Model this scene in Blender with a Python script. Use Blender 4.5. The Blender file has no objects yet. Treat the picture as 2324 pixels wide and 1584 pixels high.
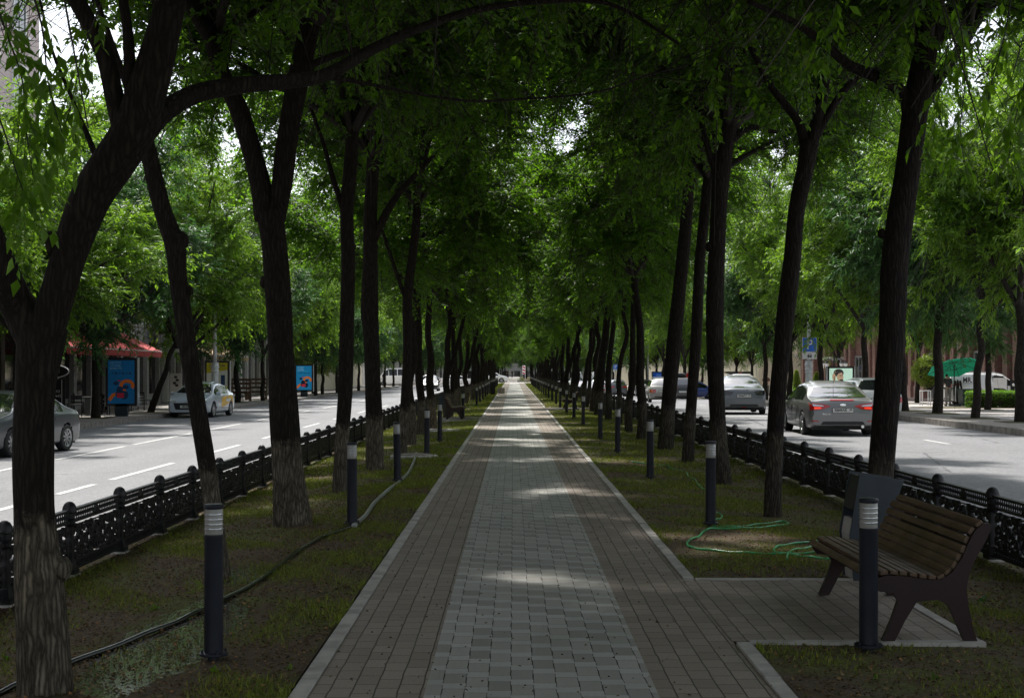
import bpy, bmesh, math, random
import numpy as np
from mathutils import Vector, Matrix
from mathutils.bvhtree import BVHTree

# ------------------------------------------------------------------ camera, world, sun, exposure
scene = bpy.context.scene
COL = scene.collection
CAMH = 1.62
F = 3228.0                       # focal length in 2324-wide picture units
VX, HY = 1165.0, 841.0           # vanishing point of the path
cd = bpy.data.cameras.new('camera'); cam = bpy.data.objects.new('camera', cd); COL.objects.link(cam)
cd.lens = 50.0; cd.sensor_width = 36.0; cd.clip_end = 3000.0
cd.shift_x = -(VX - 1162) / 2324.0; cd.shift_y = (HY - 792) / 2324.0
cam.location = (0, 0, CAMH); cam.rotation_euler = (math.radians(90), 0, 0)
scene.camera = cam

SUN_EL, SUN_AZ = 60.0, -14.0     # azimuth from +Y, negative = to the left
w = bpy.data.worlds.new('World'); scene.world = w; w.use_nodes = True
nt = w.node_tree; sk = nt.nodes.new('ShaderNodeTexSky'); sk.sky_type = 'NISHITA'; sk.sun_disc = False
sk.sun_elevation = math.radians(SUN_EL); sk.sun_rotation = math.radians(SUN_AZ)
sk.air_density = 1.0; sk.dust_density = 1.5; sk.ozone_density = 1.0
bg = nt.nodes['Background']; bg.inputs['Strength'].default_value = 0.14
hs = nt.nodes.new('ShaderNodeHueSaturation'); hs.inputs['Saturation'].default_value = 0.35   # thin white overcast
nt.links.new(sk.outputs[0], hs.inputs['Color']); nt.links.new(hs.outputs[0], bg.inputs['Color'])
sd = bpy.data.lights.new('sun', 'SUN'); sd.energy = 3.3; sd.angle = math.radians(2.2); sd.color = (1.0, 0.96, 0.9)
so = bpy.data.objects.new('sun', sd); COL.objects.link(so)
el, az = math.radians(SUN_EL), math.radians(SUN_AZ)
sdir = Vector((math.sin(az) * math.cos(el), math.cos(az) * math.cos(el), math.sin(el)))
so.rotation_euler = sdir.to_track_quat('Z', 'Y').to_euler()
scene.view_settings.view_transform = 'Standard'; scene.view_settings.look = 'None'
scene.view_settings.exposure = 0.98; scene.view_settings.gamma = 1.0
scene.cycles.max_bounces = 6; scene.cycles.diffuse_bounces = 3; scene.cycles.glossy_bounces = 2
scene.cycles.transmission_bounces = 4; scene.cycles.transparent_max_bounces = 6
scene.cycles.caustics_reflective = False; scene.cycles.caustics_refractive = False
scene.cycles.sample_clamp_indirect = 4.0
scene.cycles.use_denoising = True
try: scene.cycles.denoiser = 'OPENIMAGEDENOISE'
except Exception: pass

rng = np.random.default_rng(7); random.seed(7)
PI = math.pi

# ------------------------------------------------------------------ helpers
def px(x, y, Y):
    """point at distance Y seen at picture position x, y (2324 wide)"""
    return np.array([(x - VX) / F * Y, Y, CAMH - (y - HY) / F * Y])

def prop(o, label=None, cat=None, group=None, kind=None):
    if label: o['label'] = label
    if cat: o['category'] = cat
    if group: o['group'] = group
    if kind: o['kind'] = kind
    return o

def empty(name, loc=(0, 0, 0), rz=0.0, label=None, cat=None, group=None):
    o = bpy.data.objects.new(name, None); COL.objects.link(o)
    o.location = loc; o.rotation_euler = (0, 0, rz); o.empty_display_size = 0.2
    return prop(o, label, cat, group)

class MB:
    """collects vertices and faces with material slots, builds ONE mesh"""
    def __init__(s): s.v = []; s.f = []; s.m = []; s.n = 0
    def add(s, v, f, m=0):
        v = np.asarray(v, float).reshape(-1, 3)
        for q in f: s.f.append(tuple(int(i) + s.n for i in q)); s.m.append(m)
        s.v.append(v); s.n += len(v); return s
    def box(s, c, d, m=0, rz=0.0, taper=1.0):
        x, y, z = d[0] / 2, d[1] / 2, d[2] / 2
        v = np.array([[-x, -y, -z], [x, -y, -z], [x, y, -z], [-x, y, -z], [-x * taper, -y * taper, z], [x * taper, -y * taper, z], [x * taper, y * taper, z], [-x * taper, y * taper, z]])
        if rz:
            c_, s_ = math.cos(rz), math.sin(rz); v = v @ np.array([[c_, s_, 0], [-s_, c_, 0], [0, 0, 1]])
        return s.add(v + np.array(c), [(0, 3, 2, 1), (4, 5, 6, 7), (0, 1, 5, 4), (1, 2, 6, 5), (2, 3, 7, 6), (3, 0, 4, 7)], m)
    def box2(s, a, b, m=0):
        a = np.array(a, float); b = np.array(b, float); return s.box((a + b) / 2, np.abs(b - a), m)
    def tube(s, pts, rad, n=8, m=0, cap=True):
        pts = np.asarray(pts, float); k = len(pts); rad = np.broadcast_to(np.asarray(rad, float), (k,))
        t = np.gradient(pts, axis=0); t /= np.linalg.norm(t, axis=1)[:, None] + 1e-9
        up = np.array([0, 0, 1.0]) if abs(t[0][2]) < 0.9 else np.array([1.0, 0, 0])
        a = np.cross(t[0], up); a /= np.linalg.norm(a); V = []
        ang = np.arange(n) * 2 * PI / n
        for i in range(k):
            a = a - t[i] * a.dot(t[i]); a /= np.linalg.norm(a) + 1e-9; b = np.cross(t[i], a)
            V.append(pts[i] + rad[i] * (np.cos(ang)[:, None] * a + np.sin(ang)[:, None] * b))
        Fc = [(i * n + j, i * n + (j + 1) % n, (i + 1) * n + (j + 1) % n, (i + 1) * n + j) for i in range(k - 1) for j in range(n)]
        if cap: Fc += [tuple(range(n))[::-1], tuple((k - 1) * n + j for j in range(n))]
        return s.add(np.concatenate(V), Fc, m)
    def lathe(s, prof, n=16, m=0, c=(0, 0, 0), axis='z', cap=True):
        prof = np.asarray(prof, float); k = len(prof); ang = np.arange(n) * 2 * PI / n
        V = []
        for r, z in prof:
            p = np.stack([r * np.cos(ang), r * np.sin(ang), np.full(n, z)], 1)
            if axis == 'x': p = p[:, [2, 0, 1]]
            elif axis == 'y': p = p[:, [1, 2, 0]]
            V.append(p)
        Fc = [(i * n + j, i * n + (j + 1) % n, (i + 1) * n + (j + 1) % n, (i + 1) * n + j) for i in range(k - 1) for j in range(n)]
        if cap:
            if prof[0][0] > 1e-5: Fc.append(tuple(range(n))[::-1])
            if prof[-1][0] > 1e-5: Fc.append(tuple((k - 1) * n + j for j in range(n)))
        return s.add(np.concatenate(V) + np.array(c), Fc, m)
    def prism(s, poly, lo, hi, plane='xz', m=0):
        """extrude a 2D polygon; plane xz extrudes along y, yz along x, xy along z"""
        n = len(poly); P = np.asarray(poly, float)
        def lift(d):
            o = np.full(n, d)
            return {'xz': np.stack([P[:, 0], o, P[:, 1]], 1), 'yz': np.stack([o, P[:, 0], P[:, 1]], 1), 'xy': np.stack([P[:, 0], P[:, 1], o], 1)}[plane]
        V = np.concatenate([lift(lo), lift(hi)])
        Fc = [(i, (i + 1) % n, n + (i + 1) % n, n + i) for i in range(n)] + [tuple(range(n))[::-1], tuple(range(n, 2 * n))]
        return s.add(V, Fc, m)
    def build(s, name, mats, parent=None, smooth=False, loc=None, fixn=True):
        me = bpy.data.meshes.new(name)
        if s.n: me.from_pydata(np.concatenate(s.v).tolist(), [], s.f)
        mats = mats if isinstance(mats, (list, tuple)) else [mats]
        for m_ in mats: me.materials.append(m_)
        if len(mats) > 1: me.polygons.foreach_set('material_index', s.m)
        if fixn and s.n < 60000:
            b = bmesh.new(); b.from_mesh(me); bmesh.ops.recalc_face_normals(b, faces=b.faces); b.to_mesh(me); b.free()
        if smooth: me.polygons.foreach_set('use_smooth', [True] * len(me.polygons))
        me.update()
        if smooth == 'auto':
            try: me.set_sharp_from_angle(angle=math.radians(38))
            except Exception: pass
        o = bpy.data.objects.new(name, me); COL.objects.link(o)
        if parent is not None: o.parent = parent
        if loc is not None: o.location = loc
        return o

def fast_mesh(name, V, Fq, mats, mi=None, smooth=False):
    """V (n,3), Fq (m,k) constant k"""
    me = bpy.data.meshes.new(name); k = Fq.shape[1]
    me.vertices.add(len(V)); me.vertices.foreach_set('co', V.astype(np.float32).ravel())
    me.loops.add(Fq.size); me.loops.foreach_set('vertex_index', Fq.astype(np.int32).ravel())
    me.polygons.add(len(Fq)); me.polygons.foreach_set('loop_start', np.arange(len(Fq), dtype=np.int32) * k)
    for m_ in (mats if isinstance(mats, (list, tuple)) else [mats]): me.materials.append(m_)
    if mi is not None: me.polygons.foreach_set('material_index', mi.astype(np.int32))
    if smooth: me.polygons.foreach_set('use_smooth', np.ones(len(Fq), bool))
    me.update(calc_edges=True); me.validate(); return me

def mobj(name, me, parent=None, loc=(0, 0, 0)):
    o = bpy.data.objects.new(name, me); COL.objects.link(o); o.location = loc
    if parent is not None: o.parent = parent
    return o

def kids(o): return [c for c in bpy.data.objects if c.parent is o]
def copy_tree(o, loc=None, rz=None, label=None, group=None, scale=None):
    """copy of a thing, its parts and sub-parts; meshes are shared"""
    src = CH.get(o.name)
    if src is None: src = CH[o.name] = [(c, kids(c)) for c in kids(o)]
    r = o.copy(); COL.objects.link(r)
    if loc is not None: r.location = loc
    if rz is not None: r.rotation_euler = (0, 0, rz)
    if scale is not None: r.scale = scale if hasattr(scale, '__len__') else (scale,) * 3
    if label: r['label'] = label
    if group: r['group'] = group
    for c, gs in src:
        k = c.copy(); COL.objects.link(k); k.parent = r
        for g in gs:
            h = g.copy(); COL.objects.link(h); h.parent = k
    return r
CH = {}

def text_obj(body, size, mat, parent, loc, rot=(PI / 2, 0, 0), align='CENTER', name='lettering', sx=1.0, ext=0.002, font_w=None):
    c = bpy.data.curves.new('txt', 'FONT'); c.body = body; c.size = size; c.align_x = align; c.align_y = 'CENTER'
    c.extrude = ext; c.resolution_u = 2
    if font_w: c.offset = font_w
    t = bpy.data.objects.new('txt', c); COL.objects.link(t); bpy.context.view_layer.update()
    me = bpy.data.meshes.new_from_object(t.evaluated_get(bpy.context.evaluated_depsgraph_get()))
    bpy.data.objects.remove(t); me.materials.clear(); me.materials.append(mat); me.name = name
    o = mobj(name, me, parent, loc); o.rotation_euler = rot; o.scale = (sx, 1, 1); return o

# ------------------------------------------------------------------ materials
class NG:
    def __init__(s, name):
        s.m = bpy.data.materials.new(name); s.m.use_nodes = True; s.t = s.m.node_tree
        s.b = s.t.nodes['Principled BSDF']; s.out = s.t.nodes['Material Output']
    def n(s, typ, **kw):
        d = s.t.nodes.new(typ)
        for k, v in kw.items():
            if k.startswith('i_'):
                key = k[2:]; key = int(key) if key.isdigit() else key.replace('_', ' ')
                if hasattr(v, 'bl_idname') or isinstance(v, bpy.types.NodeSocket): s.l(v, d.inputs[key])
                else: d.inputs[key].default_value = v
            else: setattr(d, k, v)
        return d
    def l(s, a, b): s.t.links.new(a, b)
    def math(s, op, a, b=None, c=None):
        d = s.t.nodes.new('ShaderNodeMath'); d.operation = op
        for i, v in enumerate((a, b, c)):
            if v is None: continue
            if isinstance(v, (int, float)): d.inputs[i].default_value = v
            else: s.l(v, d.inputs[i])
        return d.outputs[0]
    def mix(s, f, a, b):
        d = s.t.nodes.new('ShaderNodeMix'); d.data_type = 'RGBA'
        for i, v in ((0, f), (6, a), (7, b)):
            if isinstance(v, (int, float)): d.inputs[i].default_value = v
            elif isinstance(v, tuple): d.inputs[i].default_value = (*v, 1)
            else: s.l(v, d.inputs[i])
        return d.outputs[2]
    def ramp(s, f, stops):
        d = s.t.nodes.new('ShaderNodeValToRGB'); s.l(f, d.inputs[0]); e = d.color_ramp.elements
        while len(e) < len(stops): e.new(0.5)
        for i, (p, c) in enumerate(stops): e[i].position = p; e[i].color = (*c, 1) if isinstance(c, tuple) else (c, c, c, 1)
        return d.outputs[0]
    def co(s): return s.t.nodes.new('ShaderNodeTexCoord').outputs['Object']
    def noise(s, vec, scale, detail=4, rough=0.55, dist=0.0):
        d = s.n('ShaderNodeTexNoise'); s.l(vec, d.inputs['Vector'])
        d.inputs['Scale'].default_value = scale; d.inputs['Detail'].default_value = detail; d.inputs['Roughness'].default_value = rough
        d.inputs['Distortion'].default_value = dist
        return d.outputs[0]
    def scale(s, vec, sc):
        d = s.n('ShaderNodeMapping'); s.l(vec, d.inputs[0]); d.inputs['Scale'].default_value = sc; return d.outputs[0]
    def bump(s, h, strength=0.5, dist=0.01):
        d = s.n('ShaderNodeBump'); s.l(h, d.inputs['Height']); d.inputs['Strength'].default_value = strength
        d.inputs['Distance'].default_value = dist; s.l(d.outputs[0], s.b.inputs['Normal']); return d
    def col(s, c):
        if isinstance(c, tuple): s.b.inputs['Base Color'].default_value = (*c, 1)
        else: s.l(c, s.b.inputs['Base Color'])
    def set(s, rough=None, metal=None, spec=None, coat=None):
        if rough is not None:
            if isinstance(rough, (int, float)): s.b.inputs['Roughness'].default_value = rough
            else: s.l(rough, s.b.inputs['Roughness'])
        if metal is not None: s.b.inputs['Metallic'].default_value = metal
        if spec is not None: s.b.inputs['Specular IOR Level'].default_value = spec
        if coat is not None: s.b.inputs['Coat Weight'].default_value = coat; s.b.inputs['Coat Roughness'].default_value = 0.06
        return s.m

def pm(name, c, rough=0.6, metal=0.0, var=0.15, scale=6.0, coat=None, spec=None, bump=0.0):
    """plain surface with a little procedural variation (dirt, wear)"""
    g = NG(name); v = g.noise(g.co(), scale, 5)
    a = tuple(max(0, x * (1 - var)) for x in c); b = tuple(min(1, x * (1 + var)) for x in c)
    g.col(g.ramp(v, [(0.3, a), (0.7, b)]))
    if bump: g.bump(g.noise(g.co(), scale * 8, 3), bump, 0.005)
    return g.set(rough, metal, spec, coat)

def leafmat(name, dark, light, trans, tw=0.4, rough=0.42, spec=0.5):
    g = NG(name); geo = g.n('ShaderNodeNewGeometry'); r = geo.outputs['Random Per Island']
    c = g.ramp(r, [(0.0, tuple(x * .8 for x in dark)), (0.7, light), (0.93, tuple(min(1, x * 1.45) for x in light)), (1.0, (light[0] * 2.2, light[1] * 1.5, light[2] * 1.2))]); g.col(c); g.set(rough, spec=spec)
    t = g.n('ShaderNodeBsdfTranslucent'); g.l(g.mix(r, trans, tuple(x * 0.6 for x in trans)), t.inputs['Color'])
    m = g.n('ShaderNodeMixShader'); m.inputs[0].default_value = tw
    g.l(g.b.outputs[0], m.inputs[1]); g.l(t.outputs[0], m.inputs[2]); g.l(m.outputs[0], g.out.inputs[0]); return g.m

def barkmat(name, dark, light, wash=None, wash_h=1.13):
    g = NG(name); co = g.co()
    v = g.n('ShaderNodeTexVoronoi', feature='DISTANCE_TO_EDGE'); 
    n1 = g.noise(co, 5.0, 3)
    wv = g.n('ShaderNodeVectorMath', operation='ADD'); g.l(g.scale(co, (36, 36, 4.6)), wv.inputs[0])
    cmb = g.n('ShaderNodeCombineXYZ'); g.l(g.math('MULTIPLY', n1, 2.6), cmb.inputs[0]); g.l(g.math('MULTIPLY', n1, 1.2), cmb.inputs[2]); g.l(cmb.outputs[0], wv.inputs[1])
    g.l(wv.outputs[0], v.inputs['Vector']); v.inputs['Scale'].default_value = 1.0
    fine = g.noise(g.scale(co, (70, 70, 14)), 1.0, 6, 0.75)
    ridge = g.ramp(g.math('ADD', v.outputs[0], g.math('MULTIPLY', g.math('SUBTRACT', fine, 0.5), 0.35)), [(0.0, 0.0), (0.34, 1.0)])
    h = g.math('ADD', ridge, g.math('MULTIPLY', fine, 0.9))
    c = g.mix(g.math('MULTIPLY', ridge, g.math('ADD', fine, 0.15)), dark, light)
    if wash:
        sep = g.n('ShaderNodeSeparateXYZ'); g.l(co, sep.inputs[0])
        zz = g.math('ADD', sep.outputs[2], g.math('MULTIPLY', g.noise(co, 9, 5, 0.7), 0.5))
        f = g.ramp(g.math('SUBTRACT', zz, wash_h - 0.5), [(0.44, 1.0), (0.56, 0.0)]); worn = g.ramp(g.noise(co, 3.5, 5, 0.7), [(0.3, 0.45), (0.65, 1.0)]); f = g.math('MULTIPLY', g.math('MULTIPLY', f, worn), g.math('ADD', g.math('MULTIPLY', ridge, 0.75), g.math('MULTIPLY', fine, 0.45)))
        c = g.mix(f, c, wash)
    g.col(c); g.bump(h, 1.0, 0.02); return g.set(0.9, spec=0.2)

M = {}
WASH_H = 1.13
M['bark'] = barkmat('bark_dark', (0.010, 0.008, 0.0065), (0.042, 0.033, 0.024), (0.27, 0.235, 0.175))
M['barkR'] = barkmat('bark_dark_shaded', (0.009, 0.007, 0.006), (0.038, 0.030, 0.022), (0.12, 0.105, 0.08))  # right row: its shade is put into a darker bark and dulled whitewash
M['bark2'] = barkmat('bark_street', (0.014, 0.012, 0.01), (0.07, 0.058, 0.044))
M['twig'] = pm('twig_bark', (0.022, 0.018, 0.014), 0.9)
M['leafA'] = leafmat('leaf_ash', (0.022, 0.055, 0.006), (0.06, 0.128, 0.012), (0.24, 0.52, 0.018), 0.47, 0.45, 0.3)
M['leafB'] = leafmat('leaf_street', (0.035, 0.088, 0.010), (0.115, 0.22, 0.028), (0.33, 0.60, 0.035), 0.40, 0.42, 0.3)
M['leafC'] = leafmat('leaf_bluegreen', (0.022, 0.065, 0.022), (0.06, 0.14, 0.045), (0.14, 0.34, 0.06), 0.3, 0.42, 0.3)
M['leafY'] = leafmat('leaf_yellowgreen', (0.08, 0.13, 0.02), (0.16, 0.24, 0.03), (0.4, 0.55, 0.05), 0.45)
M['grassblade'] = leafmat('grass_blade', (0.05, 0.085, 0.01), (0.18, 0.22, 0.03), (0.26, 0.32, 0.03), 0.3, 0.6, 0.3)
M['litter'] = leafmat('leaf_litter', (0.05, 0.032, 0.018), (0.19, 0.125, 0.06), (0.12, 0.08, 0.03), 0.15, 0.8, 0.2)

def asphalt():
    g = NG('asphalt'); co = g.co()
    big = g.noise(co, 0.35, 4); mid = g.noise(g.scale(co, (1.2, 0.25, 1)), 1.0, 5); fine = g.noise(co, 45, 5, 0.8); speck = g.noise(co, 12, 6, 0.85)
    c = g.ramp(g.math('ADD', g.math('MULTIPLY', fine, 0.55), g.math('MULTIPLY', speck, 0.45)), [(0.36, (0.08, 0.081, 0.087)), (0.5, (0.185, 0.187, 0.197)), (0.66, (0.39, 0.39, 0.40))])
    c = g.mix(g.math('MULTIPLY', g.ramp(mid, [(0.45, 0.0), (0.75, 1.0)]), 0.35), c, (0.14, 0.14, 0.145))
    sx = g.n('ShaderNodeSeparateXYZ'); g.l(co, sx.inputs[0]); lane = g.math('ADD', 0.5, g.math('MULTIPLY', g.math('SINE', g.math('MULTIPLY', sx.outputs[0], 3.9)), 0.5))
    c = g.mix(g.math('MULTIPLY', lane, g.math('MULTIPLY', g.ramp(big, [(0.35, 0.1), (0.65, 1.0)]), 0.28)), c, (0.10, 0.10, 0.105))
    # crack-seal lines
    v = g.n('ShaderNodeTexVoronoi', feature='DISTANCE_TO_EDGE'); g.l(g.scale(co, (0.11, 0.16, 1)), v.inputs['Vector']); v.inputs['Scale'].default_value = 1.0
    d = g.math('LESS_THAN', g.math('ADD', v.outputs[0], g.math('MULTIPLY', g.noise(co, 1.5, 3), 0.02)), 0.0125)
    c = g.mix(g.math('MULTIPLY', d, 0.75), c, (0.045, 0.045, 0.05))
    g.col(c); g.bump(fine, 0.5, 0.006); return g.set(0.75, spec=0.35)
M['asphalt'] = asphalt()

def paving(name, cols, bw, rh, jit=0.35, swap=True, joint=(0.018, 0.017, 0.013)):
    g = NG(name); co = g.co(); sep = g.n('ShaderNodeSeparateXYZ'); g.l(co, sep.inputs[0])
    cm = g.n('ShaderNodeCombineXYZ')
    wob = g.math('MULTIPLY', g.math('SUBTRACT', g.noise(co, 4, 3), 0.5), 0.016)
    g.l(g.math('ADD', sep.outputs[1 if swap else 0], wob), cm.inputs[0]); g.l(g.math('ADD', sep.outputs[0 if swap else 1], wob), cm.inputs[1])
    b = g.n('ShaderNodeTexBrick'); g.l(cm.outputs[0], b.inputs['Vector']); b.offset = 0.4
    b.inputs['Scale'].default_value = 1.0; b.inputs['Brick Width'].default_value = bw; b.inputs['Row Height'].default_value = rh
    b.inputs['Mortar Size'].default_value = 0.0045; b.inputs['Mortar Smooth'].default_value = 0.3
    b.inputs['Color1'].default_value = (*cols[0], 1); b.inputs['Color2'].default_value = (*cols[1], 1); b.inputs['Mortar'].default_value = (*joint, 1)
    sp = g.noise(co, 55, 5, 0.75); st = g.noise(co, 1.1, 7, 0.7)
    c = g.mix(g.math('MULTIPLY', g.ramp(sp, [(0.35, 1.0), (0.6, 0.0)]), 0.5), b.outputs['Color'], tuple(x * 0.45 for x in cols[0]))
    c = g.mix(g.math('MULTIPLY', g.ramp(st, [(0.4, 0.0), (0.72, 1.0)]), jit), c, tuple(x * 0.55 for x in cols[1]))
    g.col(c); h = g.math('ADD', g.math('MULTIPLY', b.outputs['Fac'], -1.0), g.math('MULTIPLY', sp, 0.35)); g.bump(h, 0.6, 0.006)
    return g.set(g.ramp(st, [(0.3, 0.85), (0.7, 0.6)]), spec=0.3)
M['brownpave'] = paving('brown_paving', ((0.335, 0.285, 0.235), (0.245, 0.208, 0.170)), 0.21, 0.1167)
M['sidewalk'] = paving('sidewalk_tiles', ((0.34, 0.31, 0.28), (0.28, 0.26, 0.24)), 0.4, 0.2)
M['plaza'] = paving('plaza_tiles', ((0.52, 0.48, 0.45), (0.46, 0.43, 0.41)), 0.6, 0.3)

def centre_paving():
    """grey strip: stretchers 0.118 wide in stepped columns with pale cross strips between them"""
    g = NG('grey_paving'); co = g.co(); sep = g.n('ShaderNodeSeparateXYZ'); g.l(co, sep.inputs[0])
    wob = g.math('MULTIPLY', g.math('SUBTRACT', g.noise(co, 3.5, 3), 0.5), 0.02)
    X = g.math('ADD', sep.outputs[0], wob); Y = g.math('ADD', sep.outputs[1], wob)
    cx = g.math('DIVIDE', g.math('ADD', X, 10.0), 0.1175); ci = g.math('FLOOR', cx); fx = g.math('FRACT', cx)
    vy = g.math('DIVIDE', g.math('ADD', Y, g.math('MULTIPLY', ci, 0.09)), 0.36); vi = g.math('FLOOR', vy); fy = g.math('FRACT', vy)
    inb = g.math('LESS_THAN', fy, 0.64)
    ex = g.math('LESS_THAN', g.math('MINIMUM', fx, g.math('SUBTRACT', 1.0, fx)), 0.028)
    wn0 = g.n('ShaderNodeTexWhiteNoise', noise_dimensions='2D'); cb0 = g.n('ShaderNodeCombineXYZ'); g.l(ci, cb0.inputs[0]); g.l(vi, cb0.inputs[1]); g.l(cb0.outputs[0], wn0.inputs['Vector'])
    e1 = g.math('LESS_THAN', g.math('ABSOLUTE', g.math('SUBTRACT', fy, 0.64)), 0.008); e2 = g.math('LESS_THAN', fy, 0.009)
    jj = g.math('MAXIMUM', g.math('MULTIPLY', ex, inb), g.math('MULTIPLY', g.math('MAXIMUM', e1, e2), g.math('ADD', 0.25, g.math('MULTIPLY', wn0.outputs[0], 0.6))))
    sp = g.noise(co, 60, 5, 0.7); st = g.noise(co, 0.9, 5, 0.6)
    brick = g.ramp(wn0.outputs[0], [(0.0, (0.27, 0.262, 0.235)), (0.5, (0.335, 0.325, 0.293)), (1.0, (0.41, 0.395, 0.36))])
    strip = g.ramp(wn0.outputs[0], [(0.0, (0.41, 0.413, 0.388)), (1.0, (0.465, 0.462, 0.432))])
    c = g.mix(inb, strip, brick); c = g.mix(g.math('MULTIPLY', g.ramp(sp, [(0.35, 1.0), (0.6, 0.0)]), 0.25), c, (0.16, 0.155, 0.14))
    c = g.mix(g.math('MULTIPLY', g.ramp(st, [(0.42, 0.0), (0.7, 1.0)]), 0.35), c, (0.2, 0.195, 0.17))
    c = g.mix(jj, c, (0.02, 0.02, 0.015)); g.col(c)
    g.bump(g.math('ADD', g.math('MULTIPLY', jj, -1.0), g.math('MULTIPLY', sp, 0.25)), 0.6, 0.006)
    return g.set(g.ramp(st, [(0.3, 0.75), (0.7, 0.5)]), spec=0.4)
M['greypave'] = centre_paving()

def lawn():
    g = NG('lawn'); co = g.co()
    big = g.noise(co, 0.55, 5, 0.65); fine = g.noise(co, 30, 6, 0.8); mid = g.noise(co, 5, 4, 0.7)
    soil = g.ramp(fine, [(0.3, (0.032, 0.023, 0.014)), (0.55, (0.11, 0.078, 0.048)), (0.75, (0.22, 0.16, 0.10))])
    gr = g.ramp(fine, [(0.3, (0.03, 0.042, 0.008)), (0.55, (0.10, 0.12, 0.018)), (0.75, (0.19, 0.20, 0.035))])
    f = g.ramp(g.math('ADD', g.math('MULTIPLY', big, 0.6), g.math('MULTIPLY', mid, 0.4)), [(0.47, 0.0), (0.60, 1.0)])
    c = g.mix(f, soil, gr)
    # wet muddy patch beside the black hose
    sep = g.n('ShaderNodeSeparateXYZ'); g.l(co, sep.inputs[0])
    a = g.math('DIVIDE', g.math('ADD', sep.outputs[0], 2.12), 0.42); b = g.math('DIVIDE', g.math('SUBTRACT', sep.outputs[1], 8.9), 1.9)
    d1 = g.math('ADD', g.math('POWER', a, 2.0), g.math('POWER', b, 2.0))
    a2 = g.math('DIVIDE', g.math('ADD', sep.outputs[0], 2.15), 0.4); b2 = g.math('DIVIDE', g.math('SUBTRACT', sep.outputs[1], 11.7), 0.6)
    d2 = g.math('ADD', g.math('POWER', a2, 2.0), g.math('POWER', b2, 2.0))
    wet = g.math('LESS_THAN', g.math('ADD', g.math('MINIMUM', d1, d2), g.math('MULTIPLY', mid, 1.4)), 1.45)
    c = g.mix(wet, c, (0.03, 0.026, 0.022)); g.col(c)
    g.l(g.mix(wet, (0.95, 0.95, 0.95), (0.15, 0.15, 0.15)), g.b.inputs['Roughness']); g.l(g.math('MULTIPLY', wet, 0.6), g.b.inputs['Coat Weight']); g.b.inputs['Coat Roughness'].default_value = 0.08; g.b.inputs['Coat IOR'].default_value = 1.6
    g.bump(g.math('ADD', fine, g.math('MULTIPLY', mid, 0.6)), 0.8, 0.02); g.b.inputs['Specular IOR Level'].default_value = 0.35; return g.m
M['lawn'] = lawn()
M['kerb'] = pm('kerb_concrete', (0.36, 0.345, 0.31), 0.85, var=0.3, scale=5, bump=0.3)
M['kerbdark'] = pm('kerb_weathered', (0.22, 0.20, 0.18), 0.9, var=0.4, scale=4, bump=0.4)
M['paint'] = pm('road_paint', (0.5, 0.5, 0.49), 0.7, var=0.3, scale=14)
M['iron'] = pm('cast_iron_black', (0.009, 0.009, 0.010), 0.5, 0.1, var=0.4, scale=20, spec=0.4)
M['bollard'] = pm('bollard_graphite', (0.014, 0.017, 0.026), 0.42, 0.35, var=0.2)
M['rubber'] = pm('rubber_black', (0.016, 0.016, 0.016), 0.75)
M['black'] = pm('matt_black', (0.01, 0.01, 0.011), 0.6)
M['dark'] = pm('dark_interior', (0.02, 0.02, 0.02), 0.9)
M['white'] = pm('white_paint', (0.78, 0.78, 0.77), 0.45, var=0.05)
M['steel'] = pm('steel_grey', (0.42, 0.43, 0.44), 0.35, 0.8, var=0.1)
M['chrome'] = pm('chrome', (0.7, 0.7, 0.7), 0.15, 1.0, var=0.05)
g = NG('lamp_glass'); g.col((0.36, 0.36, 0.33)); g.b.inputs['Transmission Weight'].default_value = 0.35; M['lampglass'] = g.set(0.35, spec=0.5)
g = NG('window_glass'); g.col((0.012, 0.014, 0.016)); M['glass'] = g.set(0.03, spec=1.0)
g = NG('car_glass'); g.col((0.02, 0.022, 0.024)); g.b.inputs['Specular IOR Level'].default_value = 1.0; g.b.inputs['Metallic'].default_value = 0.0
g.b.inputs['Coat Weight'].default_value = 1.0; g.b.inputs['Coat IOR'].default_value = 1.9; g.b.inputs['Coat Roughness'].default_value = 0.02; M['carglass'] = g.set(0.05)
g = NG('car_side_glass'); g.col((0.01, 0.011, 0.012)); M['sideglass'] = g.set(0.06, spec=0.5)
# ------------------------------------------------------------------ the setting: ground, roads, path
RZ_Y = [-30, 54, 84, 127, 200, 900]; RZ_Z = [-0.05, -0.05, -0.27, -0.88, -1.15, -1.15]
def rz_(Y): return np.interp(Y, RZ_Y, RZ_Z)
def lz_(Y): return np.interp(Y, [-30, 60, 150, 900], [-0.34, -0.34, -0.5, -0.5])
def gl_(X): return -(-1.12 - X) * 0.055
def gr_(X): return -(X - 1.41) * 0.012
XFL, XFR = -3.82, 4.17

def sheet(name, xs, ys, zf, mat, kind='structure', thick=None):
    XX, YY = np.meshgrid(np.asarray(xs, float), np.asarray(ys, float)); ZZ = zf(XX, YY) + 0 * XX
    V = np.stack([XX.ravel(), YY.ravel(), ZZ.ravel()], 1); nx, ny = len(xs), len(ys)
    I = np.arange(nx * ny).reshape(ny, nx)
    Fq = np.stack([I[:-1, :-1].ravel(), I[:-1, 1:].ravel(), I[1:, 1:].ravel(), I[1:, :-1].ravel()], 1)
    o = mobj(name, fast_mesh(name, V, Fq, mat, smooth=True)); return prop(o, kind=kind)

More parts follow.
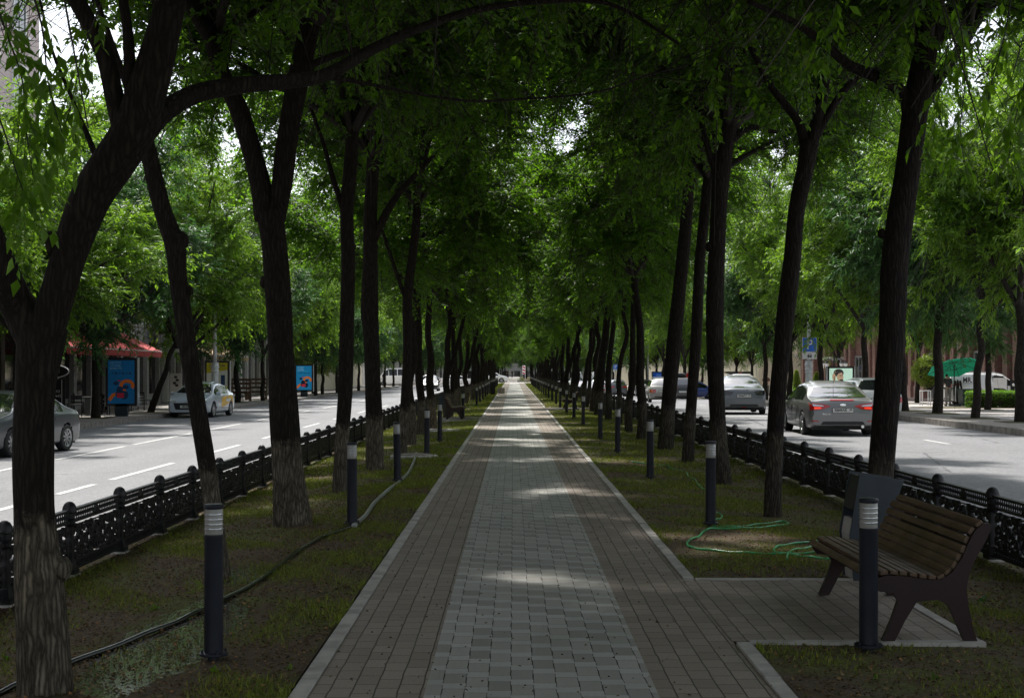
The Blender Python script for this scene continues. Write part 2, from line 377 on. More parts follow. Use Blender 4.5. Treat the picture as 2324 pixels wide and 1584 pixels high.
YS = [-40, -10, 0, 20, 40, 54, 62, 70, 84, 100, 115, 127, 150, 175, 200, 260, 420]
sheet('ground', [-1500, 1500], [-200, 2500], lambda x, y: -1.75, M['kerbdark'])
sheet('left_road', [-14.5, -9, -4.0], YS, lambda x, y: lz_(y), M['asphalt'])
sheet('right_road', [4.4, 9, 12.95], YS, lambda x, y: rz_(y), M['asphalt'])
sheet('cross_street', [-60, -14.5, -4, 4.4, 13, 80], [186, 197], lambda x, y: np.where(np.abs(x) < 4.6, -0.004, -0.45) + 0 * y, M['plaza'])
# left sidewalk slopes gently to the shop fronts, right one falls to the plaza
sheet('left_sidewalk', [-24, -14.75], [-30, 60, 150, 186], lambda x, y: lz_(y) + 0.15, M['sidewalk'])
def plz(x, y): return rz_(y) + np.interp(x, [13.2, 15.6, 17.5, 60], [0.17, 0.15, -0.06, -0.06])
sheet('right_sidewalk', [13.2, 15.6], [-30, 54, 62, 84, 92], plz, M['sidewalk'])
sheet('plaza', [15.6, 17.5, 30, 60], [-30, 54, 62, 84, 127, 150], lambda x, y: plz(x, y) - 0.003, M['plaza'])
sheet('right_sidewalk', [13.2, 15.6], [118, 127, 150, 186], plz, M['sidewalk'])
sheet('side_street', [12.9, 16], [92, 100, 118], lambda x, y: rz_(y) + 0.004, M['asphalt'])
sheet('left_lawn', [-3.98, -2.5, -1.13], YS[:-2], lambda x, y: gl_(x), M['lawn'])
# right lawn leaves the bench bay open
BAYS_R = [(8.42, 11.05), (58.5, 62.0)]; BAYS_L = [(46.5, 49.6)]
def rows(y0, y1, bays):
    out = []; a = y0
    for b0, b1 in bays: out.append((a, b0)); a = b1
    out.append((a, y1)); return out
for a, b in rows(-40, 186, BAYS_R): sheet('right_lawn', [1.42, 2.79], [a, b], lambda x, y: gr_(x), M['lawn'])
sheet('right_lawn', [2.79, 4.3], [-40, 186], lambda x, y: gr_(x), M['lawn'])
# the path: two brown bands and the grey centre strip, each a separate paving
sheet('brown_path', [-1.02, -0.447], [-40, 60, 186], lambda x, y: 0.0, M['brownpave'])
sheet('brown_path', [0.727, 1.315], [-40, 60, 186], lambda x, y: 0.0, M['brownpave'])
sheet('grey_path', [-0.447, 0.727], [-40, 60, 186], lambda x, y: 0.0, M['greypave'])
sheet('far_path', [-1.2, 1.5], [197, 420], lambda x, y: -0.01, M['plaza'])
sheet('far_lawn', [-4.0, -1.2], [197, 420], lambda x, y: -0.02, M['lawn'])
sheet('far_lawn', [1.5, 4.4], [197, 420], lambda x, y: -0.02, M['lawn'])
sheet('bench_bay', [1.31, 2.73], [8.5, 10.97], lambda x, y: 0.004, M['brownpave'])
sheet('bench_bay', [1.31, 2.73], [58.6, 61.9], lambda x, y: 0.004, M['brownpave'])
sheet('bench_bay', [-2.5, -1.02], [46.6, 49.5], lambda x, y: 0.004, M['brownpave'])

def kerb(name, x0, x1, ys, ztop, zbot, mat, unit=1.0):
    b = MB(); y = ys[0]
    while y < ys[1] - 0.02:
        e = min(y + unit, ys[1]); j = rng.normal(0, 0.0025)
        zt = ztop(y); ze = ztop(e); zb = min(zbot(y), zbot(e))
        V = [[x0, y + .004, zb], [x1, y + .004, zb], [x1, e - .004, zb], [x0, e - .004, zb], [x0 + .006, y + .004, zt + j], [x1 - .006, y + .004, zt + j], [x1 - .006, e - .004, ze + j], [x0 + .006, e - .004, ze + j]]
        b.add(V, [(0, 3, 2, 1), (4, 5, 6, 7), (0, 1, 5, 4), (1, 2, 6, 5), (2, 3, 7, 6), (3, 0, 4, 7)]); y = e
    return prop(b.build(name, mat), kind='structure')
c0 = lambda y: 0.014; cb = lambda y: -0.12
for a, b in rows(-20, 186, BAYS_L): kerb('path_kerb', -1.115, -1.02, (a, b), c0, cb, M['kerb'], 0.98)
for a, b in rows(-20, 186, [(8.42, 11.05), (58.5, 62.0)]): kerb('path_kerb', 1.315, 1.41, (a, b), c0, cb, M['kerb'], 0.98)
def cross_kerb(x0, x1, y0, y1):
    b = MB(); b.box2((x0, y0, -.12), (x1, y1, 0.012)); return prop(b.build('path_kerb', M['kerb']), kind='structure')
for y0, y1 in ((8.42, 11.05), (58.5, 62.0)):
    cross_kerb(1.41, 2.8, y0, y0 + .085); cross_kerb(1.41, 2.8, y1 - .085, y1)
    kerb('path_kerb', 2.72, 2.80, (y0 + .09, y1 - .09), c0, cb, M['kerb'], 0.98)
cross_kerb(-2.58, -1.115, 46.5, 46.58); cross_kerb(-2.58, -1.115, 49.52, 49.6); kerb('path_kerb', -2.58, -2.5, (46.58, 49.52), c0, cb, M['kerb'])
# kerbs of the roads
kerb('road_kerb', -4.12, -3.96, (-20, 186), lambda y: gl_(-3.9) + .03, lambda y: -.9, M['kerbdark'], 1.0)
kerb('road_kerb', 4.3, 4.46, (-20, 186), lambda y: gr_(4.2) + .03, lambda y: -1.4, M['kerbdark'], 1.0)
kerb('road_kerb', -14.75, -14.5, (-10, 186), lambda y: lz_(y) + .16, lambda y: -.9, M['kerbdark'], 1.0)
kerb('road_kerb', 12.95, 13.2, (-10, 92), lambda y: rz_(y) + .18, lambda y: rz_(y) - .3, M['kerbdark'], 1.0)
kerb('road_kerb', 12.95, 13.2, (118, 186), lambda y: rz_(y) + .18, lambda y: rz_(y) - .4, M['kerbdark'], 1.0)

def marks(segs, zf, w=0.12):
    b = MB()
    for x, y0, y1, ww in segs:
        b.add([[x - ww / 2, y0, zf(y0) + .005], [x + ww / 2, y0, zf(y0) + .005], [x + ww / 2, y1, zf(y1) + .005], [x - ww / 2, y1, zf(y1) + .005]], [(0, 1, 2, 3)])
    return b
sg = []
y = 2.0
for a, b in [(15, 18.6), (19.3, 21.9), (22.5, 24.5), (25.5, 30.2), (33, 37.5), (41, 45.5), (49, 53), (57, 61), (66, 71), (77, 82), (90, 96), (104, 110), (118, 125), (135, 142), (152, 160)]: sg.append((-7.22, a, b, .13))
for a, b in [(20, 24), (26, 30.6), (31.3, 36.8), (37.6, 44.4), (46, 52.5), (55, 61), (64, 70), (75, 82), (90, 98), (106, 114), (124, 132)]: sg.append((-10.05, a, b, .13))
prop(marks(sg, lz_).build('lane_markings', M['paint']), kind='structure')
sg = [(9.9, 32.3, 34.3, .12), (9.9, 24, 26, .12), (9.9, 44, 46.5, .12), (9.9, 62, 65, .12), (9.9, 73, 76, .12), (6.9, 60, 64, .1), (6.9, 70, 75, .1)]
prop(marks(sg, rz_).build('lane_markings', M['paint']), kind='structure')
# stop line and the pale cross band by the second car
b = MB(); b.add([[5, 51.6, rz_(51.6) + .005], [11.2, 51.6, rz_(51.6) + .005], [11.2, 52.0, rz_(52) + .005], [5, 52.0, rz_(52) + .005]], [(0, 1, 2, 3)])
prop(b.build('stop_line', M['paint']), kind='structure')

# ------------------------------------------------------------------ fences
def spiral(cx, cz, r, turns, a0, sgn=1, n=26):
    t = np.linspace(0, 1, n); rr = r * (1 - 0.86 * t); a = a0 + sgn * turns * 2 * PI * t
    return np.stack([cx + rr * np.cos(a), cz + rr * np.sin(a)], 1)
def ribbon(b, pts, w, y0, y1):
    P = np.asarray(pts, float); t = np.gradient(P, axis=0); t /= np.linalg.norm(t, axis=1)[:, None] + 1e-9
    nn = np.stack([-t[:, 1], t[:, 0]], 1); A = P + nn * w / 2; B = P - nn * w / 2; k = len(P)
    V = np.concatenate([np.stack([Q[:, 0], np.full(k, yy), Q[:, 1]], 1) for Q in (A, B) for yy in (y0, y1)])
    Fc = []
    for i in range(k - 1):
        for o1, o2 in ((0, 1), (3, 2), (1, 3), (2, 0)): Fc.append((o1 * k + i, o1 * k + i + 1, o2 * k + i + 1, o2 * k + i))
    b.add(V, Fc)
def fence_panel(L):
    """cast-iron panel in the xz plane, from x=0 to L"""
    b = MB(); t = 0.012; e = 0.05
    for z, hh, dd in ((0.565, .022, .05), (0.465, .022, .036), (0.425, .01, .02), (0.125, .016, .03), (0.055, .022, .036)): b.box2((e, -dd / 2, z - hh / 2), (L - e, dd / 2, z + hh / 2))
    n = int((L - 0.12) / 0.052)                                   # baluster band
    for i in range(n):
        x = 0.06 + (L - 0.12) * (i + .5) / n
        if abs(x - L / 2) < 0.07: continue
        b.lathe([(.011, .475), (.006, .487), (.006, .497), (.014, .512), (.014, .52), (.006, .533), (.006, .545), (.012, .555)], 6, 0, (x, 0, 0), cap=False)
    b.lathe([(.001, -.02), (.045, -.012), (.062, 0), (.045, .012), (.001, .02)], 10, 0, (L / 2, 0, .51), axis='y')
    for s in (-1, 1): b.lathe([(.001, -.015), (.026, 0), (.001, .015)], 8, 0, (L / 2 + s * .07, 0, .495), axis='y')
    n = int((L - 0.12) / 0.062)                                   # ring band at the foot
    for i in range(n):
        x = 0.07 + (L - 0.14) * (i + .5) / n; a = np.linspace(0, 2 * PI, 9)
        ribbon(b, np.stack([x + .024 * np.cos(a), .09 + .024 * np.sin(a)], 1), .012, -t, t)
        b.box2((x + .028, -.008, .066), (x + .036, .008, .117))
    H0, H1 = .133, .42; m = L / 2; hh = (H0 + H1) / 2
    a = np.linspace(0, 2 * PI, 25)                                # centre rosette
    ribbon(b, np.stack([m + .115 * np.cos(a), hh + .125 * np.sin(a)], 1), .022, -t, t)
    for k in range(8):
        an = k * PI / 4; b.prism([(m + .02 * math.cos(an - .6), hh + .02 * math.sin(an - .6)), (m + .075 * math.cos(an - .25), hh + .08 * math.sin(an - .25)), (m + .105 * math.cos(an), hh + .115 * math.sin(an)), (m + .075 * math.cos(an + .25), hh + .08 * math.sin(an + .25)), (m + .02 * math.cos(an + .6), hh + .02 * math.sin(an + .6))], -t, t)
    b.lathe([(.001, -.022), (.035, -.012), (.04, 0), (.035, .012), (.001, .022)], 10, 0, (m, 0, hh), axis='y')
    for s in (-1, 1):
        for (dx, cz, r, tn, a0, sg_) in ((.215, .345, .07, 1.5, .4, 1), (.215, .205, .07, 1.5, -.4, -1), (.36, .275, .085, 1.6, 2.8, 1), (.50, .35, .065, 1.4, 3.0, 1), (.50, .20, .065, 1.4, 3.3, -1), (.63, .28, .075, 1.5, .2, -1), (.29, .40, .03, 1.2, 0, 1), (.29, .152, .03, 1.2, 0, -1), (.43, .40, .03, 1.2, 3, 1), (.43, .152, .03, 1.2, 3, -1), (.6, .395, .035, 1.2, 1, 1), (.6, .16, .035, 1.2, 1, -1), (.145, .4, .028, 1.2, 1, 1), (.145, .15, .028, 1.2, 1, -1), (.69, .38, .035, 1.1, 2, 1), (.69, .18, .035, 1.1, 2, -1)):
            P = spiral(0, 0, r, tn, a0, sg_); P[:, 0] *= s; ribbon(b, P + np.array([m + s * dx, cz]), .025, -t, t)
        for (dx, cz, r) in ((.15, .275, .026), (.28, .275, .022), (.44, .275, .028), (.57, .28, .02), (.36, .375, .024), (.36, .175, .024), (.70, .28, .026), (.215, .41, .018), (.215, .142, .018), (.5, .41, .018), (.5, .145, .018), (.28, .33, .014), (.28, .22, .014), (.43, .33, .015), (.43, .22, .015), (.56, .33, .014), (.56, .22, .014)):
            b.lathe([(.001, -.014), (r * 1.3, -.008), (r * 1.3, .008), (.001, .014)], 7, 0, (m + s * dx, 0, cz), axis='y')
        for k in range(9): b.box2((m + s * (.13 + k * .025) - .004, -.01, .405), (m + s * (.13 + k * .025) + .004, .01, .43))
    return b
def fence_post():
    b = MB(); b.box((0, 0, .03), (.13, .13, .06)); b.box((0, 0, .25), (.062, .062, .4), taper=.92)
    b.box((0, 0, .1), (.1, .1, .08), taper=.8)
    b.lathe([(.042, .43), (.056, .45), (.04, .475), (.048, .50), (.05, .545)], 12)
    cap = MB(); cap.lathe([(.05, .545), (.062, .552), (.062, .568), (.056, .60), (.042, .625), (.022, .64), (.001, .645)], 14)
    return b, cap
pb, pc = fence_post()
def fence_run(name, X, y0, L, n, gz, label, extra=0.0):
    root = empty(name, (X, y0, gz), 0, label, 'fence')
    pan = fence_panel(L).build('panel', M['iron'], None); pan.rotation_euler = (0, 0, PI / 2)
    post = pb.build('post', M['iron'], None); cp = pc.build('post_cap', M['iron'], None, smooth='auto')
    foot = MB().box((0, 0, -.01), (.17, .2, .12), taper=.86).build('post_foot', M['kerb'], None)
    for i in range(n):
        y = i * L
        q = pan if i == 0 else pan.copy(); p = post if i == 0 else post.copy(); c = cp if i == 0 else cp.copy(); f = foot if i == 0 else foot.copy()
        if i:
            for o in (q, p, c, f): COL.objects.link(o)
        q.parent = root; q.location = (0, y, extra); q.rotation_euler = (0, 0, PI / 2)
        p.parent = root; p.location = (0, y, 0); c.parent = p; c.location = (0, 0, 0); f.parent = p; f.location = (0, 0, -.03)
    return root
fence_run('iron_fence', XFL, 9.12 - 4.68, 1.56, 98, gl_(XFL), 'low black cast iron fence with domed posts along the left carriageway', 0)
fence_run('iron_fence', XFR, 12.37 - 6.4, 1.6, 98, gr_(XFR) + .0, 'low black cast iron fence with domed posts along the right carriageway', 0)

# ------------------------------------------------------------------ bollard lamps
def make_bollard():
    r = empty('bollard_light', (0, 0, 0), 0, 'x', 'bollard light', 'bollard lights lining the path')
    r.scale = (.87, .87, 1)
    MB().lathe([(.058, .045), (.062, .05), (.062, .70), (.064, .705), (.064, .718), (.055, .72)], 20).build('post', M['bollard'], r, smooth='auto')
    fl = MB().lathe([(.09, .03), (.094, .034), (.094, .045), (.065, .05)], 20)
    for k in range(4): fl.lathe([(.009, .045), (.009, .062), (.001, .066)], 6, 0, (.078 * math.cos(k * PI / 2 + .5), .078 * math.sin(k * PI / 2 + .5), 0))
    fl.build('base_flange', M['bollard'], r, smooth='auto')
    MB().lathe([(.04, -.1), (.04, .03)], 12).build('base_stub', M['black'], r)
    lamp = MB(); lamp.lathe([(.058, .72), (.059, .725), (.059, .862), (.057, .865)], 20).build('lamp_glass', M['lampglass'], r, smooth='auto')
    MB().lathe([(.064, .865), (.066, .868), (.066, .885), (.06, .892), (.001, .895)], 20).build('lamp_cap', M['bollard'], r, smooth='auto')
    lv = MB()
    for z in (.745, .772, .80, .828): lv.lathe([(.0595, z), (.0625, z + .004), (.0595, z + .011)], 20, cap=False)
    lv.build('louvre', M['steel'], r, smooth=True)
    return r
BOL = make_bollard()
def bol_label(side, i, nm):
    o = ['nearest', 'second', 'third', 'fourth', 'fifth', 'sixth', 'seventh', 'eighth', 'ninth', 'tenth', 'eleventh', 'twelfth', 'thirteenth', 'fourteenth', 'fifteenth', 'sixteenth', 'seventeenth', 'eighteenth', 'nineteenth', 'twentieth', 'twenty first', 'twenty second', 'twenty third', 'twenty fourth', 'twenty fifth', 'twenty sixth', 'twenty seventh', 'twenty eighth']
    return '%s dark bollard light from the camera %s' % (o[i], nm)
ys_l = [8.12, 15.1, 21.0, 28.1, 33.1, 48.4, 66.5, 73, 80, 87, 93.5, 100, 107, 113.5, 120, 127, 134, 141, 148, 155]
ys_r = [8.25, 14.86, 21.4, 28.1, 33.7, 42.0, 48.4, 55, 62.5, 68.8, 75.5, 83, 90, 96.5, 103, 110, 116.5, 123, 130, 137, 144, 151, 158, 165]
first = True
for i, y in enumerate(ys_l):
    x = -1.71; L = bol_label('l', i, 'standing in the grass left of the path')
    loc = (x, y, gl_(x))
    if first: BOL.location = loc; BOL['label'] = L; first = False
    else: b = copy_tree(BOL, loc, rng.uniform(-1, 1), L); b.rotation_euler = (rng.normal(0, .009), rng.normal(0, .009), 0)
for i, y in enumerate(ys_r):
    x = 2.06; L = bol_label('r', i, 'standing in the grass right of the path' if i else 'standing in front of the wooden bench')
    b = copy_tree(BOL, (x, y, gr_(x)), rng.uniform(-1, 1), L)
    b.rotation_euler = (rng.normal(0, .008), rng.normal(0, .008), 0)
# ------------------------------------------------------------------ trees
def nrm(a): return a / (np.linalg.norm(a, axis=-1, keepdims=True) + 1e-9)
def leaves(P, D, Ln, k, ll, lw, droop, rg, spread=0.85, tipw=0.45, jl=0.42):
    """P,D (n,3) twig base and direction, Ln (n,) length; k leaflets each -> triangles"""
    n = len(P); t = np.linspace(0.12, 1.0, k)[None, :, None] + rg.normal(0, .02, (n, k, 1))
    sag = (t ** 2) * droop * Ln[:, None, None] * np.array([0, 0, -.6])
    B = P[:, None] + D[:, None] * Ln[:, None, None] * t + sag
    side = nrm(np.cross(D, np.array([0, 0, 1.0]) + rg.normal(0, .35, (n, 3))))[:, None]
    sg_ = np.where(np.arange(k) % 2 == 0, 1.0, -1.0)[None, :, None]
    U = nrm(D[:, None] * 0.55 + side * sg_ * spread + np.array([0, 0, -1.0]) * droop + rg.normal(0, .28, (n, k, 3)))
    Nn = nrm(np.array([0, 0, 1.0]) + rg.normal(0, .45, (n, k, 3))); V = nrm(np.cross(U, Nn)); Nn = np.cross(V, U)
    L = (ll * (1 + rg.uniform(-jl, jl, (n, k, 1)))); W = lw * L / ll
    M1 = B + U * L * tipw + V * W / 2 + Nn * W * .16; M2 = B + U * L * tipw - V * W / 2 + Nn * W * .16; T = B + U * L - Nn * L * .08
    VV = np.stack([B, M1, T, M2], 2).reshape(-1, 3); m = n * k; I = np.arange(m)[:, None] * 4
    return VV, np.concatenate([I + [0, 1, 2], I + [0, 2, 3]], 0)
def twigs(P, D, Ln, droop, r=0.004):
    n = len(P); a = nrm(np.cross(D, np.array([0.3, 0.2, 1.0]))); b = np.cross(D, a); E = P + D * Ln[:, None] + np.array([0, 0, -.6]) * droop * Ln[:, None]
    ring = [a * r, (-.5 * a + .87 * b) * r, (-.5 * a - .87 * b) * r]
    VV = np.stack([P + q for q in ring] + [E + q * .4 for q in ring], 1).reshape(-1, 3); I = np.arange(n)[:, None] * 6
    Fc = np.concatenate([I + q for q in ([0, 1, 4], [0, 4, 3], [1, 2, 5], [1, 5, 4], [2, 0, 3], [2, 3, 5])], 0)
    return VV, Fc
def bez(a, b, c, n):
    t = np.linspace(0, 1, n)[:, None]; return (1 - t) ** 2 * a + 2 * t * (1 - t) * b + t * t * c
def crown(seed, R, H, nl=7, n2=10, n3=18, kl=18, ll=.10, lw=.045, droop=.25, r0=.09, low=0.12, spread=.85, tw=(.28, .62), flat=1.0, bare=.3):
    rg = np.random.default_rng(seed); lb = MB(); TP = []; TD = []; TL = []
    az0 = rg.uniform(0, 6)
    for i in range(nl):
        az_ = az0 + i * 2 * PI / (nl - 1) + rg.normal(0, .25); up = i == nl - 1
        rr = R * (rg.uniform(.62, .95) if not up else .2); zz = H * (rg.uniform(.25, .85) if not up else .95) * flat
        end = np.array([rr * math.cos(az_), rr * math.sin(az_), zz])
        mid = end * np.array([.42, .42, .62]) + rg.normal(0, .15 * R / 3, 3); mid[2] = max(mid[2], .25)
        C = bez(np.zeros(3), mid, end, 9); lb.tube(C, np.linspace(r0 * .62, r0 * .12, 9), 7)
        for j in range(n2):
            t = .2 + .8 * (j + rg.uniform(0, 1)) / n2; q = t * 8; k0 = min(int(q), 7); s0 = C[k0] + (C[k0 + 1] - C[k0]) * (q - k0)
            d = nrm(C[k0 + 1] - C[k0]) * .35 + nrm(rg.normal(0, 1, 3) * np.array([1, 1, .75])) ; d[2] += rg.uniform(-.25, .35); d = nrm(d)
            l2 = R * rg.uniform(.28, .52) * (1.15 - .45 * t); e = s0 + d * l2
            if e[2] < low * H: e[2] = low * H + rg.uniform(0, .2)
            m2 = (s0 + e) / 2 + np.array([0, 0, .12 * l2]) + rg.normal(0, .06, 3); C2 = bez(s0, m2, e, 5)
            lb.tube(C2, np.linspace(r0 * .16 * (1.3 - t), .006, 5), 5, cap=False)
            tt = rg.uniform(.12, 1, n3); q2 = tt * 4; k2 = np.minimum(q2.astype(int), 3); S = C2[k2] + (C2[k2 + 1] - C2[k2]) * (q2 - k2)[:, None]
            dd = nrm(nrm(e - s0) * .5 + rg.normal(0, .75, (n3, 3)) * np.array([1, 1, .7])); TP.append(S); TD.append(dd); TL.append(rg.uniform(tw[0], tw[1], n3) * (R / 3.3))
    TPb = np.concatenate(TP); sel = rg.permutation(len(TPb))[:int(len(TPb) * bare)]
    P = np.concatenate(TP); D = np.concatenate(TD); Ln = np.concatenate(TL)
    V1, F1 = leaves(P, D, Ln, kl, ll, lw, droop, rg, spread); V2, F2 = twigs(P, D, Ln, droop)
    D3 = nrm(D[sel] + rg.normal(0, .5, (len(sel), 3)) + [0, 0, -.12]); V3, F3 = twigs(P[sel], D3, Ln[sel] * rg.uniform(1.6, 3.2, len(sel)), .25, .0065)
    V = np.concatenate([V1, V2, V3]); Fc = np.concatenate([F1, F2 + len(V1), F3 + len(V1) + len(V2)]); mi = np.concatenate([np.zeros(len(F1)), np.ones(len(F2) + len(F3))])
    return V, Fc, mi, lb

def crown_meshes(name, mat, **kw):
    V, Fc, mi, lb = crown(**kw); return fast_mesh('crown', V, Fc, [mat, M['twig']], mi), lb

def mk_lb(lb): 
    o = lb.build('branches', M['twig'], smooth=True, fixn=False); me = o.data; bpy.data.objects.remove(o); return me
CA = [(lambda c: (c[0], mk_lb(c[1])))(crown_meshes('a', M['leafA'], seed=s, R=4.1, H=6.0, nl=8, n2=13, n3=34, kl=23, ll=.09, lw=.047, droop=.14, low=lo)) for s, lo in ((11, -.1), (12, -.06), (13, -.13))]
CB = [(lambda c: (c[0], mk_lb(c[1])))(crown_meshes('b', m_, seed=s, R=4.2, H=7.5, nl=9, n2=13, n3=30, kl=18, ll=.15, lw=.046, droop=.32, low=-.02, r0=.11, spread=.6, tw=(.3, .65))) for s, m_ in ((21, M['leafB']), (22, M['leafB']), (23, M['leafC']))]
CY = (lambda c: (c[0], mk_lb(c[1])))(crown_meshes('y', M['leafY'], seed=31, R=2.4, H=3.6, nl=6, n2=8, n3=16, kl=14, ll=.12, lw=.06, droop=.2, low=.0))

def smooth_path(P, W, step=6):
    P = np.asarray(P, float); k = len(P); t = np.arange(k); tt = np.linspace(0, k - 1, (k - 1) * step + 1); out = []
    Q = np.concatenate([[2 * P[0] - P[1]], P, [2 * P[-1] - P[-2]]])
    for s in tt:
        i = min(int(s), k - 2); u = s - i; a, b, c, d = Q[i], Q[i + 1], Q[i + 2], Q[i + 3]
        out.append(.5 * ((2 * b) + (c - a) * u + (2 * a - 5 * b + 4 * c - d) * u * u + (3 * b - a - 3 * c + d) * u ** 3))
    return np.array(out), np.interp(tt, t, W)

def rough_tube(b, P, Rr, n=16, seed=0, amp=.06, flare=False, root=None):
    rg = np.random.default_rng(seed); k = len(P); t = np.gradient(P, axis=0); t = nrm(t); a = np.array([1.0, 0, 0]); V = []
    a = nrm(a - t[0] * a.dot(t[0])); ang = np.arange(n) * 2 * PI / n; ph = rg.uniform(0, 6, 6)
    for i in range(k):
        a = nrm(a - t[i] * a.dot(t[i])); c = np.cross(t[i], a); s = i / max(1, k - 1) * 9
        r = Rr[i] * (1 + amp * (np.sin(2 * ang + ph[0] + s * .5) * .7 + np.sin(3 * ang + ph[1] - s * .8) * .5 + np.sin(5 * ang + ph[2] + s) * .35 + .5 * math.sin(s * 2.1 + ph[3])))
        if flare and i < 5: r = r * (1 + .05 * (5 - i) / 5 + .05 * (5 - i) / 5 * np.cos(4 * ang + ph[4]))
        V.append(P[i] + r[:, None] * (np.cos(ang)[:, None] * a + np.sin(ang)[:, None] * c))
    Fc = [(i * n + j, i * n + (j + 1) % n, (i + 1) * n + (j + 1) % n, (i + 1) * n + j) for i in range(k - 1) for j in range(n)] + [tuple((k - 1) * n + j for j in range(n))]
    b.add(np.concatenate(V), Fc)

def knot(b, c, r, d, rg):
    """healed branch scar: short stub bulging from the bark"""
    d = nrm(np.array(d, float)); c = np.array(c); rough_tube(b, np.array([c - d * r * .3, c + d * r * .35, c + d * r * .65, c + d * r * .8]), np.array([r * 1.5, r * 1.25, r * .95, r * .55]), 10, int(c[2] * 100) + 3, .1)

def tree_root(name, base, label, group, cat='tree'):
    return empty(name, tuple(base), 0, label, cat, group)

def traced_tree(Y, stems, label, crowns, ground, knots=(), name='tree', yshift=None, group='trees lining the path'):
    """stems: lists of (x, y, width[, Y]) in picture units; the first starts at the root"""
    x0, y0 = stems[0][0][:2]; X0 = (x0 - VX) / F * Y; gz = ground(X0)
    base = np.array([X0, Y, gz]); root = tree_root(name, base, label, group); b = MB()
    for si, st in enumerate(stems):
        Q = []; W = []
        for p in st:
            yy = p[3] if len(p) > 3 else Y; q = px(p[0], p[1], yy) - base; Q.append(q); W.append(p[2] * .91 / 2 / F * yy)
        if si == 0:
            Q[0][2] = -.08; 
        P, R_ = smooth_path(Q, W); rough_tube(b, P, R_, 18 if Y < 17 else 12, int(Y * 10) + si, .05, flare=si == 0)
    for kx, ky, kr, sd_ in knots:
        rr = kr / F * Y; c = px(kx, ky, Y) - base; knot(b, c, rr, (sd_, -.35, .1), rng)
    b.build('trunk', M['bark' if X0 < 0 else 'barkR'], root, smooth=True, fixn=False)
    for ci, (cx, cz, dY, sc, k, rz) in enumerate(crowns):
        me, lb = CA[k]; nm = 'crown'
        for nn, mm in (('branches', lb), (nm, me)):
            o = mobj(nn, mm, root, (cx - X0, dY, cz - gz)); o.rotation_euler = (0, 0, rz); o.scale = (sc, sc, sc)
    return root

# --- left row, nearest first
traced_tree(7.5, [
    [(104, 1565, 128), (88, 1330, 116), (78, 1150, 102), (78, 950, 100), (84, 830, 108), (98, 740, 118)],
    [(88, 800, 92), (52, 715, 88), (18, 650, 84, 7.4), (-20, 560, 80, 7.3), (-70, 420, 74, 7.2), (-150, 200, 60, 7.1)],
    [(98, 770, 96), (125, 690, 88), (160, 570, 88), (205, 450, 96), (255, 370, 104), (300, 300, 108), (335, 200, 92), (365, 100, 82), (392, -10, 74), (420, -140, 64), (425, -420, 50)],
    [(385, 20, 52), (450, -160, 44, 7.1), (600, -640, 28, 6.0)],  # stem carrying a crown added above the frame to shade the near path
    [(290, 330, 60), (262, 230, 48), (240, 130, 44), (200, 50, 42), (150, -40, 38), (100, -140, 32)],
    [(300, 320, 46), (296, 200, 30), (290, 80, 26), (270, -60, 22)],
    [(300, 330, 70), (370, 255, 56, 7.6), (450, 212, 48, 7.8), (560, 192, 42, 8.0), (660, 184, 38, 8.3), (745, 168, 34, 8.6), (850, 110, 27, 9.2), (960, 62, 22, 9.8), (1080, 24, 18, 10.4), (1230, 4, 14, 11), (1390, 12, 10, 11.6), (1540, 100, 7, 12)],
    [(735, 172, 16, 8.6), (830, 190, 10, 8.8), (930, 210, 8, 9), (1061, 229, 7, 9.3), (1169, 226, 6, 9.6), (1348, 211, 5, 10), (1470, 172, 4, 10.4), (1560, 150, 3, 10.8)],
    [(240, 440, 34), (215, 350, 16), (170, 240, 10), (120, 120, 8), (90, 0, 6)]],
    'thick pale-footed tree nearest the camera, forking low, one limb arching over the path',
    [(-1.73, 4.5, 0, .95, 0, .3), (-.1, 4.6, 3.2, .8, 2, 1.0), (-1.06, 4.4, -1.5, .9, 0, 4.0)], gl_, [(132, 560, 26, .9), (140, 1290, 22, 1.0), (232, 400, 22, -.9)])
traced_tree(11.7, [[(505, 1308, 46), (486, 1180, 45), (470, 1060, 45), (447, 920, 42), (425, 780, 42), (405, 640, 44), (398, 560, 50), (370, 480, 42), (345, 380, 40), (330, 300, 42), (350, 190, 34), (380, 40, 28), (400, -120, 22)],
    [(398, 560, 30), (412, 545, 28), (418, 530, 20)], [(335, 320, 24), (290, 200, 18), (240, 60, 14), (200, -60, 10)]],
    'thin tree leaning left with knobbly scars, behind the nearest bollard light', [(-2.83, 4.7, 0, .85, 1, 1.1)], gl_, [(412, 545, 15, .9), (393, 585, 11, -.6), (430, 660, 8, .8)])
traced_tree(15.6, [[(666, 1188, 92), (655, 1080, 78), (648, 980, 73), (640, 850, 68), (632, 700, 66), (622, 560, 66), (612, 480, 72)],
    [(605, 500, 56), (592, 420, 52), (568, 330, 48), (540, 245, 48), (505, 175, 46), (480, 90, 42), (440, 20, 40), (400, -90, 32)],
    [(625, 500, 52), (640, 420, 50), (650, 330, 52), (668, 220, 52), (690, 120, 54), (712, 20, 50), (730, -100, 40)],
    [(490, 120, 26), (540, 60, 18), (600, 10, 14), (680, -50, 10)], [(700, 150, 20), (780, 120, 14, 15.2), (900, 90, 10, 15), (1010, 30, 8, 15)]],
    'big straight dark tree splitting into a tall fork, paler at the foot', [(-3.3, 5.2, .2, 1.0, 2, .6), (-2.1, 5.4, -.2, 1.05, 0, 2.6)], gl_, [(600, 640, 12, -.9)])
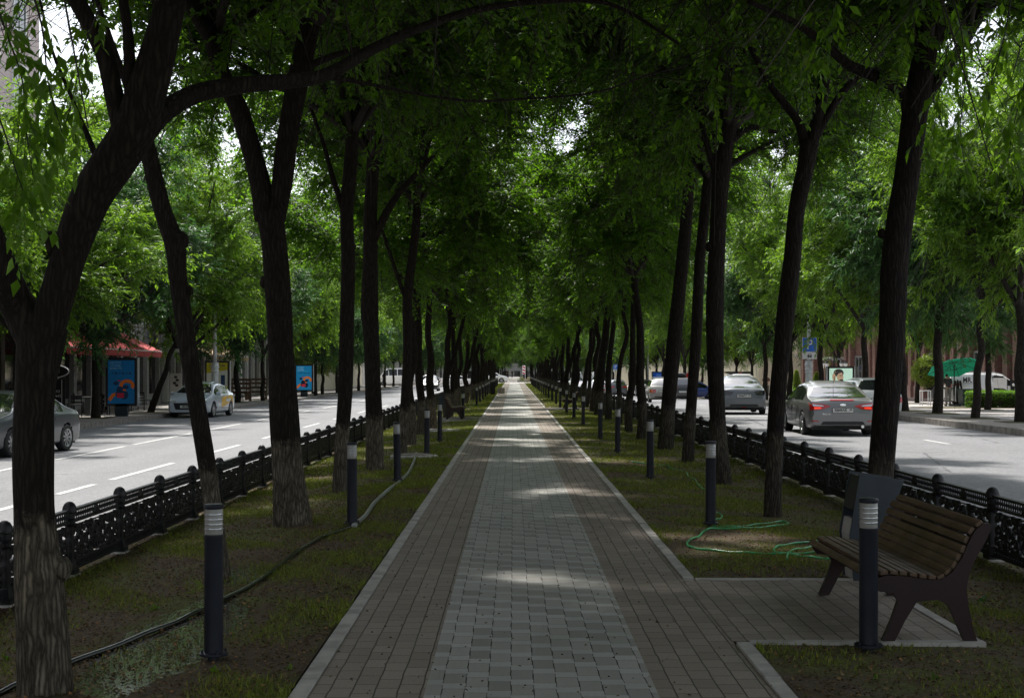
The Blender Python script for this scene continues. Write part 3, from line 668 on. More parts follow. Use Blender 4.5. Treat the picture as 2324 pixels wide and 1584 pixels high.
traced_tree(19.8, [[(771, 1114, 40), (776, 1000, 37), (784, 880, 36), (787, 740, 37), (790, 600, 35), (787, 480, 32), (795, 380, 34), (802, 250, 30), (800, 120, 26), (806, -20, 22)],
    [(788, 500, 18), (760, 420, 14), (735, 330, 10), (700, 230, 8)], [(800, 270, 16), (840, 190, 12), (880, 90, 9), (930, 0, 7)]],
    'slim straight dark tree just right of the big forked one', [(-2.25, 4.9, 0, .95, 1, 4), (-2.2, 6.6, 0, .85, 2, 1)], gl_, [(800, 560, 8, .9)])
traced_tree(24.3, [[(852, 1062, 46), (850, 960, 42), (846, 860, 40), (842, 760, 42), (838, 700, 46), (840, 600, 38), (840, 500, 36), (846, 380, 32), (850, 280, 28), (846, 150, 24), (850, 20, 20)],
    [(842, 560, 22), (868, 500, 20), (905, 440, 17), (950, 390, 13), (1010, 330, 9), (1080, 290, 6)], [(846, 360, 14), (815, 280, 11), (800, 200, 8)]],
    'dark tree with a swelling halfway up its trunk and a limb reaching over the path', [(-2.4, 5.2, 0, 1.0, 2, 5)], gl_, [(828, 720, 10, -.9), (852, 560, 7, .8)])
traced_tree(28.3, [[(911, 1030, 26), (918, 940, 25), (925, 800, 24), (925, 680, 24), (935, 590, 22), (945, 500, 20), (950, 400, 18), (960, 280, 14)], [(925, 690, 12), (900, 620, 10), (880, 560, 8), (860, 500, 6)]],
    'dark tree leaning right behind the third bollard light on the left', [(-1.92, 4.9, 0, .95, 0, 2.2), (-1.85, 6.4, 0, .9, 1, .5)], gl_)
def simple_tree(Y, X, wpx, lean, label, k, gfun, H=4.3, sc=.95, group='trees lining the path', fork=False, name='tree', bark='bark', crown_=None, rzc=None, cz=None):
    gz = gfun(X); root = tree_root(name, (X, Y, gz), label, group); b = MB(); r = wpx * .93 / 2 / F * Y; rg = np.random.default_rng(int(Y * 37) + int(X * 11) + 999)
    Q = [np.array([0, 0, -.06])]; n = 7
    for i in range(1, n): z = H * i / (n - 1); Q.append(np.array([lean * z + rg.normal(0, .05), rg.normal(0, .05), z]))
    P, R_ = smooth_path(Q, np.linspace(r * 1.1, r * .66, n)); rough_tube(b, P, R_, 11, int(Y * 10), .05, flare=True); top = Q[-1]
    if fork:
        j = Q[2]; P2, R2 = smooth_path([j, j + np.array([.25, 0, .7]), j + np.array([.55, .1, 1.9]), j + np.array([.8, .1, 3.0])], [r * .7, r * .62, r * .5, r * .4]); rough_tube(b, P2, R2, 9, 5, .05)
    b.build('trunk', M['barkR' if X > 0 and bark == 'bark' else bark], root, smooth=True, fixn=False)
    me, lb = crown_ or CA[k]; rz = rg.uniform(0, 6) if rzc is None else rzc
    for nn, mm in (('branches', lb), ('crown', me)):
        o = mobj(nn, mm, root, (top[0], top[1], (H - .25) if cz is None else cz)); o.rotation_euler = (rg.normal(0, .04), rg.normal(0, .04), rz); o.scale = (sc, sc, sc * rg.uniform(.92, 1.08))
    return root
# further trees of the left row: (Y, picture x of foot, width, lean)
ordn = ['seventh', 'eighth', 'ninth', 'tenth', 'eleventh', 'twelfth', 'thirteenth', 'fourteenth', 'fifteenth', 'sixteenth', 'seventeenth', 'eighteenth', 'nineteenth', 'twentieth', 'twenty first', 'twenty second', 'twenty third', 'twenty fourth', 'twenty fifth', 'twenty sixth', 'twenty seventh', 'twenty eighth', 'twenty ninth', 'thirtieth', 'thirty first', 'thirty second', 'thirty third', 'thirty fourth', 'thirty fifth', 'thirty sixth', 'thirty seventh', 'thirty eighth']
Lrow = [(32.5, 933, 22, .0), (37.8, 952, 21, .0), (40.3, 982, 20, -.02), (49, 1013, 17, .03), (51.5, 1022, 12, .05), (61, 1033, 11, .0), (69, 1041, 11, .03), (72, 1054, 12, .05), (80, 1072, 10, .02), (86, 1076, 10, .0), (92, 1084, 10, .0), (99, 1090, 9, .03), (106, 1096, 9, 0), (113, 1098, 8, .02), (120, 1104, 8, 0), (128, 1107, 8, 0), (137, 1112, 7, .02), (146, 1114, 7, 0), (156, 1118, 7, 0), (166, 1120, 6, 0), (177, 1123, 6, 0)]
for i, (Y, x, wd, ln) in enumerate(Lrow):
    far = Y > 100; simple_tree(Y, (x - VX) / F * Y, wd, ln, '%s tree from the camera in the row left of the path' % ordn[i], i % 3, gl_, H=4.0 - (.7 if far else 0), sc=.95 if not far else .85, fork=i in (3, 7))
# --- right row, nearest first
traced_tree(12.4, [[(1985, 1270, 74), (1992, 1180, 68), (1998, 1085, 64), (2008, 950, 66), (2016, 850, 70), (2024, 740, 66), (2030, 600, 66), (2046, 480, 64), (2062, 380, 62), (2076, 270, 62), (2090, 180, 60), (2108, 80, 52), (2130, -40, 46)],
    [(2070, 300, 40), (2050, 215, 34), (1995, 178, 30, 12.2), (1930, 150, 25, 12), (1870, 100, 21, 11.8), (1800, 50, 17, 11.5), (1700, 5, 13, 11)],
    [(2082, 260, 36), (2130, 180, 28), (2190, 90, 22), (2260, -20, 18)], [(2085, 230, 20), (2085, 120, 12), (2060, 0, 10), (2050, -60, 8)]],
    'thick dark tree with a round branch scar, behind the bin and wooden bench', [(3.59, 4.4, 0, .95, 1, .9), (3.95, 4.5, 0, .8, 0, 3), (1.82, 4.55, -1.4, .8, 2, 2.2)], gr_, [(2040, 775, 17, .5), (2000, 530, 8, -.9)], group='trees lining the path')
traced_tree(16.0, [[(1752, 1172, 46), (1756, 1050, 42), (1762, 930, 42), (1772, 820, 44), (1785, 700, 46), (1798, 590, 44), (1808, 480, 42), (1828, 380, 40), (1838, 320, 46)],
    [(1832, 340, 30), (1812, 280, 22), (1780, 235, 20), (1745, 190, 18), (1700, 100, 16), (1660, 30, 13), (1620, -60, 10)],
    [(1842, 330, 34), (1858, 260, 30), (1872, 180, 28), (1888, 90, 24), (1900, -20, 20)],
    [(1845, 325, 24), (1880, 260, 20), (1930, 190, 17), (1990, 160, 14), (2060, 210, 10)]],
    'slender dark tree leaning right with a high three-way fork, left of the grey sedan', [(3.6, 5.1, 0, 1.0, 2, 3.3)], gr_, [])
traced_tree(20.6, [[(1640, 1098, 46), (1630, 980, 42), (1624, 860, 42), (1622, 720, 44), (1626, 600, 42), (1632, 480, 40), (1640, 380, 42), (1655, 280, 36), (1672, 180, 32), (1690, 60, 28), (1705, -60, 22)],
    [(1640, 430, 20), (1610, 350, 16), (1590, 250, 12), (1600, 150, 9)], [(1650, 330, 20), (1700, 290, 15), (1760, 300, 10), (1800, 290, 7)]],
    'straight dark tree right of the path, in front of the leaning pair', [(3.12, 5.1, 0, 1.0, 0, 1.7), (3.4, 6.9, 0, .9, 1, .7)], gr_, [(1608, 560, 8, -.9)])
traced_tree(25.4, [[(1560, 1050, 30), (1568, 930, 28), (1580, 760, 28), (1588, 600, 28), (1600, 480, 26), (1612, 360, 24), (1625, 240, 20)]],
    'thin dark tree leaning right, right-hand one of the leaning pair', [(3.5, 5.0, 0, .95, 1, .4), (3.6, 6.3, 0, .9, 2, 3)], gr_)
traced_tree(29.7, [[(1509, 1018, 37), (1516, 930, 36), (1528, 800, 35), (1540, 680, 34), (1552, 560, 32), (1562, 430, 28), (1560, 320, 24), (1550, 250, 20)], [(1560, 360, 14), (1590, 280, 12), (1610, 190, 9)]],
    'broad dark tree leaning right, left-hand one of the leaning pair', [(3.65, 5.4, 0, 1.0, 2, 2)], gr_)
Rrow = [(34, 1454, 22, -.03), (38, 1427, 18, .04), (43.5, 1405, 13, .04), (47.5, 1380, 15, .05), (52, 1361, 24, .07), (57, 1345, 14, .06), (63, 1330, 10, .09), (68, 1324, 12, .1), (77, 1306, 11, .07), (82, 1299, 14, .06), (88, 1286, 13, .01), (94, 1274, 11, .04), (101, 1264, 8, .0), (110, 1257, 12, .0), (118, 1250, 11, 0), (126, 1245, 10, 0), (134, 1240, 9, 0), (142, 1236, 8, .03), (151, 1231, 8, 0), (160, 1227, 7, 0), (170, 1224, 7, .02), (180, 1220, 6, 0)]
for i, (Y, x, wd, ln) in enumerate(Rrow):
    far = Y > 100; simple_tree(Y, (x - VX) / F * Y, wd, ln, '%s tree from the camera in the row right of the path' % (['sixth'] + ordn)[i], (i + 1) % 3, gr_, H=4.1 - (.8 if far else 0), sc=.95 if not far else .85, fork=i in (10, 13))
# unseen trees added beside and behind the photographer, for their shade
def shade_tree(X, Y, k):
    g_ = gr_ if X > 0 else gl_; root = tree_root('tree', (X, Y, g_(X)), 'unseen tree added for shade %s' % ('left of the photographer', 'right of the photographer', 'behind the photographer', 'just left of the photographer, close to the nearest trunk')[(2, 0, 1, 3).index(k)], 'unseen trees added for shade'); b = MB()
    P, R_ = smooth_path([np.array([0, 0, -.06]), np.array([.05, 0, 2]), np.array([0, .05, 4.4])], [.17, .14, .11]); rough_tube(b, P, R_, 11, 5, .05); b.build('trunk', M['bark'], root, smooth=True, fixn=False)
    for nn, mm in (('branches', CA[k % 3][1]), ('crown', CA[k % 3][0])): o = mobj(nn, mm, root, (0, 0, 4.2)); o.rotation_euler = (0, 0, k); o.scale = (1.05,) * 3
shade_tree(-2.5, -.5, 2); shade_tree(-2.7, 3.7, 3); shade_tree(3.2, 6.0, 0); shade_tree(3.1, -1.5, 1)

# leafy sprays hanging close to the camera
def hanging_spray(name, root, strands, ll, lw, seed, mat, k=11, nt=7):
    rg = np.random.default_rng(seed); VV = []; FF = []; n0 = 0
    for pts, w in strands:
        P = np.array([px(*p) for p in pts]) - np.array(root.location); Q, R_ = smooth_path(P, np.linspace(w, w * .35, len(P)), 5); MB().tube(Q, R_, 5, cap=False).build('hanging_twig', M['twig'], root, smooth=True, fixn=False)
        idx = np.linspace(len(Q) * .12, len(Q) - 1.01, nt * 2).astype(int); t = nrm(np.gradient(Q, axis=0))[idx]
        D = nrm(t * .6 + rg.normal(0, .55, (len(idx), 3)) + np.array([0, 0, -.25])); Ln = rg.uniform(.14, .30, len(idx))
        V, Fc = leaves(Q[idx], D, Ln, k, ll, lw, .75, rg, .55, .42); V2, F2 = twigs(Q[idx], D, Ln, .75, .002)
        for a, b_ in ((V, Fc), (V2, F2)): VV.append(a); FF.append(b_ + n0); n0 += len(a)
    mobj('crown', fast_mesh('crown', np.concatenate(VV), np.concatenate(FF), [mat]), root)
Ltree = [o for o in bpy.data.objects if o.get('label', '').startswith('thick pale-footed')][0]
bpy.context.view_layer.update()
hanging_spray('s', Ltree, [
    ([(60, -60, 6.3), (95, 60, 6.3), (110, 190, 6.3), (140, 300, 6.2)], .006),
    ([(-10, 10, 6.0), (20, 90, 6.0), (50, 180, 6.0), (60, 300, 6.0), (75, 400, 6)], .005),
    ([(-30, 200, 5.9), (10, 300, 5.9), (40, 400, 5.9), (70, 470, 5.9)], .005),
    ([(230, 10, 7), (190, 110, 7), (170, 200, 7), (150, 280, 7)], .005)], .07, .03, 5, M['leafA'], 9, 6)
Rtree = [o for o in bpy.data.objects if o.get('label', '').startswith('thick dark tree with a round')][0]
hanging_spray('s', Rtree, [
    ([(2150, -40, 10), (2180, 60, 10), (2190, 180, 10), (2180, 300, 10), (2195, 400, 10)], .006),
    ([(2300, -40, 9.5), (2280, 80, 9.5), (2250, 190, 9.5), (2230, 300, 9.5)], .006),
    ([(2370, 60, 9), (2330, 170, 9), (2300, 290, 9), (2290, 360, 9)], .006),
    ([(2120, -60, 11), (2150, 90, 11), (2130, 220, 11), (2120, 300, 11)], .005),
    ([(1900, -60, 9.5), (1890, 30, 9.5), (1860, 90, 9.5), (1840, 150, 9.5)], .005)], .085, .038, 6, M['leafA'], 8, 6)
# ------------------------------------------------------------------ street trees beyond both carriageways
def street_tree(X, Y, gz, label, k, r=.17, H=3.0, sc=1.15, lean=(0, 0), group='street trees on the left pavement', crown_=None, bark='bark2', pit=True, nm='street_tree'):
    root = tree_root(nm, (X, Y, gz), label, group); b = MB(); rg = np.random.default_rng(int(Y * 13 + X * 7) + 5000)
    n = 6; Q = [np.array([0, 0, -.05])] + [np.array([lean[0] * i / 5 + rg.normal(0, .04), lean[1] * i / 5, H * i / 5]) for i in range(1, 6)]
    P, R_ = smooth_path(Q, np.linspace(r * 1.1, r * .7, n)); rough_tube(b, P, R_, 10, int(Y), .04, flare=True); b.build('trunk', M[bark], root, smooth=True, fixn=False)
    if pit: MB().box((0, 0, .006), (1.2, 1.2, .02)).build('tree_pit', M['lawn'], root)
    me, lb = crown_ or CB[k]; rz = rg.uniform(0, 6)
    for nn, mm in (('branches', lb), ('crown', me)):
        o = mobj(nn, mm, root, (Q[-1][0], Q[-1][1], H - .3)); o.rotation_euler = (0, 0, rz); o.scale = (sc, sc, sc * (rg.uniform(.85, .9) if X < -10 and Y < 50 else 1.03 if X < -10 and Y < 65 else rg.uniform(1.1, 1.3)))
    return root
def num(i):
    o = ['first', 'second', 'third', 'fourth', 'fifth', 'sixth', 'seventh', 'eighth', 'ninth', 'tenth', 'eleventh', 'twelfth', 'thirteenth', 'fourteenth', 'fifteenth', 'sixteenth', 'seventeenth', 'eighteenth', 'nineteenth']; t = ['', '', 'twenty', 'thirty', 'forty', 'fifty', 'sixty']
    return o[i - 1] if i < 20 else (t[i // 10] + (' ' + o[i % 10 - 1] if i % 10 else 'th')).strip()
SWL = lambda Y: float(lz_(Y)) + .15
SWR = lambda Y: float(plz(14.7, Y))
nearest = ['nearest', 'second', 'third', 'fourth', 'fifth'] + ['sixth'] + ordn
Ls = [(-16.3, 21, .19), (-16.0, 29, .17), (-16.2, 38, .17), (-16.0, 46, .16), (-15.95, 54.3, .165), (-15.75, 61.7, .14), (-16.1, 70.5, .15), (-15.9, 82, .17), (-15.4, 87.5, .13), (-15.6, 96, .15), (-15.0, 108, .14), (-15.3, 114, .13), (-15.0, 121, .13), (-15.2, 129, .13), (-15.0, 138, .14), (-15.2, 148, .14), (-15.1, 158, .14), (-15.2, 168, .14), (-15.1, 179, .14)]
for i, (X, Y, r) in enumerate(Ls):
    lean = (1.1, .2) if i == 5 else (0, 0)
    street_tree(X, Y, SWL(Y), '%s leafy tree on the left pavement, counting away from the camera' % nearest[i], (0, 2, 1)[i % 3], r, 3.1, 1.3 if i < 8 else 1.15, lean)
Rs = [(15.0, 24, .18), (14.9, 33, .18), (14.9, 41.7, .2), (14.6, 45, .13), (14.9, 50, .17), (14.6, 53, .14), (14.7, 59.5, .15), (14.8, 68.5, .14), (14.8, 76, .15), (14.9, 84, .15), (14.6, 121, .15), (14.8, 129, .15), (14.6, 138, .15), (14.8, 147, .15), (14.7, 157, .15), (14.8, 168, .15), (14.6, 179, .15)]
for i, (X, Y, r) in enumerate(Rs):
    street_tree(X, Y, SWR(Y), '%s leafy tree on the right pavement, counting away from the camera' % nearest[i], (1, 0, 1, 0, 2)[i % 5], r, 3.5 + (.1 if i < 5 else 0), 1.08 if i < 6 else 1.22, (.35, 0) if i in (3,) else ((-.25, 0) if i == 5 else (0, 0)), 'street trees on the right pavement')
for i, (X, Y) in enumerate([(20.5, 122), (21, 134), (20.5, 146), (21, 158), (20.5, 171), (22, 66), (25, 88), (24, 105)]):
    street_tree(X, Y, float(plz(X, Y)), '%s tree of the plaza row behind the right pavement' % nearest[i], i % 3, .15, 3.2, 1.0, group='trees of the plaza row', nm='plaza_tree')
# small yellow-green trees low on the left pavement
for i, (X, Y) in enumerate([(-17.2, 112), (-16.8, 119), (-17, 127), (-16.7, 136)]):
    street_tree(X, Y, SWL(Y), 'small yellow-green tree, %s of four beyond the blue advertising panel' % nearest[i], 0, .09, 1.9, .8, group='small yellow-green trees', crown_=CY, pit=False, nm='young_tree')
# beyond the cross street
k = 0
for X in (-15.5, -9.5, -2.9, 3.3, 9, 14.5):
    for Y in np.arange(201, 330, 13):
        if abs(X) in (9.5, 9) and Y < 225: continue
        k += 1; street_tree(X + rng.normal(0, .4), Y + rng.normal(0, 2), -.35 if abs(X) > 5 else -.02, '%s leafy tree of the rows beyond the far cross street' % num(k), int(k) % 3, .16, 3.0, 1.15, group='trees beyond the cross street', pit=False, nm='distant_tree')
for i, X in enumerate(np.arange(-60, 70, 9.5)): street_tree(X, 345 + 8 * (i % 2), -.8, '%s tree from the left in the far belt closing the avenue' % num(i + 1), i % 3, .2, 3, 1.7, group='trees of the far belt', pit=False, nm='distant_tree')

# ------------------------------------------------------------------ buildings
M['pink'] = pm('pink_stucco', (0.62, 0.50, 0.49), 0.85, var=.08); M['cream'] = pm('cream_stucco', (0.66, 0.60, 0.46), .85, var=.08)
M['greystucco'] = pm('grey_stucco', (0.36, 0.35, 0.34), .85, var=.12); M['palewall'] = pm('pale_stucco', (0.58, 0.56, 0.53), .85, var=.1)
M['darkstone'] = pm('dark_stone', (0.06, 0.056, 0.055), .35, var=.3, scale=3); M['roof'] = pm('roof_tiles', (0.16, 0.09, 0.07), .7, var=.3, scale=8)
M['rolling'] = pm('plinth_granite', (0.2, 0.19, 0.185), .5, var=.2, scale=12)
def granite():
    g = NG('red_granite'); co = g.co(); sep = g.n('ShaderNodeSeparateXYZ'); g.l(co, sep.inputs[0]); cm = g.n('ShaderNodeCombineXYZ')
    g.l(g.math('ADD', sep.outputs[1], sep.outputs[0]), cm.inputs[0]); g.l(sep.outputs[2], cm.inputs[1])
    b = g.n('ShaderNodeTexBrick'); g.l(cm.outputs[0], b.inputs['Vector']); b.offset = .5
    b.inputs['Scale'].default_value = 1; b.inputs['Brick Width'].default_value = 1.1; b.inputs['Row Height'].default_value = .72; b.inputs['Mortar Size'].default_value = .012
    b.inputs['Color1'].default_value = (.165, .082, .070, 1); b.inputs['Color2'].default_value = (.125, .064, .056, 1); b.inputs['Mortar'].default_value = (.26, .18, .16, 1)
    sp = g.noise(co, 30, 5, .8); g.col(g.mix(g.math('MULTIPLY', sp, .35), b.outputs['Color'], (.23, .14, .12))); return g.set(.32, spec=.5)
M['granite'] = granite()

def building(name, label, x0, x1, y0, y1, z0, h, mat, face=1, floors=4, fh=3.3, base=4.2, bay=3.0, win=(1.3, 1.8), roof=None, cornice=True, wins=True, endwins=False):
    root = empty(name, ((x0 + x1) / 2, (y0 + y1) / 2, z0), 0, label, 'building'); lx, ly = (x1 - x0) / 2, (y1 - y0) / 2
    MB().box((0, 0, h / 2 - .5), (x1 - x0, y1 - y0, h + 1)).build('wall', mat, root)
    fx = lx * face
    b = MB(); 
    for zc in ([base] + ([h - .9] if h > 8 else [])): b.box((0, 0, zc), (x1 - x0 + .25, y1 - y0 + .25, .22))
    if cornice: b.box((0, 0, h + .12), (x1 - x0 + 1.0, y1 - y0 + 1.0, .25)); b.box((0, 0, h - .12), (x1 - x0 + .6, y1 - y0 + .6, .22))
    b.build('cornice', M['palewall'], root)
    if roof:
        b = MB(); e = .6; b.add([[-lx - e, -ly - e, h + .25], [lx + e, -ly - e, h + .25], [lx + e, ly + e, h + .25], [-lx - e, ly + e, h + .25], [0, -ly + lx * .9, h + .25 + roof], [0, ly - lx * .9, h + .25 + roof]], [(0, 1, 4), (1, 2, 5, 4), (2, 3, 5), (3, 0, 4, 5), (3, 2, 1, 0)]); b.build('roof', M['roof'], root)
    if wins:
        n = int((y1 - y0) / bay); wm = None
        def win_mesh():
            b = MB(); W, Hh = win; t = .09
            for s in (-1, 1): b.box((0, s * (W / 2 + t / 2), 0), (.12, t, Hh + 2 * t)); b.box((0, 0, s * (Hh / 2 + t / 2)), (.12, W, t))
            b.box((0, 0, 0), (.1, .05, Hh)); b.box((0, 0, Hh * .18), (.1, W, .05)); b.box((.06 * face, 0, -Hh / 2 - .14), (.3, W + .4, .1)); b.box((.03 * face, 0, Hh / 2 + .17), (.2, W + .3, .12)); return b
        cnt = 0
        for f_ in range(floors):
            for i in range(n):
                if cnt >= 90: break
                y = -ly + bay * (i + .5) + ((y1 - y0) - n * bay) / 2; z = base + fh * f_ + fh * .5 + .1
                if z + 1.1 > h: continue
                if wm is None:
                    wm = win_mesh().build('window', M['white'], root); pn = MB().box((0, 0, 0), (.06, win[0], win[1])).build('pane', M['glass'], wm); o, p = wm, pn
                else:
                    o = wm.copy(); p = pn.copy(); COL.objects.link(o); COL.objects.link(p)
                o.parent = root; o.location = (fx + .05 * face, y, z); p.parent = o; p.location = (-.01 * face, 0, 0); cnt += 1
    return root
# left side
A = building('apartment_building', 'tall pink stucco apartment block with white cornice above the red awning', -34, -20, -6, 60, -.2, 18, M['pink'], 1, 4, 3.4, 4.4, 3.2)
B = building('apartment_building', 'grey house with hipped tiled roof behind the left street trees', -34, -20.3, 61, 96, -.2, 10.5, M['palewall'], 1, 2, 3.2, 4.3, 3.0, roof=3.4)
C3 = building('apartment_building', 'pale building with square bays past the tan awning on the left', -34, -20.1, 97, 140, -.3, 9, M['greystucco'], 1, 2, 3.2, 4.3, 3.0)
building('apartment_building', 'cream building near the far cross street on the left', -34, -19.6, 141, 184, -.4, 14, M['cream'], 1, 3, 3.3, 4.2, 3.0)
building('apartment_building', 'pale block beyond the cross street on the left', -36, -21, 202, 300, -.6, 15, M['palewall'], 1, 3, 3.3, 4.2, 3.6)
building('apartment_building', 'pale block beyond the cross street on the right', 21, 36, 202, 300, -1.0, 15, M['cream'], -1, 3, 3.3, 4.2, 3.6)
building('apartment_building', 'cream stone building behind the blue screen on the right', 26, 40, 151, 184, -1.0, 13, M['cream'], -1, 3, 3.3, 4.2, 3.0)
E2 = building('apartment_building', 'wide pale building closing the avenue in the distance', -60, 60, 372, 390, -1.0, 12, M['greystucco'], 1, 3, 3.3, 4.2, 8, wins=False)
b = MB()
for zz in (1.6, 5.6, 9): 
    for i in range(38): b.box((-56 + i * 3, -9.02, zz), (1.5, .1, 1.9))
b.build('windows', M['glass'], E2)
# the granite building on the right
G = empty('granite_building', (29.5, 105, -.3), 0, 'red granite faced building with tall pilasters across the right plaza', 'building')
MB().box((6, -1, 4.1), (12, 84, 9.2)).build('wall', M['granite'], G); MB().box((6.2, -1, 10.8), (12, 83, 4.2)).build('upper_wall', M['cream'], G)
MB().box((5.6, -1, 8.75), (12.6, 84.6, .3)).build('cornice', M['palewall'], G)
b = MB(); b.box((-.06, -1, .35), (.2, 84.2, .9)); b.build('plinth', M['rolling'], G)
ys = [-40.5, -39, -26, -24.3, -22.6, -20.9, -18.8, -17, -14, -12.4, -10.7, -9, -7.4, -4, -2.4, -.7, 1, 2.7, 8, 9.7, 11.4, 13, 18, 19.7, 21.4, 26, 28, 30, 33, 35, 38]
pil = MB().box((0, 0, 4.3), (.5, .75, 8.6)).box((0, 0, .4), (.6, .85, .9)).build('pilaster', M['granite'], G); pil.location = (-.2, ys[0], 0)
for y in ys[1:]: o = pil.copy(); COL.objects.link(o); o.location = (-.2, y, 0)
pw = MB().box((0, 0, 0), (.08, .7, 5.4)).build('window', M['glass'], G); first = True
for a, c in zip(ys[2:], ys[3:]):
    if c - a < 2.2:
        o = pw if first else pw.copy()
        if not first: COL.objects.link(o)
        first = False; o.location = (-.045, (a + c) / 2, 4.6)
def facade_door(y, w=1.6):
    d = MB().box((0, 0, 1.55), (.12, w, 3.1)).build('door', M['glass'], G, loc=(-.16, y, 0)); b = MB(); b.box((-.1, 0, 1.55), (.05, .06, 3.1)); b.box((-.1, -w / 2, 1.55), (.06, .08, 3.1)); b.box((-.1, w / 2, 1.55), (.06, .08, 3.1)); b.box((-.1, 0, 3.1), (.06, w, .1)); b.build('door_frame', M['steel'], d)
    MB().box((-.16, .25, 1.5), (.04, .05, 1.5)).build('handle', M['chrome'], d)
facade_door(-5.7); facade_door(-15.5, 1.4); facade_door(5.2, 2.4); facade_door(15.4, 2.4)
dp = MB().tube([(-.3, 0, .3), (-.3, 0, 8.6)], .07, 8).build('drainpipe', M['steel'], G, loc=(0, -28.2, 0))
for y in (-11.6, 6.7): o = dp.copy(); COL.objects.link(o); o.location = (0, y, 0)
b = MB(); b.box((-.75, 22.5, 3.0), (1.5, 4.6, .25)); b.build('entrance_canopy', M['greystucco'], G)

# ------------------------------------------------------------------ left shop fronts (parts of the buildings they belong to)
def shopfront(root, y0, y1, x, z, wallmat, n, hh=3.5, panemat='glass'):
    """dark wall skin with pillars, glass panes and a stone sill; coordinates relative to the building"""
    ox, oy, oz = root.location; b = MB(); b.box2((x - ox, y0 - oy, z - oz), (x - ox + .12, y1 - oy, z - oz + hh + .6)); b.build('shop_wall', wallmat, root)
    w = (y1 - y0) / n; pil_ = pane = None
    for i in range(n + 1):
        y = y0 - oy + w * i
        if pil_ is None: pil_ = o = MB().box((0, 0, hh / 2), (.35, .42, hh)).build('pillar', wallmat, root)
        else: o = pil_.copy(); COL.objects.link(o)
        o.location = (x - ox + .22, y, z - oz)
    for i in range(n):
        y = y0 - oy + w * (i + .5)
        if pane is None: pane = o = MB().box((0, 0, 0), (.06, w - .5, hh - .7)).build('shop_window', M[panemat], root)
        else: o = pane.copy(); COL.objects.link(o)
        o.location = (x - ox + .16, y, z - oz + hh / 2 + .2)
M['browndark'] = pm('shop_brown', (0.07, 0.055, 0.045), .5)
shopfront(A, 20, 54, -19.98, -.19, M['browndark'], 15); shopfront(B, 62, 80, -20.28, -.19, M['greystucco'], 7); shopfront(B, 82, 95, -20.28, -.19, M['palewall'], 8, 3.8); shopfront(C3, 98, 138, -20.08, -.2, M['palewall'], 16, 3.6)
shopfront(A, 54.6, 59.9, -19.98, -.19, M['browndark'], 2)

def awning(name, label, x, y0, y1, z0, z1, depth, mat, wall_x, val=.28):
    r = empty(name, (wall_x, (y0 + y1) / 2, 0), 0, label, 'awning'); L = y1 - y0; n = int(L / 1.4); b = MB()
    b.add([[0, -L / 2, z1], [depth, -L / 2, z0], [depth, L / 2, z0], [0, L / 2, z1], [0, -L / 2, z1 + .03], [depth, -L / 2, z0 + .03], [depth, L / 2, z0 + .03], [0, L / 2, z1 + .03]], [(0, 1, 2, 3), (7, 6, 5, 4), (0, 4, 5, 1), (1, 5, 6, 2), (2, 6, 7, 3), (3, 7, 4, 0)]); b.build('canopy', mat, r)
    b = MB(); k = int(L / .35)
    for i in range(k):
        y = -L / 2 + L * (i + .5) / k; w = L / k
        b.add([[depth + .02, y - w / 2, z0 + .02], [depth + .02, y + w / 2, z0 + .02], [depth + .03, y + w * .48, z0 - val * .75], [depth + .03, y, z0 - val], [depth + .03, y - w * .48, z0 - val * .75]] + [[depth + .035, y - w / 2, z0 + .02], [depth + .035, y + w / 2, z0 + .02], [depth + .045, y + w * .48, z0 - val * .75], [depth + .045, y, z0 - val], [depth + .045, y - w * .48, z0 - val * .75]], [(0, 1, 2, 3, 4), (9, 8, 7, 6, 5)])
    b.build('valance', mat, r)
    b = MB(); b.box((depth + .01, 0, z0 + .035), (.07, L, .06)); b.build('front_bar', M['white'], r)
    for i in range(n + 1):
        y = -L / 2 + .1 + (L - .2) * i / n; MB().tube([(0, y, z1 - .5), (depth * .55, y, (z0 + z1) / 2 - .3), (depth, y, z0)], .02, 6).build('arm', M['steel'], r)
    return r
M['redcloth'] = pm('red_awning_cloth', (.55, .085, .085), .8, var=.12, scale=3); M['tancloth'] = pm('tan_awning_cloth', (.48, .36, .2), .8); M['greycloth'] = pm('grey_awning_cloth', (.3, .3, .29), .8)
awning('shop_awning', 'sunlit red awning with scalloped edge over the cafe on the left', -18, 57.2, 73, 2.55, 3.5, 2.0, M['redcloth'], -20)
awning('shop_awning', 'tan awning over the terrace past the white fluted lamp post', -18.4, 84, 96, 2.5, 3.6, 2.2, M['tancloth'], -20.1)
# grey domed entrance awning
r = empty('dome_awning', (-19.3, 78.5, 0), 0, 'grey rounded awning over a shop door, left of the fluted lamp post', 'awning')
b = MB(); nn = 9; V = []; 
for i in range(nn + 1):
    a = PI / 2 * i / nn; V.append([[1.5 * math.cos(a), y, 2.6 + 1.0 * math.sin(a)] for y in (-1.3, -.6, 0, .6, 1.3)])
V = np.array(V).reshape(-1, 3); b.add(V, [(i * 5 + j, i * 5 + j + 1, (i + 1) * 5 + j + 1, (i + 1) * 5 + j) for i in range(nn) for j in range(4)])
b.prism([(1.5 * math.cos(PI / 2 * i / nn), 2.6 + math.sin(PI / 2 * i / nn)) for i in range(nn + 1)] + [(0, 2.6)], -1.3, -1.28, 'xz'); b.prism([(1.5 * math.cos(PI / 2 * i / nn), 2.6 + math.sin(PI / 2 * i / nn)) for i in range(nn + 1)] + [(0, 2.6)], 1.28, 1.3, 'xz')
b.build('canopy', M['greycloth'], r, smooth='auto'); MB().box((1.5, 0, 2.45), (.05, 2.6, .32)).build('valance', M['greycloth'], r)
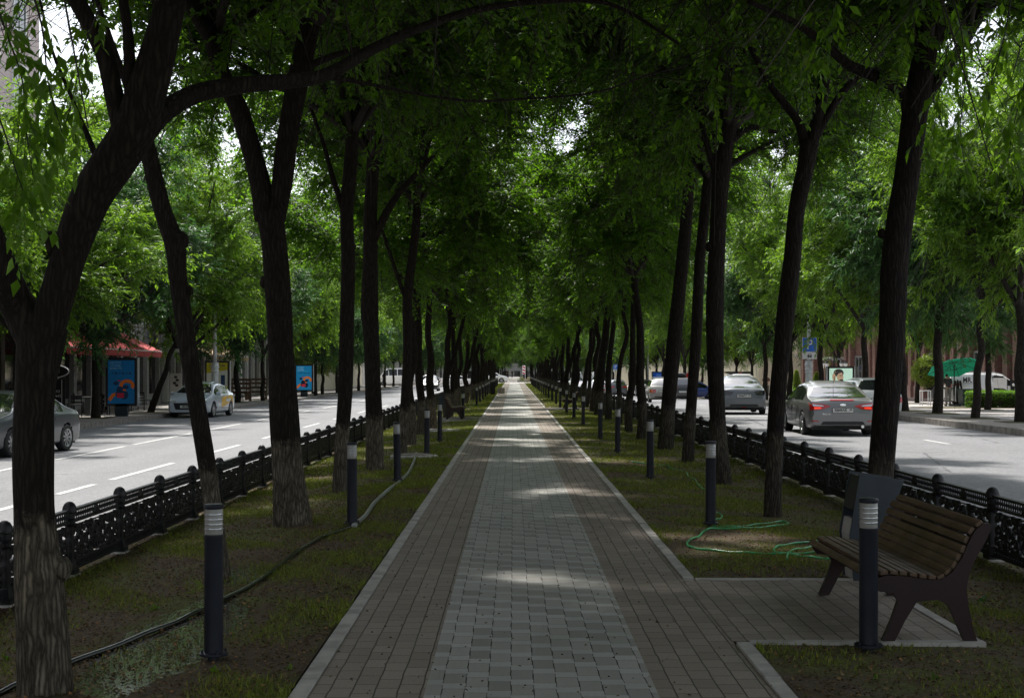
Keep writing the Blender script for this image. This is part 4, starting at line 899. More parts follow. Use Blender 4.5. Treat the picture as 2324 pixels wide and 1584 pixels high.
b = MB(); a = np.linspace(0, 2 * PI, 17); ribbon(b, np.stack([.16 * np.cos(a), 2.98 + .11 * np.sin(a)], 1), .03, -1.33, -1.31); e = b.build('emblem', M['black'], r); e.location = (.7, 0, 0)
# ------------------------------------------------------------------ vehicles
def paint(name, c, metal=.35, rough=.32, dirt=.12):
    g = NG(name); co = g.co(); sep = g.n('ShaderNodeSeparateXYZ'); g.l(co, sep.inputs[0])
    dust = g.math('MULTIPLY', g.ramp(sep.outputs[2], [(0.2, 1.0), (0.75, 0.15)]), g.math('ADD', .3, g.noise(co, 5, 5)))
    g.col(g.mix(g.math('MULTIPLY', dust, dirt * 3), c, (.22, .2, .18)))
    g.l(g.math('ADD', rough, g.math('MULTIPLY', dust, .25)), g.b.inputs['Roughness']); return g.set(None, metal, .5, .8)
P_ = {'grey': paint('paint_grey', (.165, .165, .17)), 'bluegrey': paint('paint_blue_grey', (.10, .112, .128)), 'silver': paint('paint_silver', (.30, .30, .32)), 'white': paint('paint_white', (.72, .73, .73), 0, .3), 'ice': paint('paint_ice_white', (.55, .62, .70), 0.1, .3),
      'black': paint('paint_black', (.015, .015, .018), .2, .25), 'blue': paint('paint_blue', (.012, .055, .30), .3, .28), 'dark': paint('paint_dark_grey', (.045, .047, .052)), 'red': paint('paint_red', (.35, .02, .02)), 'purple': paint('paint_plum', (.08, .05, .07)), 'beige': paint('paint_old_white', (.62, .60, .57), 0, .5, .25)}
M['plate'] = pm('plate_white', (.62, .62, .60), .5, var=.05)
M['platetxt'] = pm('plate_black', (.02, .02, .02), .6)
g = NG('lamp_red'); g.col((.45, .012, .012)); M['red'] = g.set(.12, spec=.8)
g = NG('lamp_red_lit'); g.col((.6, .02, .01)); g.b.inputs['Emission Color'].default_value = (1, .06, .02, 1); g.b.inputs['Emission Strength'].default_value = .35; M['redlit'] = g.set(.2)
g = NG('lamp_orange'); g.col((.65, .13, .03)); M['orange'] = g.set(.15, spec=.8)
g = NG('lamp_clear'); g.col((.6, .62, .64)); M['clear'] = g.set(.08, spec=1.0, metal=.4)
g = NG('lamp_smoked'); g.col((.012, .01, .012)); M['smoked'] = g.set(.08, spec=.8)
g = NG('headlamp_lit'); g.col((.8, .8, .8)); g.b.inputs['Emission Color'].default_value = (1, .97, .9, 1); g.b.inputs['Emission Strength'].default_value = 4.0; M['headlit'] = g.set(.2)

PROF = {  # y, z of the top line, z of the belt line, plan width factor
 'sedan': dict(L=4.5, W=1.82, wb=2.65, R=.325, oh=-.03, st=[(-2.25, .55, .52, .84), (-2.2, .84, .80, .89), (-2.1, .97, .90, .925), (-1.75, 1.03, .93, .955), (-1.5, 1.10, .935, .965), (-1.05, 1.34, .94, .985), (-.55, 1.44, .94, 1.0), (-.1, 1.47, .935, 1.0), (.35, 1.43, .925, 1.0), (.75, 1.27, .915, .995), (1.25, 1.0, .90, .985), (1.6, .93, .86, .97), (1.95, .84, .79, .93), (2.15, .73, .68, .87), (2.23, .6, .56, .8), (2.25, .48, .45, .76)]),
 'hatch': dict(L=4.0, W=1.68, wb=2.46, R=.30, oh=.02, st=[(-2.0, .56, .53, .88), (-1.96, .86, .82, .93), (-1.86, .97, .90, .955), (-1.6, 1.17, .90, .965), (-1.3, 1.35, .90, .975), (-1.0, 1.40, .90, 1.0), (0, 1.40, .89, 1.0), (.25, 1.38, .885, 1.0), (.6, 1.2, .88, 1.0), (.98, .96, .875, .99), (1.4, .88, .83, .97), (1.8, .79, .76, .93), (1.96, .68, .64, .88), (2.0, .5, .47, .84)]),
 'suv': dict(L=4.5, W=1.85, wb=2.68, R=.35, oh=0, st=[(-2.25, .62, .58, .86), (-2.2, .98, .93, .91), (-2.1, 1.12, 1.03, .94), (-1.85, 1.45, 1.04, .96), (-1.7, 1.6, 1.04, .97), (-1.2, 1.65, 1.04, 1.0), (-.1, 1.66, 1.03, 1.0), (.4, 1.6, 1.02, 1.0), (.8, 1.38, 1.01, .995), (1.15, 1.14, 1.0, .985), (1.6, 1.04, .96, .97), (2.0, .94, .88, .93), (2.18, .78, .72, .87), (2.25, .5, .46, .8)]),
 'mpv': dict(L=4.1, W=1.72, wb=2.5, R=.31, oh=0, st=[(-2.05, .6, .56, .9), (-2.0, .95, .9, .95), (-1.93, 1.1, .98, .96), (-1.78, 1.42, .98, .97), (-1.6, 1.52, .98, .98), (-1.0, 1.56, .98, 1.0), (0, 1.56, .97, 1.0), (.45, 1.5, .96, 1.0), (.85, 1.3, .95, .99), (1.25, 1.03, .94, .98), (1.6, .95, .88, .96), (1.9, .84, .79, .92), (2.02, .68, .64, .88), (2.05, .5, .47, .84)]),
 'van': dict(L=4.4, W=1.82, wb=2.7, R=.32, oh=-.1, st=[(-2.2, .65, .6, .93), (-2.17, 1.2, 1.0, .96), (-2.12, 1.7, 1.05, .97), (-2.0, 1.79, 1.06, .98), (-1, 1.82, 1.06, 1.0), (.3, 1.8, 1.06, 1.0), (.7, 1.7, 1.05, 1.0), (1.05, 1.42, 1.04, .99), (1.45, 1.1, 1.0, .97), (1.85, .95, .9, .93), (2.1, .8, .75, .88), (2.2, .55, .5, .84)]),
 'bigvan': dict(L=5.6, W=2.0, wb=3.5, R=.34, oh=-.1, st=[(-2.8, .65, .6, .95), (-2.78, 1.4, 1.2, .97), (-2.72, 2.3, 1.35, .98), (-2.6, 2.45, 1.36, .99), (-1, 2.5, 1.36, 1.0), (.9, 2.48, 1.35, 1.0), (1.3, 2.3, 1.33, 1.0), (1.75, 1.7, 1.3, .99), (2.1, 1.3, 1.2, .97), (2.5, 1.12, 1.05, .93), (2.72, .9, .85, .9), (2.8, .6, .55, .86)])}
BODY = {}
def body_geo(kind):
    if kind in BODY: return BODY[kind]
    D = PROF[kind]; S = np.array(D['st']); L, W = D['L'], D['W'] / 2; ys = np.unique(np.concatenate([S[:, 0], np.arange(-L / 2, L / 2, .05)]))
    yf = np.linspace(-L / 2 - .2, L / 2 + .2, 900); ker = np.exp(-np.linspace(-2, 2, 31) ** 2); ker /= ker.sum()
    def sm(col): v = np.interp(yf, S[:, 0], S[:, col]); v = np.convolve(np.pad(v, 15, 'edge'), ker, 'valid'); return np.interp(ys, yf, v)
    zt, zb, wf = sm(1), sm(2), sm(3); zlow = np.interp(ys, [-L / 2, -L / 2 + .25, L / 2 - .3, L / 2], [.30, .21, .2, .24]); rows_ = []
    for y, t, bl, f, lo in zip(ys, zt, zb, wf, zlow):
        w_ = W * f; h = max(t - bl, .01); C = np.array([(0, lo), (w_ * .82, lo), (w_ * .955, lo + .03), (w_ * .985, lo + .14), (w_, .5 * (lo + bl) + .08), (w_ * .985, bl - .07), (w_ * .955, bl), (w_ * .955 - h * .24, bl + h * .5), (w_ * .955 - h * .42, bl + h * .86), (w_ * .955 - h * .62 - .06, t - .012 * 1), (w_ * .45, t + .018), (0, t + .026)])
        P, _ = smooth_path(np.concatenate([C, np.zeros((len(C), 1))], 1), np.zeros(len(C)), 4); rows_.append(P[:, :2])
    R = np.array(rows_); ny, nr = R.shape[:2]; Rw, oh = D['R'] + .045, D['oh']; wys = (-D['wb'] / 2 + oh, D['wb'] / 2 + oh); zc = D['R']
    Yg = np.repeat(ys[:, None], nr, 1).copy(); Zg = R[:, :, 1].copy(); Xg = R[:, :, 0]
    side = Xg > W * .72
    for wy in wys:
        dy = Yg - wy; dz = Zg - zc; d = np.hypot(dy, dz); m = side & (d < Rw + .035) & (d > Rw - .03) & (Zg < .85)
        s_ = Rw / np.maximum(d, 1e-3); Yg = np.where(m, wy + dy * s_, Yg); Zg = np.where(m, zc + dz * s_, Zg)
    V = []; 
    for sgn in (1, -1): V.append(np.stack([sgn * Xg, Yg, Zg], 2).reshape(-1, 3))
    V = np.concatenate(V); n = ny * nr; Fc = []
    for i in range(ny - 1):
        for j in range(nr - 1):
            cy = Yg[i:i + 2, j:j + 2]; cz = Zg[i:i + 2, j:j + 2]
            if side[i, j] or Xg[i, j + 1] > W * .55:
                if any(np.all(np.hypot(cy - wy, cz - zc) < Rw + .006) for wy in wys): continue
            a, b_, c, d = i * nr + j, i * nr + j + 1, (i + 1) * nr + j + 1, (i + 1) * nr + j
            Fc.append((a, b_, c, d)); Fc.append((n + d, n + c, n + b_, n + a))
    Fc.append(tuple(range(nr)) + tuple(n + j for j in range(nr - 1, -1, -1))); e = (ny - 1) * nr
    Fc.append(tuple(e + j for j in range(nr - 1, -1, -1)) + tuple(n + e + j for j in range(nr)))
    tri = [];
    for q in Fc:
        for k in range(1, len(q) - 1): tri.append((q[0], q[k], q[k + 1]))
    bvh = BVHTree.FromPolygons([Vector(v) for v in V], tri); BODY[kind] = (V, Fc, bvh, wys, D); return BODY[kind]

def patch(bvh, axis, bots, tops, mat, parent, name, off=.006, n=10, m=5, mirror=False):
    """patch laid over the car body: bots/tops are polylines in (x,z) for front/rear or (y,z) for the sides"""
    def res(P, k):
        P = np.array(P, float); s = np.concatenate([[0], np.cumsum(np.hypot(*np.diff(P, axis=0).T))]); s /= s[-1]; t = np.linspace(0, 1, k); return np.stack([np.interp(t, s, P[:, 0]), np.interp(t, s, P[:, 1])], 1)
    B, T = res(bots, n), res(tops, n); b = MB()
    for sg_ in ((1, -1) if mirror else (1,)):
        V = []
        for i in range(n):
            for j in range(m):
                p = B[i] + (T[i] - B[i]) * j / (m - 1)
                if axis in ('rear', 'front'):
                    s = -1 if axis == 'rear' else 1; o = Vector((p[0] * sg_, s * 6, p[1])); d = Vector((0, -s, 0))
                else: s = 1 if axis == 'right' else -1; o = Vector((s * 4, p[0], p[1])); d = Vector((-s, 0, 0))
                h = bvh.ray_cast(o, d)
                q = (h[0] + (h[1] if h[1].dot(d) < 0 else -h[1]) * off) if h[0] is not None else (Vector((p[0] * sg_, (-1 if axis == 'rear' else 1) * 1.9, p[1])) if axis in ('rear', 'front') else Vector(((1 if axis == 'right' else -1) * .8, p[0], p[1])))
                V.append(q[:])
        b.add(V, [(i * m + j, (i + 1) * m + j, (i + 1) * m + j + 1, i * m + j + 1) for i in range(n - 1) for j in range(m - 1)])
    return b.build(name, mat, parent, smooth=True, fixn=False)

def rc(bvh, x, z, s_, L=4.4):
    h = bvh.ray_cast(Vector((x, s_ * 6, z)), Vector((0, -s_, 0))); return h[0].y if h[0] is not None else s_ * L / 2
WH = {}
def wheel_mesh(R, spokes=5, dark=False):
    k = (R, spokes, dark)
    if k in WH: return WH[k]
    b = MB(); b.lathe([(R * .64, -.095), (R * .9, -.105), (R * .985, -.08), (R, -.03), (R, .03), (R * .985, .08), (R * .9, .105), (R * .64, .095)], 28, axis='x', cap=False)
    t = b.build('tyre', M['rubber'], smooth='auto'); r = MB(); r.lathe([(R * .66, .09), (R * .67, .1), (R * .6, .085), (R * .56, .03), (R * .55, -.08)], 28, axis='x', cap=False); r.lathe([(R * .55, .0), (.001, .01)], 20, axis='x', m=1, cap=False)
    for i in range(spokes):
        for dd in (-.13, .13) if spokes <= 5 else (0,):
            a = i * 2 * PI / spokes + dd; c, s = math.cos(a), math.sin(a); w0, w1 = .022, .016 if spokes <= 5 else .026
            r.add([[.07, c * R * .12 - s * w0, s * R * .12 + c * w0], [.07, c * R * .12 + s * w0, s * R * .12 - c * w0], [.085, c * R * .62 + s * w1, s * R * .62 - c * w1], [.085, c * R * .62 - s * w1, s * R * .62 + c * w1], [.03, c * R * .12 - s * w0, s * R * .12 + c * w0], [.03, c * R * .12 + s * w0, s * R * .12 - c * w0], [.03, c * R * .62 + s * w1, s * R * .62 - c * w1], [.03, c * R * .62 - s * w1, s * R * .62 + c * w1]], [(0, 1, 2, 3), (7, 6, 5, 4), (0, 4, 5, 1), (1, 5, 6, 2), (2, 6, 7, 3), (3, 7, 4, 0)])
    r.lathe([(.05, .06), (.045, .085), (.001, .088)], 12, axis='x'); q = r.build('rim', [M['steel'], M['dark']], smooth='auto'); WH[k] = (t.data, q.data)
    bpy.data.objects.remove(t); bpy.data.objects.remove(q); return WH[k]

def car(label, kind, col, X, Y, gz, hd, cat='car', name='car', rear=None, front=None, simple=False, spokes=5, plate=None, lights='red', lit=False, s=1.0, group=None, mirror='body', hl='clear'):
    V, Fc, bvh, wys, D = body_geo(kind); root = empty(name, (X, Y, gz), hd, label, cat, group); root.scale = (s, s, s); L, W = D['L'], D['W'] / 2
    mb = MB(); mb.add(V, Fc); body = mb.build('body', P_[col], root, smooth=True, fixn=False)
    try: body.data.set_sharp_from_angle(angle=math.radians(48))
    except Exception: pass
    u = MB(); u.box2((-W * .8, -L / 2 + .15, .17), (W * .8, L / 2 - .15, .62)); u.build('underbody', M['dark'], root)
    tm, rm = wheel_mesh(D['R'], spokes)
    for wy in wys:
        for sg_ in (1, -1):
            o = mobj('wheel', tm, root, (sg_ * (W - .115), wy, D['R'])); o.rotation_euler = (rng.uniform(0, 1), 0, 0 if sg_ > 0 else PI); mobj('rim', rm, o)
    S = np.array(D['st']); ipk = int(np.argmax(S[:, 1])); H = S[:, 1].max()
    def zbelt(y): return float(np.interp(y, S[:, 0], S[:, 2]))
    def ztop(y): return float(np.interp(y, S[:, 0], S[:, 1]))
    tmax = H
    # windscreen and rear window by height range along each slope
    fr = [p for p in S if p[0] > 0 and p[1] - p[2] > .08]; yf0 = max(p[0] for p in fr)
    zf0, zf1 = ztop(yf0) + .0, H - .07
    wtop = W * .955 - (H - zbelt(0)) * .62 - .0; 
    patch(bvh, 'front', [(-W * .83, zf0 + .03), (0, zf0 + .0), (W * .83, zf0 + .03)], [(-wtop + .02, zf1), (0, zf1 + .02), (wtop - .02, zf1)], M['carglass'], root, 'windscreen')
    re_ = {'sedan': (1.015, 1.385), 'hatch': (1.0, 1.34), 'suv': (1.14, 1.53), 'mpv': (1.05, 1.45), 'van': (1.15, 1.62), 'bigvan': (1.5, 2.2)}[kind]
    wr = {'sedan': .80, 'hatch': .82, 'suv': .80, 'mpv': .82, 'van': .72, 'bigvan': .7}[kind]
    patch(bvh, 'rear', [(-W * wr, re_[0] + .03), (0, re_[0]), (W * wr, re_[0] + .03)], [(-wtop + .05, re_[1]), (0, re_[1] + .012), (wtop - .05, re_[1])], M['carglass'], root, 'rear_window', off=.008)
    # side windows
    def hh(y, f): zb_ = zbelt(y); return zb_ + .015 + (max(ztop(y) - zb_ - .03, 0)) * f
    seg = {'sedan': [(-1.22, -.9), (-.85, -.05), (.02, 1.0)], 'hatch': [(-1.35, -.55), (-.48, .75)], 'suv': [(-1.75, -1.1), (-1.05, -.15), (-.08, .95)], 'mpv': [(-1.7, -1.0), (-.95, -.05), (.02, 1.0)], 'van': [(.2, 1.2)], 'bigvan': [(-2.3, -.3), (-.2, .9), (1.0, 1.8)]}[kind]
    for sd in ('right', 'left'):
        for a, c in seg:
            yy = np.linspace(a, c, 7); patch(bvh, sd, [(y, hh(y, .03)) for y in yy], [(y, max(hh(y, .80), hh(y, .03) + .01)) for y in yy], M['sideglass'], root, 'side_window', n=9, m=4)
        if not simple:
            for a, c in ([(-.9, -.02), (.02, 1.05)] if kind != 'hatch' else [(-.5, .8)]):
                zl = .34; bt = [(a, zl), (c, zl)]; tp = [(a, zbelt(a) - .01), (c, zbelt(c) - .01)]
                if a < -.5 and kind != 'hatch': bt = [(a + .42, zl), (c, zl)]; tp = [(a - .05, zbelt(a) - .01), (c, zbelt(c) - .01)]
                patch(bvh, sd, bt, tp, M['black'], root, 'door_seal', off=.002, n=8, m=6)
                e_ = .012; bt2 = [(bt[0][0] + e_, zl + e_), (bt[1][0] - e_, zl + e_)]; tp2 = [(tp[0][0] + e_, tp[0][1]), (tp[1][0] - e_, tp[1][1])]
                d = patch(bvh, sd, bt2, tp2, P_[col], root, 'door', off=.0055, n=12, m=8)
                s1 = 1 if sd == 'right' else -1; hy = a + .14; h = bvh.ray_cast(Vector((s1 * 4, hy, zbelt(hy) - .13)), Vector((-s1, 0, 0)))
                if h[0] is not None: MB().box((h[0].x + s1 * .025, hy, h[0].z), (.03, .17, .028)).build('handle', P_[col], d)
    my = {'sedan': .92, 'hatch': .72, 'suv': .92, 'mpv': .98, 'van': 1.15, 'bigvan': 1.75}[kind]
    for s1 in (1, -1):
        b = MB(); x = W * .97 + .1; z = zbelt(my) + .09; b.lathe([(.03, -.1), (.075, -.07), (.085, 0), (.075, .07), (.03, .1)], 10, 0, (s1 * x, my, z), axis='x'); b.box((s1 * (W * .93), my, z - .06), (.16, .05, .05)); b.build('wing_mirror', P_[col] if mirror == 'body' else M['black'], root, smooth='auto')
    zl = {'sedan': (.70, .90), 'hatch': (.58, .78), 'suv': (.86, 1.06), 'mpv': (.75, 1.15), 'van': (.75, 1.2), 'bigvan': (.8, 1.25)}[kind]
    lm = {'red': M['red'], 'smoked': M['smoked'], 'orange': M['red']}[lights]
    if lights == 'red' and kind in ('sedan', 'suv'):
        b_, t_ = [(W * .34, zl[0] + .10), (W * .55, zl[0] + .02), (W * .9, zl[0])], [(W * .34, zl[0] + .12), (W * .55, zl[1] - .03), (W * .9, zl[1])]
    elif lights == 'smoked': b_, t_ = [(W * .5, zl[0] + .07), (W * .6, zl[0] + .04), (W * .9, zl[0] + .05)], [(W * .42, zl[1] - .03), (W * .6, zl[1]), (W * .9, zl[1] + .02)]
    elif kind == 'hatch' and lights == 'orange': b_, t_ = [(W * .5, zl[0]), (W * .93, zl[0])], [(W * .5, zl[1]), (W * .93, zl[1])]
    else: b_, t_ = [(W * .76, zl[0]), (W * .93, zl[0])], [(W * .76, zl[1]), (W * .93, zl[1])]
    for sx in (1, -1):
        bb = [(x * sx, z) for x, z in b_]; tt = [(x * sx, z) for x, z in t_]; tl = patch(bvh, 'rear', bb, tt, lm, root, 'tail_light', off=.01)
        if lights == 'orange': patch(bvh, 'rear', [(W * .74 * sx, zl[0]), (W * .925 * sx, zl[0])], [(W * .74 * sx, zl[1]), (W * .925 * sx, zl[1])], M['orange'], tl, 'indicator', off=.014)
        elif lights == 'red' and kind == 'sedan':
            patch(bvh, 'rear', [(W * .52 * sx, zl[0] + .10), (W * .82 * sx, zl[0] + .105)], [(W * .55 * sx, zl[0] + .13), (W * .84 * sx, zl[1] - .035)], M['clear'], tl, 'reversing_lamp', off=.014)
            if lit: patch(bvh, 'rear', [(W * .60 * sx, zl[0] + .035), (W * .80 * sx, zl[0] + .025)], [(W * .60 * sx, zl[0] + .085), (W * .80 * sx, zl[0] + .085)], M['redlit'], tl, 'brake_lamp', off=.015)
        zh = {'sedan': (.62, .76), 'hatch': (.58, .72), 'suv': (.74, .88), 'mpv': (.66, .84), 'van': (.7, .9), 'bigvan': (.8, 1.05)}[kind]
        patch(bvh, 'front', [(W * .5 * sx, zh[0] + .02), (W * .88 * sx, zh[0] + .03)], [(W * .5 * sx, zh[0] + .09), (W * .88 * sx, zh[1] + .03)], M[hl], root, 'headlight', off=.01)
    # grille, bumper trim and plates
    zg = .52 if kind != 'bigvan' else .7
    patch(bvh, 'front', [(-W * .5, zg - .17), (W * .5, zg - .17)], [(-W * .62, zg + .1), (W * .62, zg + .1)], M['black'], root, 'grille', off=.008)
    patch(bvh, 'rear', [(-W * .62, .31), (W * .62, .31)], [(-W * .55, .4), (W * .55, .4)], M['black'], root, 'bumper_trim', off=.008)
    def put_plate(txt, ax, z, region=''):
        s_ = -1 if ax == 'rear' else 1; y = s_ * max(s_ * rc(bvh, x_, z_, s_, L) + .013 for x_ in (0, .2) for z_ in (z - .05, z, z + .05))
        p = MB().box((0, 0, 0), (.52, .012, .112)).build('number_plate', M['plate'], root, loc=(0, y, z)); f = MB()
        for q in ((-.265, 0, .01, .13), (.265, 0, .01, .13)): f.box((q[0], -s_ * .002, 0), (q[2], .02, q[3]))
        for q in (-.061, .061): f.box((0, -s_ * .002, q), (.54, .02, .01))
        f.box((.155, s_ * .007, 0), (.006, .004, .105)); f.build('plate_frame', M['black'], p)
        if txt:
            rot = (PI / 2, 0, 0) if ax == 'rear' else (PI / 2, 0, PI)
            text_obj(txt, .105, M['platetxt'], p, (-.055 if ax == 'rear' else .055, s_ * .008, 0), rot, sx=.86, font_w=.003); text_obj(region, .075, M['platetxt'], p, (.205 if ax == 'rear' else -.205, s_ * .008, .012), rot, sx=.8, font_w=.002)
            if ax == 'front': p.children[0].location.x = 0
    if plate: put_plate(plate[0], plate[2], plate[3], plate[1])
    elif not simple: put_plate('', 'rear', .66 if kind != 'hatch' else .68)
    return root, bvh, D

# grey sedan waiting right of the median
FZ = rz_(37)
fo, bv, D = car('dark grey sedan with red tail lights seen from behind, left of the scarred tree', 'sedan', 'grey', 8.45, 38.45, float(FZ), math.radians(-1.5), plate=('К849АК', '95', 'rear', .70), lit=True, spokes=10, mirror='black')
b = MB(); b.lathe([(.001, 0), (.075, 0), (.078, .006), (.001, .012)], 18, axis='y'); e = b.build('emblem', M['chrome'], fo, smooth='auto', loc=(0, -2.245, .845)); e.scale = (1, 1, .42); e.rotation_euler = (0, 0, PI)
MB().tube([(0, -1.0, 1.42), (0, -1.22, 1.62)], .006, 5).build('aerial', M['black'], fo)
patch(bv, 'rear', [(-.3, .955), (.3, .955)], [(-.3, .985), (.3, .985)], M['red'], fo, 'high_brake_light', off=.01)
for sx in (-1, 1): patch(bv, 'rear', [(sx * .62, .39), (sx * .78, .40)], [(sx * .62, .42), (sx * .78, .43)], M['red'], fo, 'reflector', off=.012)
MB().lathe([(.035, -.05), (.04, -.05), (.04, .05), (.033, .05)], 14, 0, (.5, -2.2, .26), axis='y').build('exhaust', M['chrome'], fo, smooth='auto')
text_obj('Focus', .07, M['chrome'], fo, (-.42, -2.255, .60), sx=1.2)
for q in fo.children:
    if q.name.startswith('lettering'): q.location.y = rc(bv, -.42, .6, -1) - .006
fo.scale = (1, 1, .94)
# second car
fo, bv, D = car('blue-grey sedan with dark tail lights seen from behind, beyond the waiting grey one', 'sedan', 'bluegrey', 8.87, 56.3, float(rz_(55)), math.radians(-2.5), plate=('В446АТ', '05', 'rear', .72), lights='smoked', s=1.0)
for i, ch in enumerate('LADA'):
    x = -.27 + i * .11; text_obj(ch, .065, M['chrome'], fo, (x, rc(bv, x, .93, -1) - .006, .93))
text_obj('VESTA', .055, M['chrome'], fo, (.3, rc(bv, .3, .925, -1) - .006, .925), sx=1.4)
patch(bv, 'rear', [(-.08, .27), (.08, .27)], [(-.08, .30), (.08, .30)], M['red'], fo, 'fog_lamp', off=.014)
# third: old white hatchback
fo, bv, D = car('old white three-door hatchback with orange and red tail lights', 'hatch', 'beige', 8.9, 86, float(rz_(84)), math.radians(-1.5), lights='orange', spokes=8)
b = MB(); b.box((0, -2.02, .46), (1.62, .14, .17)); b.build('bumper', M['greystucco'], fo)
b = MB(); b.box((0, -.9, 1.47), (1.2, .28, .05)); b.box((-.5, -.9, 1.44), (.05, .25, .08)); b.box((.5, -.9, 1.44), (.05, .25, .08)); b.build('roof_bar', M['white'], fo)
fo, bv, D = car('small blue estate car crossing side-on behind the white hatchback', 'mpv', 'blue', 16.2, 127, float(rz_(127)) - .02, math.radians(-88), simple=False, spokes=8)
b = MB(); [b.box((s1 * .58, -.3, 1.62), (.04, 2.2, .04)) for s1 in (1, -1)]; [b.box((s1 * .58, y, 1.585), (.04, .06, .08)) for s1 in (1, -1) for y in (-1.2, .6)]; b.build('roof_rails', M['black'], fo)
car('grey crossover with roof rails, seen between two trunks right of the path', 'suv', 'bluegrey', 10.25, 141, float(rz_(141)), 0, cat='car')
fo, bv, D = car('dark estate with a long black roof box parked beyond the white hatchback', 'suv', 'dark', 12.0, 103, float(rz_(103)), 0)
b = MB(); b.lathe([(.02, -1.0), (.2, -.9), (.26, -.3), (.26, .5), (.16, .95), (.02, 1.02)], 14, axis='y'); e = b.build('roof_box', M['black'], fo, smooth='auto', loc=(0, -.3, 1.83)); e.scale = (1.7, 1, .75)
car('dark parked crossover half hidden behind trunks on the right', 'suv', 'black', 13.0, 142, float(rz_(142)), 0, simple=True)
fo, bv, D = car('white car with a black light bar on its roof, in front of the blue-grey sedan', 'suv', 'white', 12.1, 77, float(rz_(77)), 0, simple=False)
b = MB(); b.box((0, -.4, 1.74), (1.35, .3, .1)); b.box((0, -.6, 1.69), (1.1, 1.3, .03)); b.build('light_bar', M['black'], fo); MB().box((.1, -.56, 1.74), (.2, .02, .06)).build('amber_lamp', M['orange'], fo)
car('white hatchback with a large dark rear window, right of the waiting grey sedan', 'hatch', 'white', 12.35, 50.0, float(rz_(52)), math.radians(0), simple=False)
far = [('white delivery van far along the right carriageway, left one of two', 'bigvan', 'white', 7.6, 172, 0), ('white delivery van far along the right carriageway, right one of two', 'bigvan', 'white', 10.2, 176, 0), ('white saloon in the distant right queue', 'sedan', 'white', 6.6, 158, 0), ('red-lit plum saloon far along the right carriageway', 'sedan', 'purple', 6.7, 142, 0), ('silver saloon far along the right carriageway beside the dark crossover', 'sedan', 'silver', 7.4, 130, 0), ('dark saloon far along the right carriageway behind the trunks', 'sedan', 'dark', 6.4, 118, 0), ('white crossover beside the delivery vans', 'suv', 'white', 8.9, 150, 0), ('white saloon at the end of the right carriageway', 'sedan', 'white', 7.0, 183, 0)]
for lb_, kd, cl, X, Y, h in far: car(lb_, kd, cl, X, Y, float(rz_(Y)), h, simple=True)
# left carriageway
fo, bv, D = car('silver-grey sedan driving out of the left edge, partly behind the nearest trunk', 'sedan', 'bluegrey', -12.0, 33.6, float(lz_(33)), PI - math.radians(9), spokes=9)
fo, bv, D = car('pale taxi saloon with yellow side graphics parked at the left kerb', 'sedan', 'ice', -13.35, 61.0, float(lz_(61)), PI - math.radians(4), plate=('В215ВО', '95', 'front', .47), spokes=10)
M['taxiy'] = pm('taxi_yellow', (.85, .50, .06), .4)
patch(bv, 'left', [(-1.75, .5), (-1.2, .62), (-.4, .45), (.2, .4)], [(-1.75, .86), (-1.2, .88), (-.4, .86), (.2, .84)], M['taxiy'], fo, 'yellow_graphic', off=.009, n=14)
patch(bv, 'left', [(-1.3, .68), (-.9, .62), (-.5, .64)], [(-1.3, .76), (-.9, .74), (-.5, .78)], M['white'], fo, 'white_graphic', off=.012)
e = MB(); a = np.linspace(0, 2 * PI, 17); ribbon(e, np.stack([.08 * np.cos(a), .045 * np.sin(a)], 1), .012, 0, .01); ribbon(e, [(-.03, -.035), (-.02, 0), (.02, 0), (.03, .035)], .012, 0, .01); e.build('emblem', M['chrome'], fo, loc=(0, rc(bv, 0, .64, 1) + .012, .64))
car('black hatchback approaching with headlights on, far along the left carriageway', 'mpv', 'black', -8.6, 149, float(lz_(149)), PI, simple=True, hl='headlit')
car('white passenger van far along the left pavement', 'bigvan', 'white', -16.3, 196, -.45, math.radians(100), simple=True)
car('white saloon crossing at the end of the path', 'sedan', 'white', -2.9, 192, -.02, math.radians(-90), simple=True)
car('white saloon crossing behind the trunks left of the path', 'sedan', 'white', -7.6, 191, -.42, math.radians(-90), simple=True)
car('silver saloon crossing far left at the junction', 'sedan', 'silver', -11.6, 194, -.42, math.radians(90), simple=True)

# delivery van on the plaza, side-on, doors open
VZ = float(plz(25, 77)) 
fo, bv, D = car('white delivery van on the plaza with its side and front doors open', 'van', 'white', 26.05, 78.2, VZ, math.radians(-93), simple=True, name='delivery_van', cat='van')
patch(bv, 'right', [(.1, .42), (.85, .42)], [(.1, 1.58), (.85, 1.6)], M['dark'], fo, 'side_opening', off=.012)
MB().box((0, 0, 0), (.06, .72, 1.1)).build('cargo_panel', M['white'], fo, loc=(.88, .45, .95))
b = MB(); b.add([[0, 0, 0], [0, 1.0, 0], [0, 1.05, .55], [0, .35, 1.2], [0, .02, 1.2], [.05, 0, 0], [.05, 1.0, 0], [.05, 1.05, .55], [.03, .35, 1.2], [.03, .02, 1.2]], [(0, 1, 2, 3, 4), (9, 8, 7, 6, 5), (0, 5, 6, 1), (1, 6, 7, 2), (2, 7, 8, 3), (3, 8, 9, 4), (4, 9, 5, 0)])
d = b.build('door', P_['white'], fo, loc=(.9, 1.25, .4)); d.rotation_euler = (0, 0, math.radians(-62))
b = MB(); b.add([[.055, .12, .62], [.055, .95, .62], [.04, .38, 1.12], [.04, .1, 1.12]], [(0, 1, 2, 3)]); b.build('door_window', M['carglass'], d)
patch(bv, 'right', [(1.0, .5), (1.55, .5)], [(1.0, 1.5), (1.3, 1.3)], M['dark'], fo, 'front_opening', off=.012)
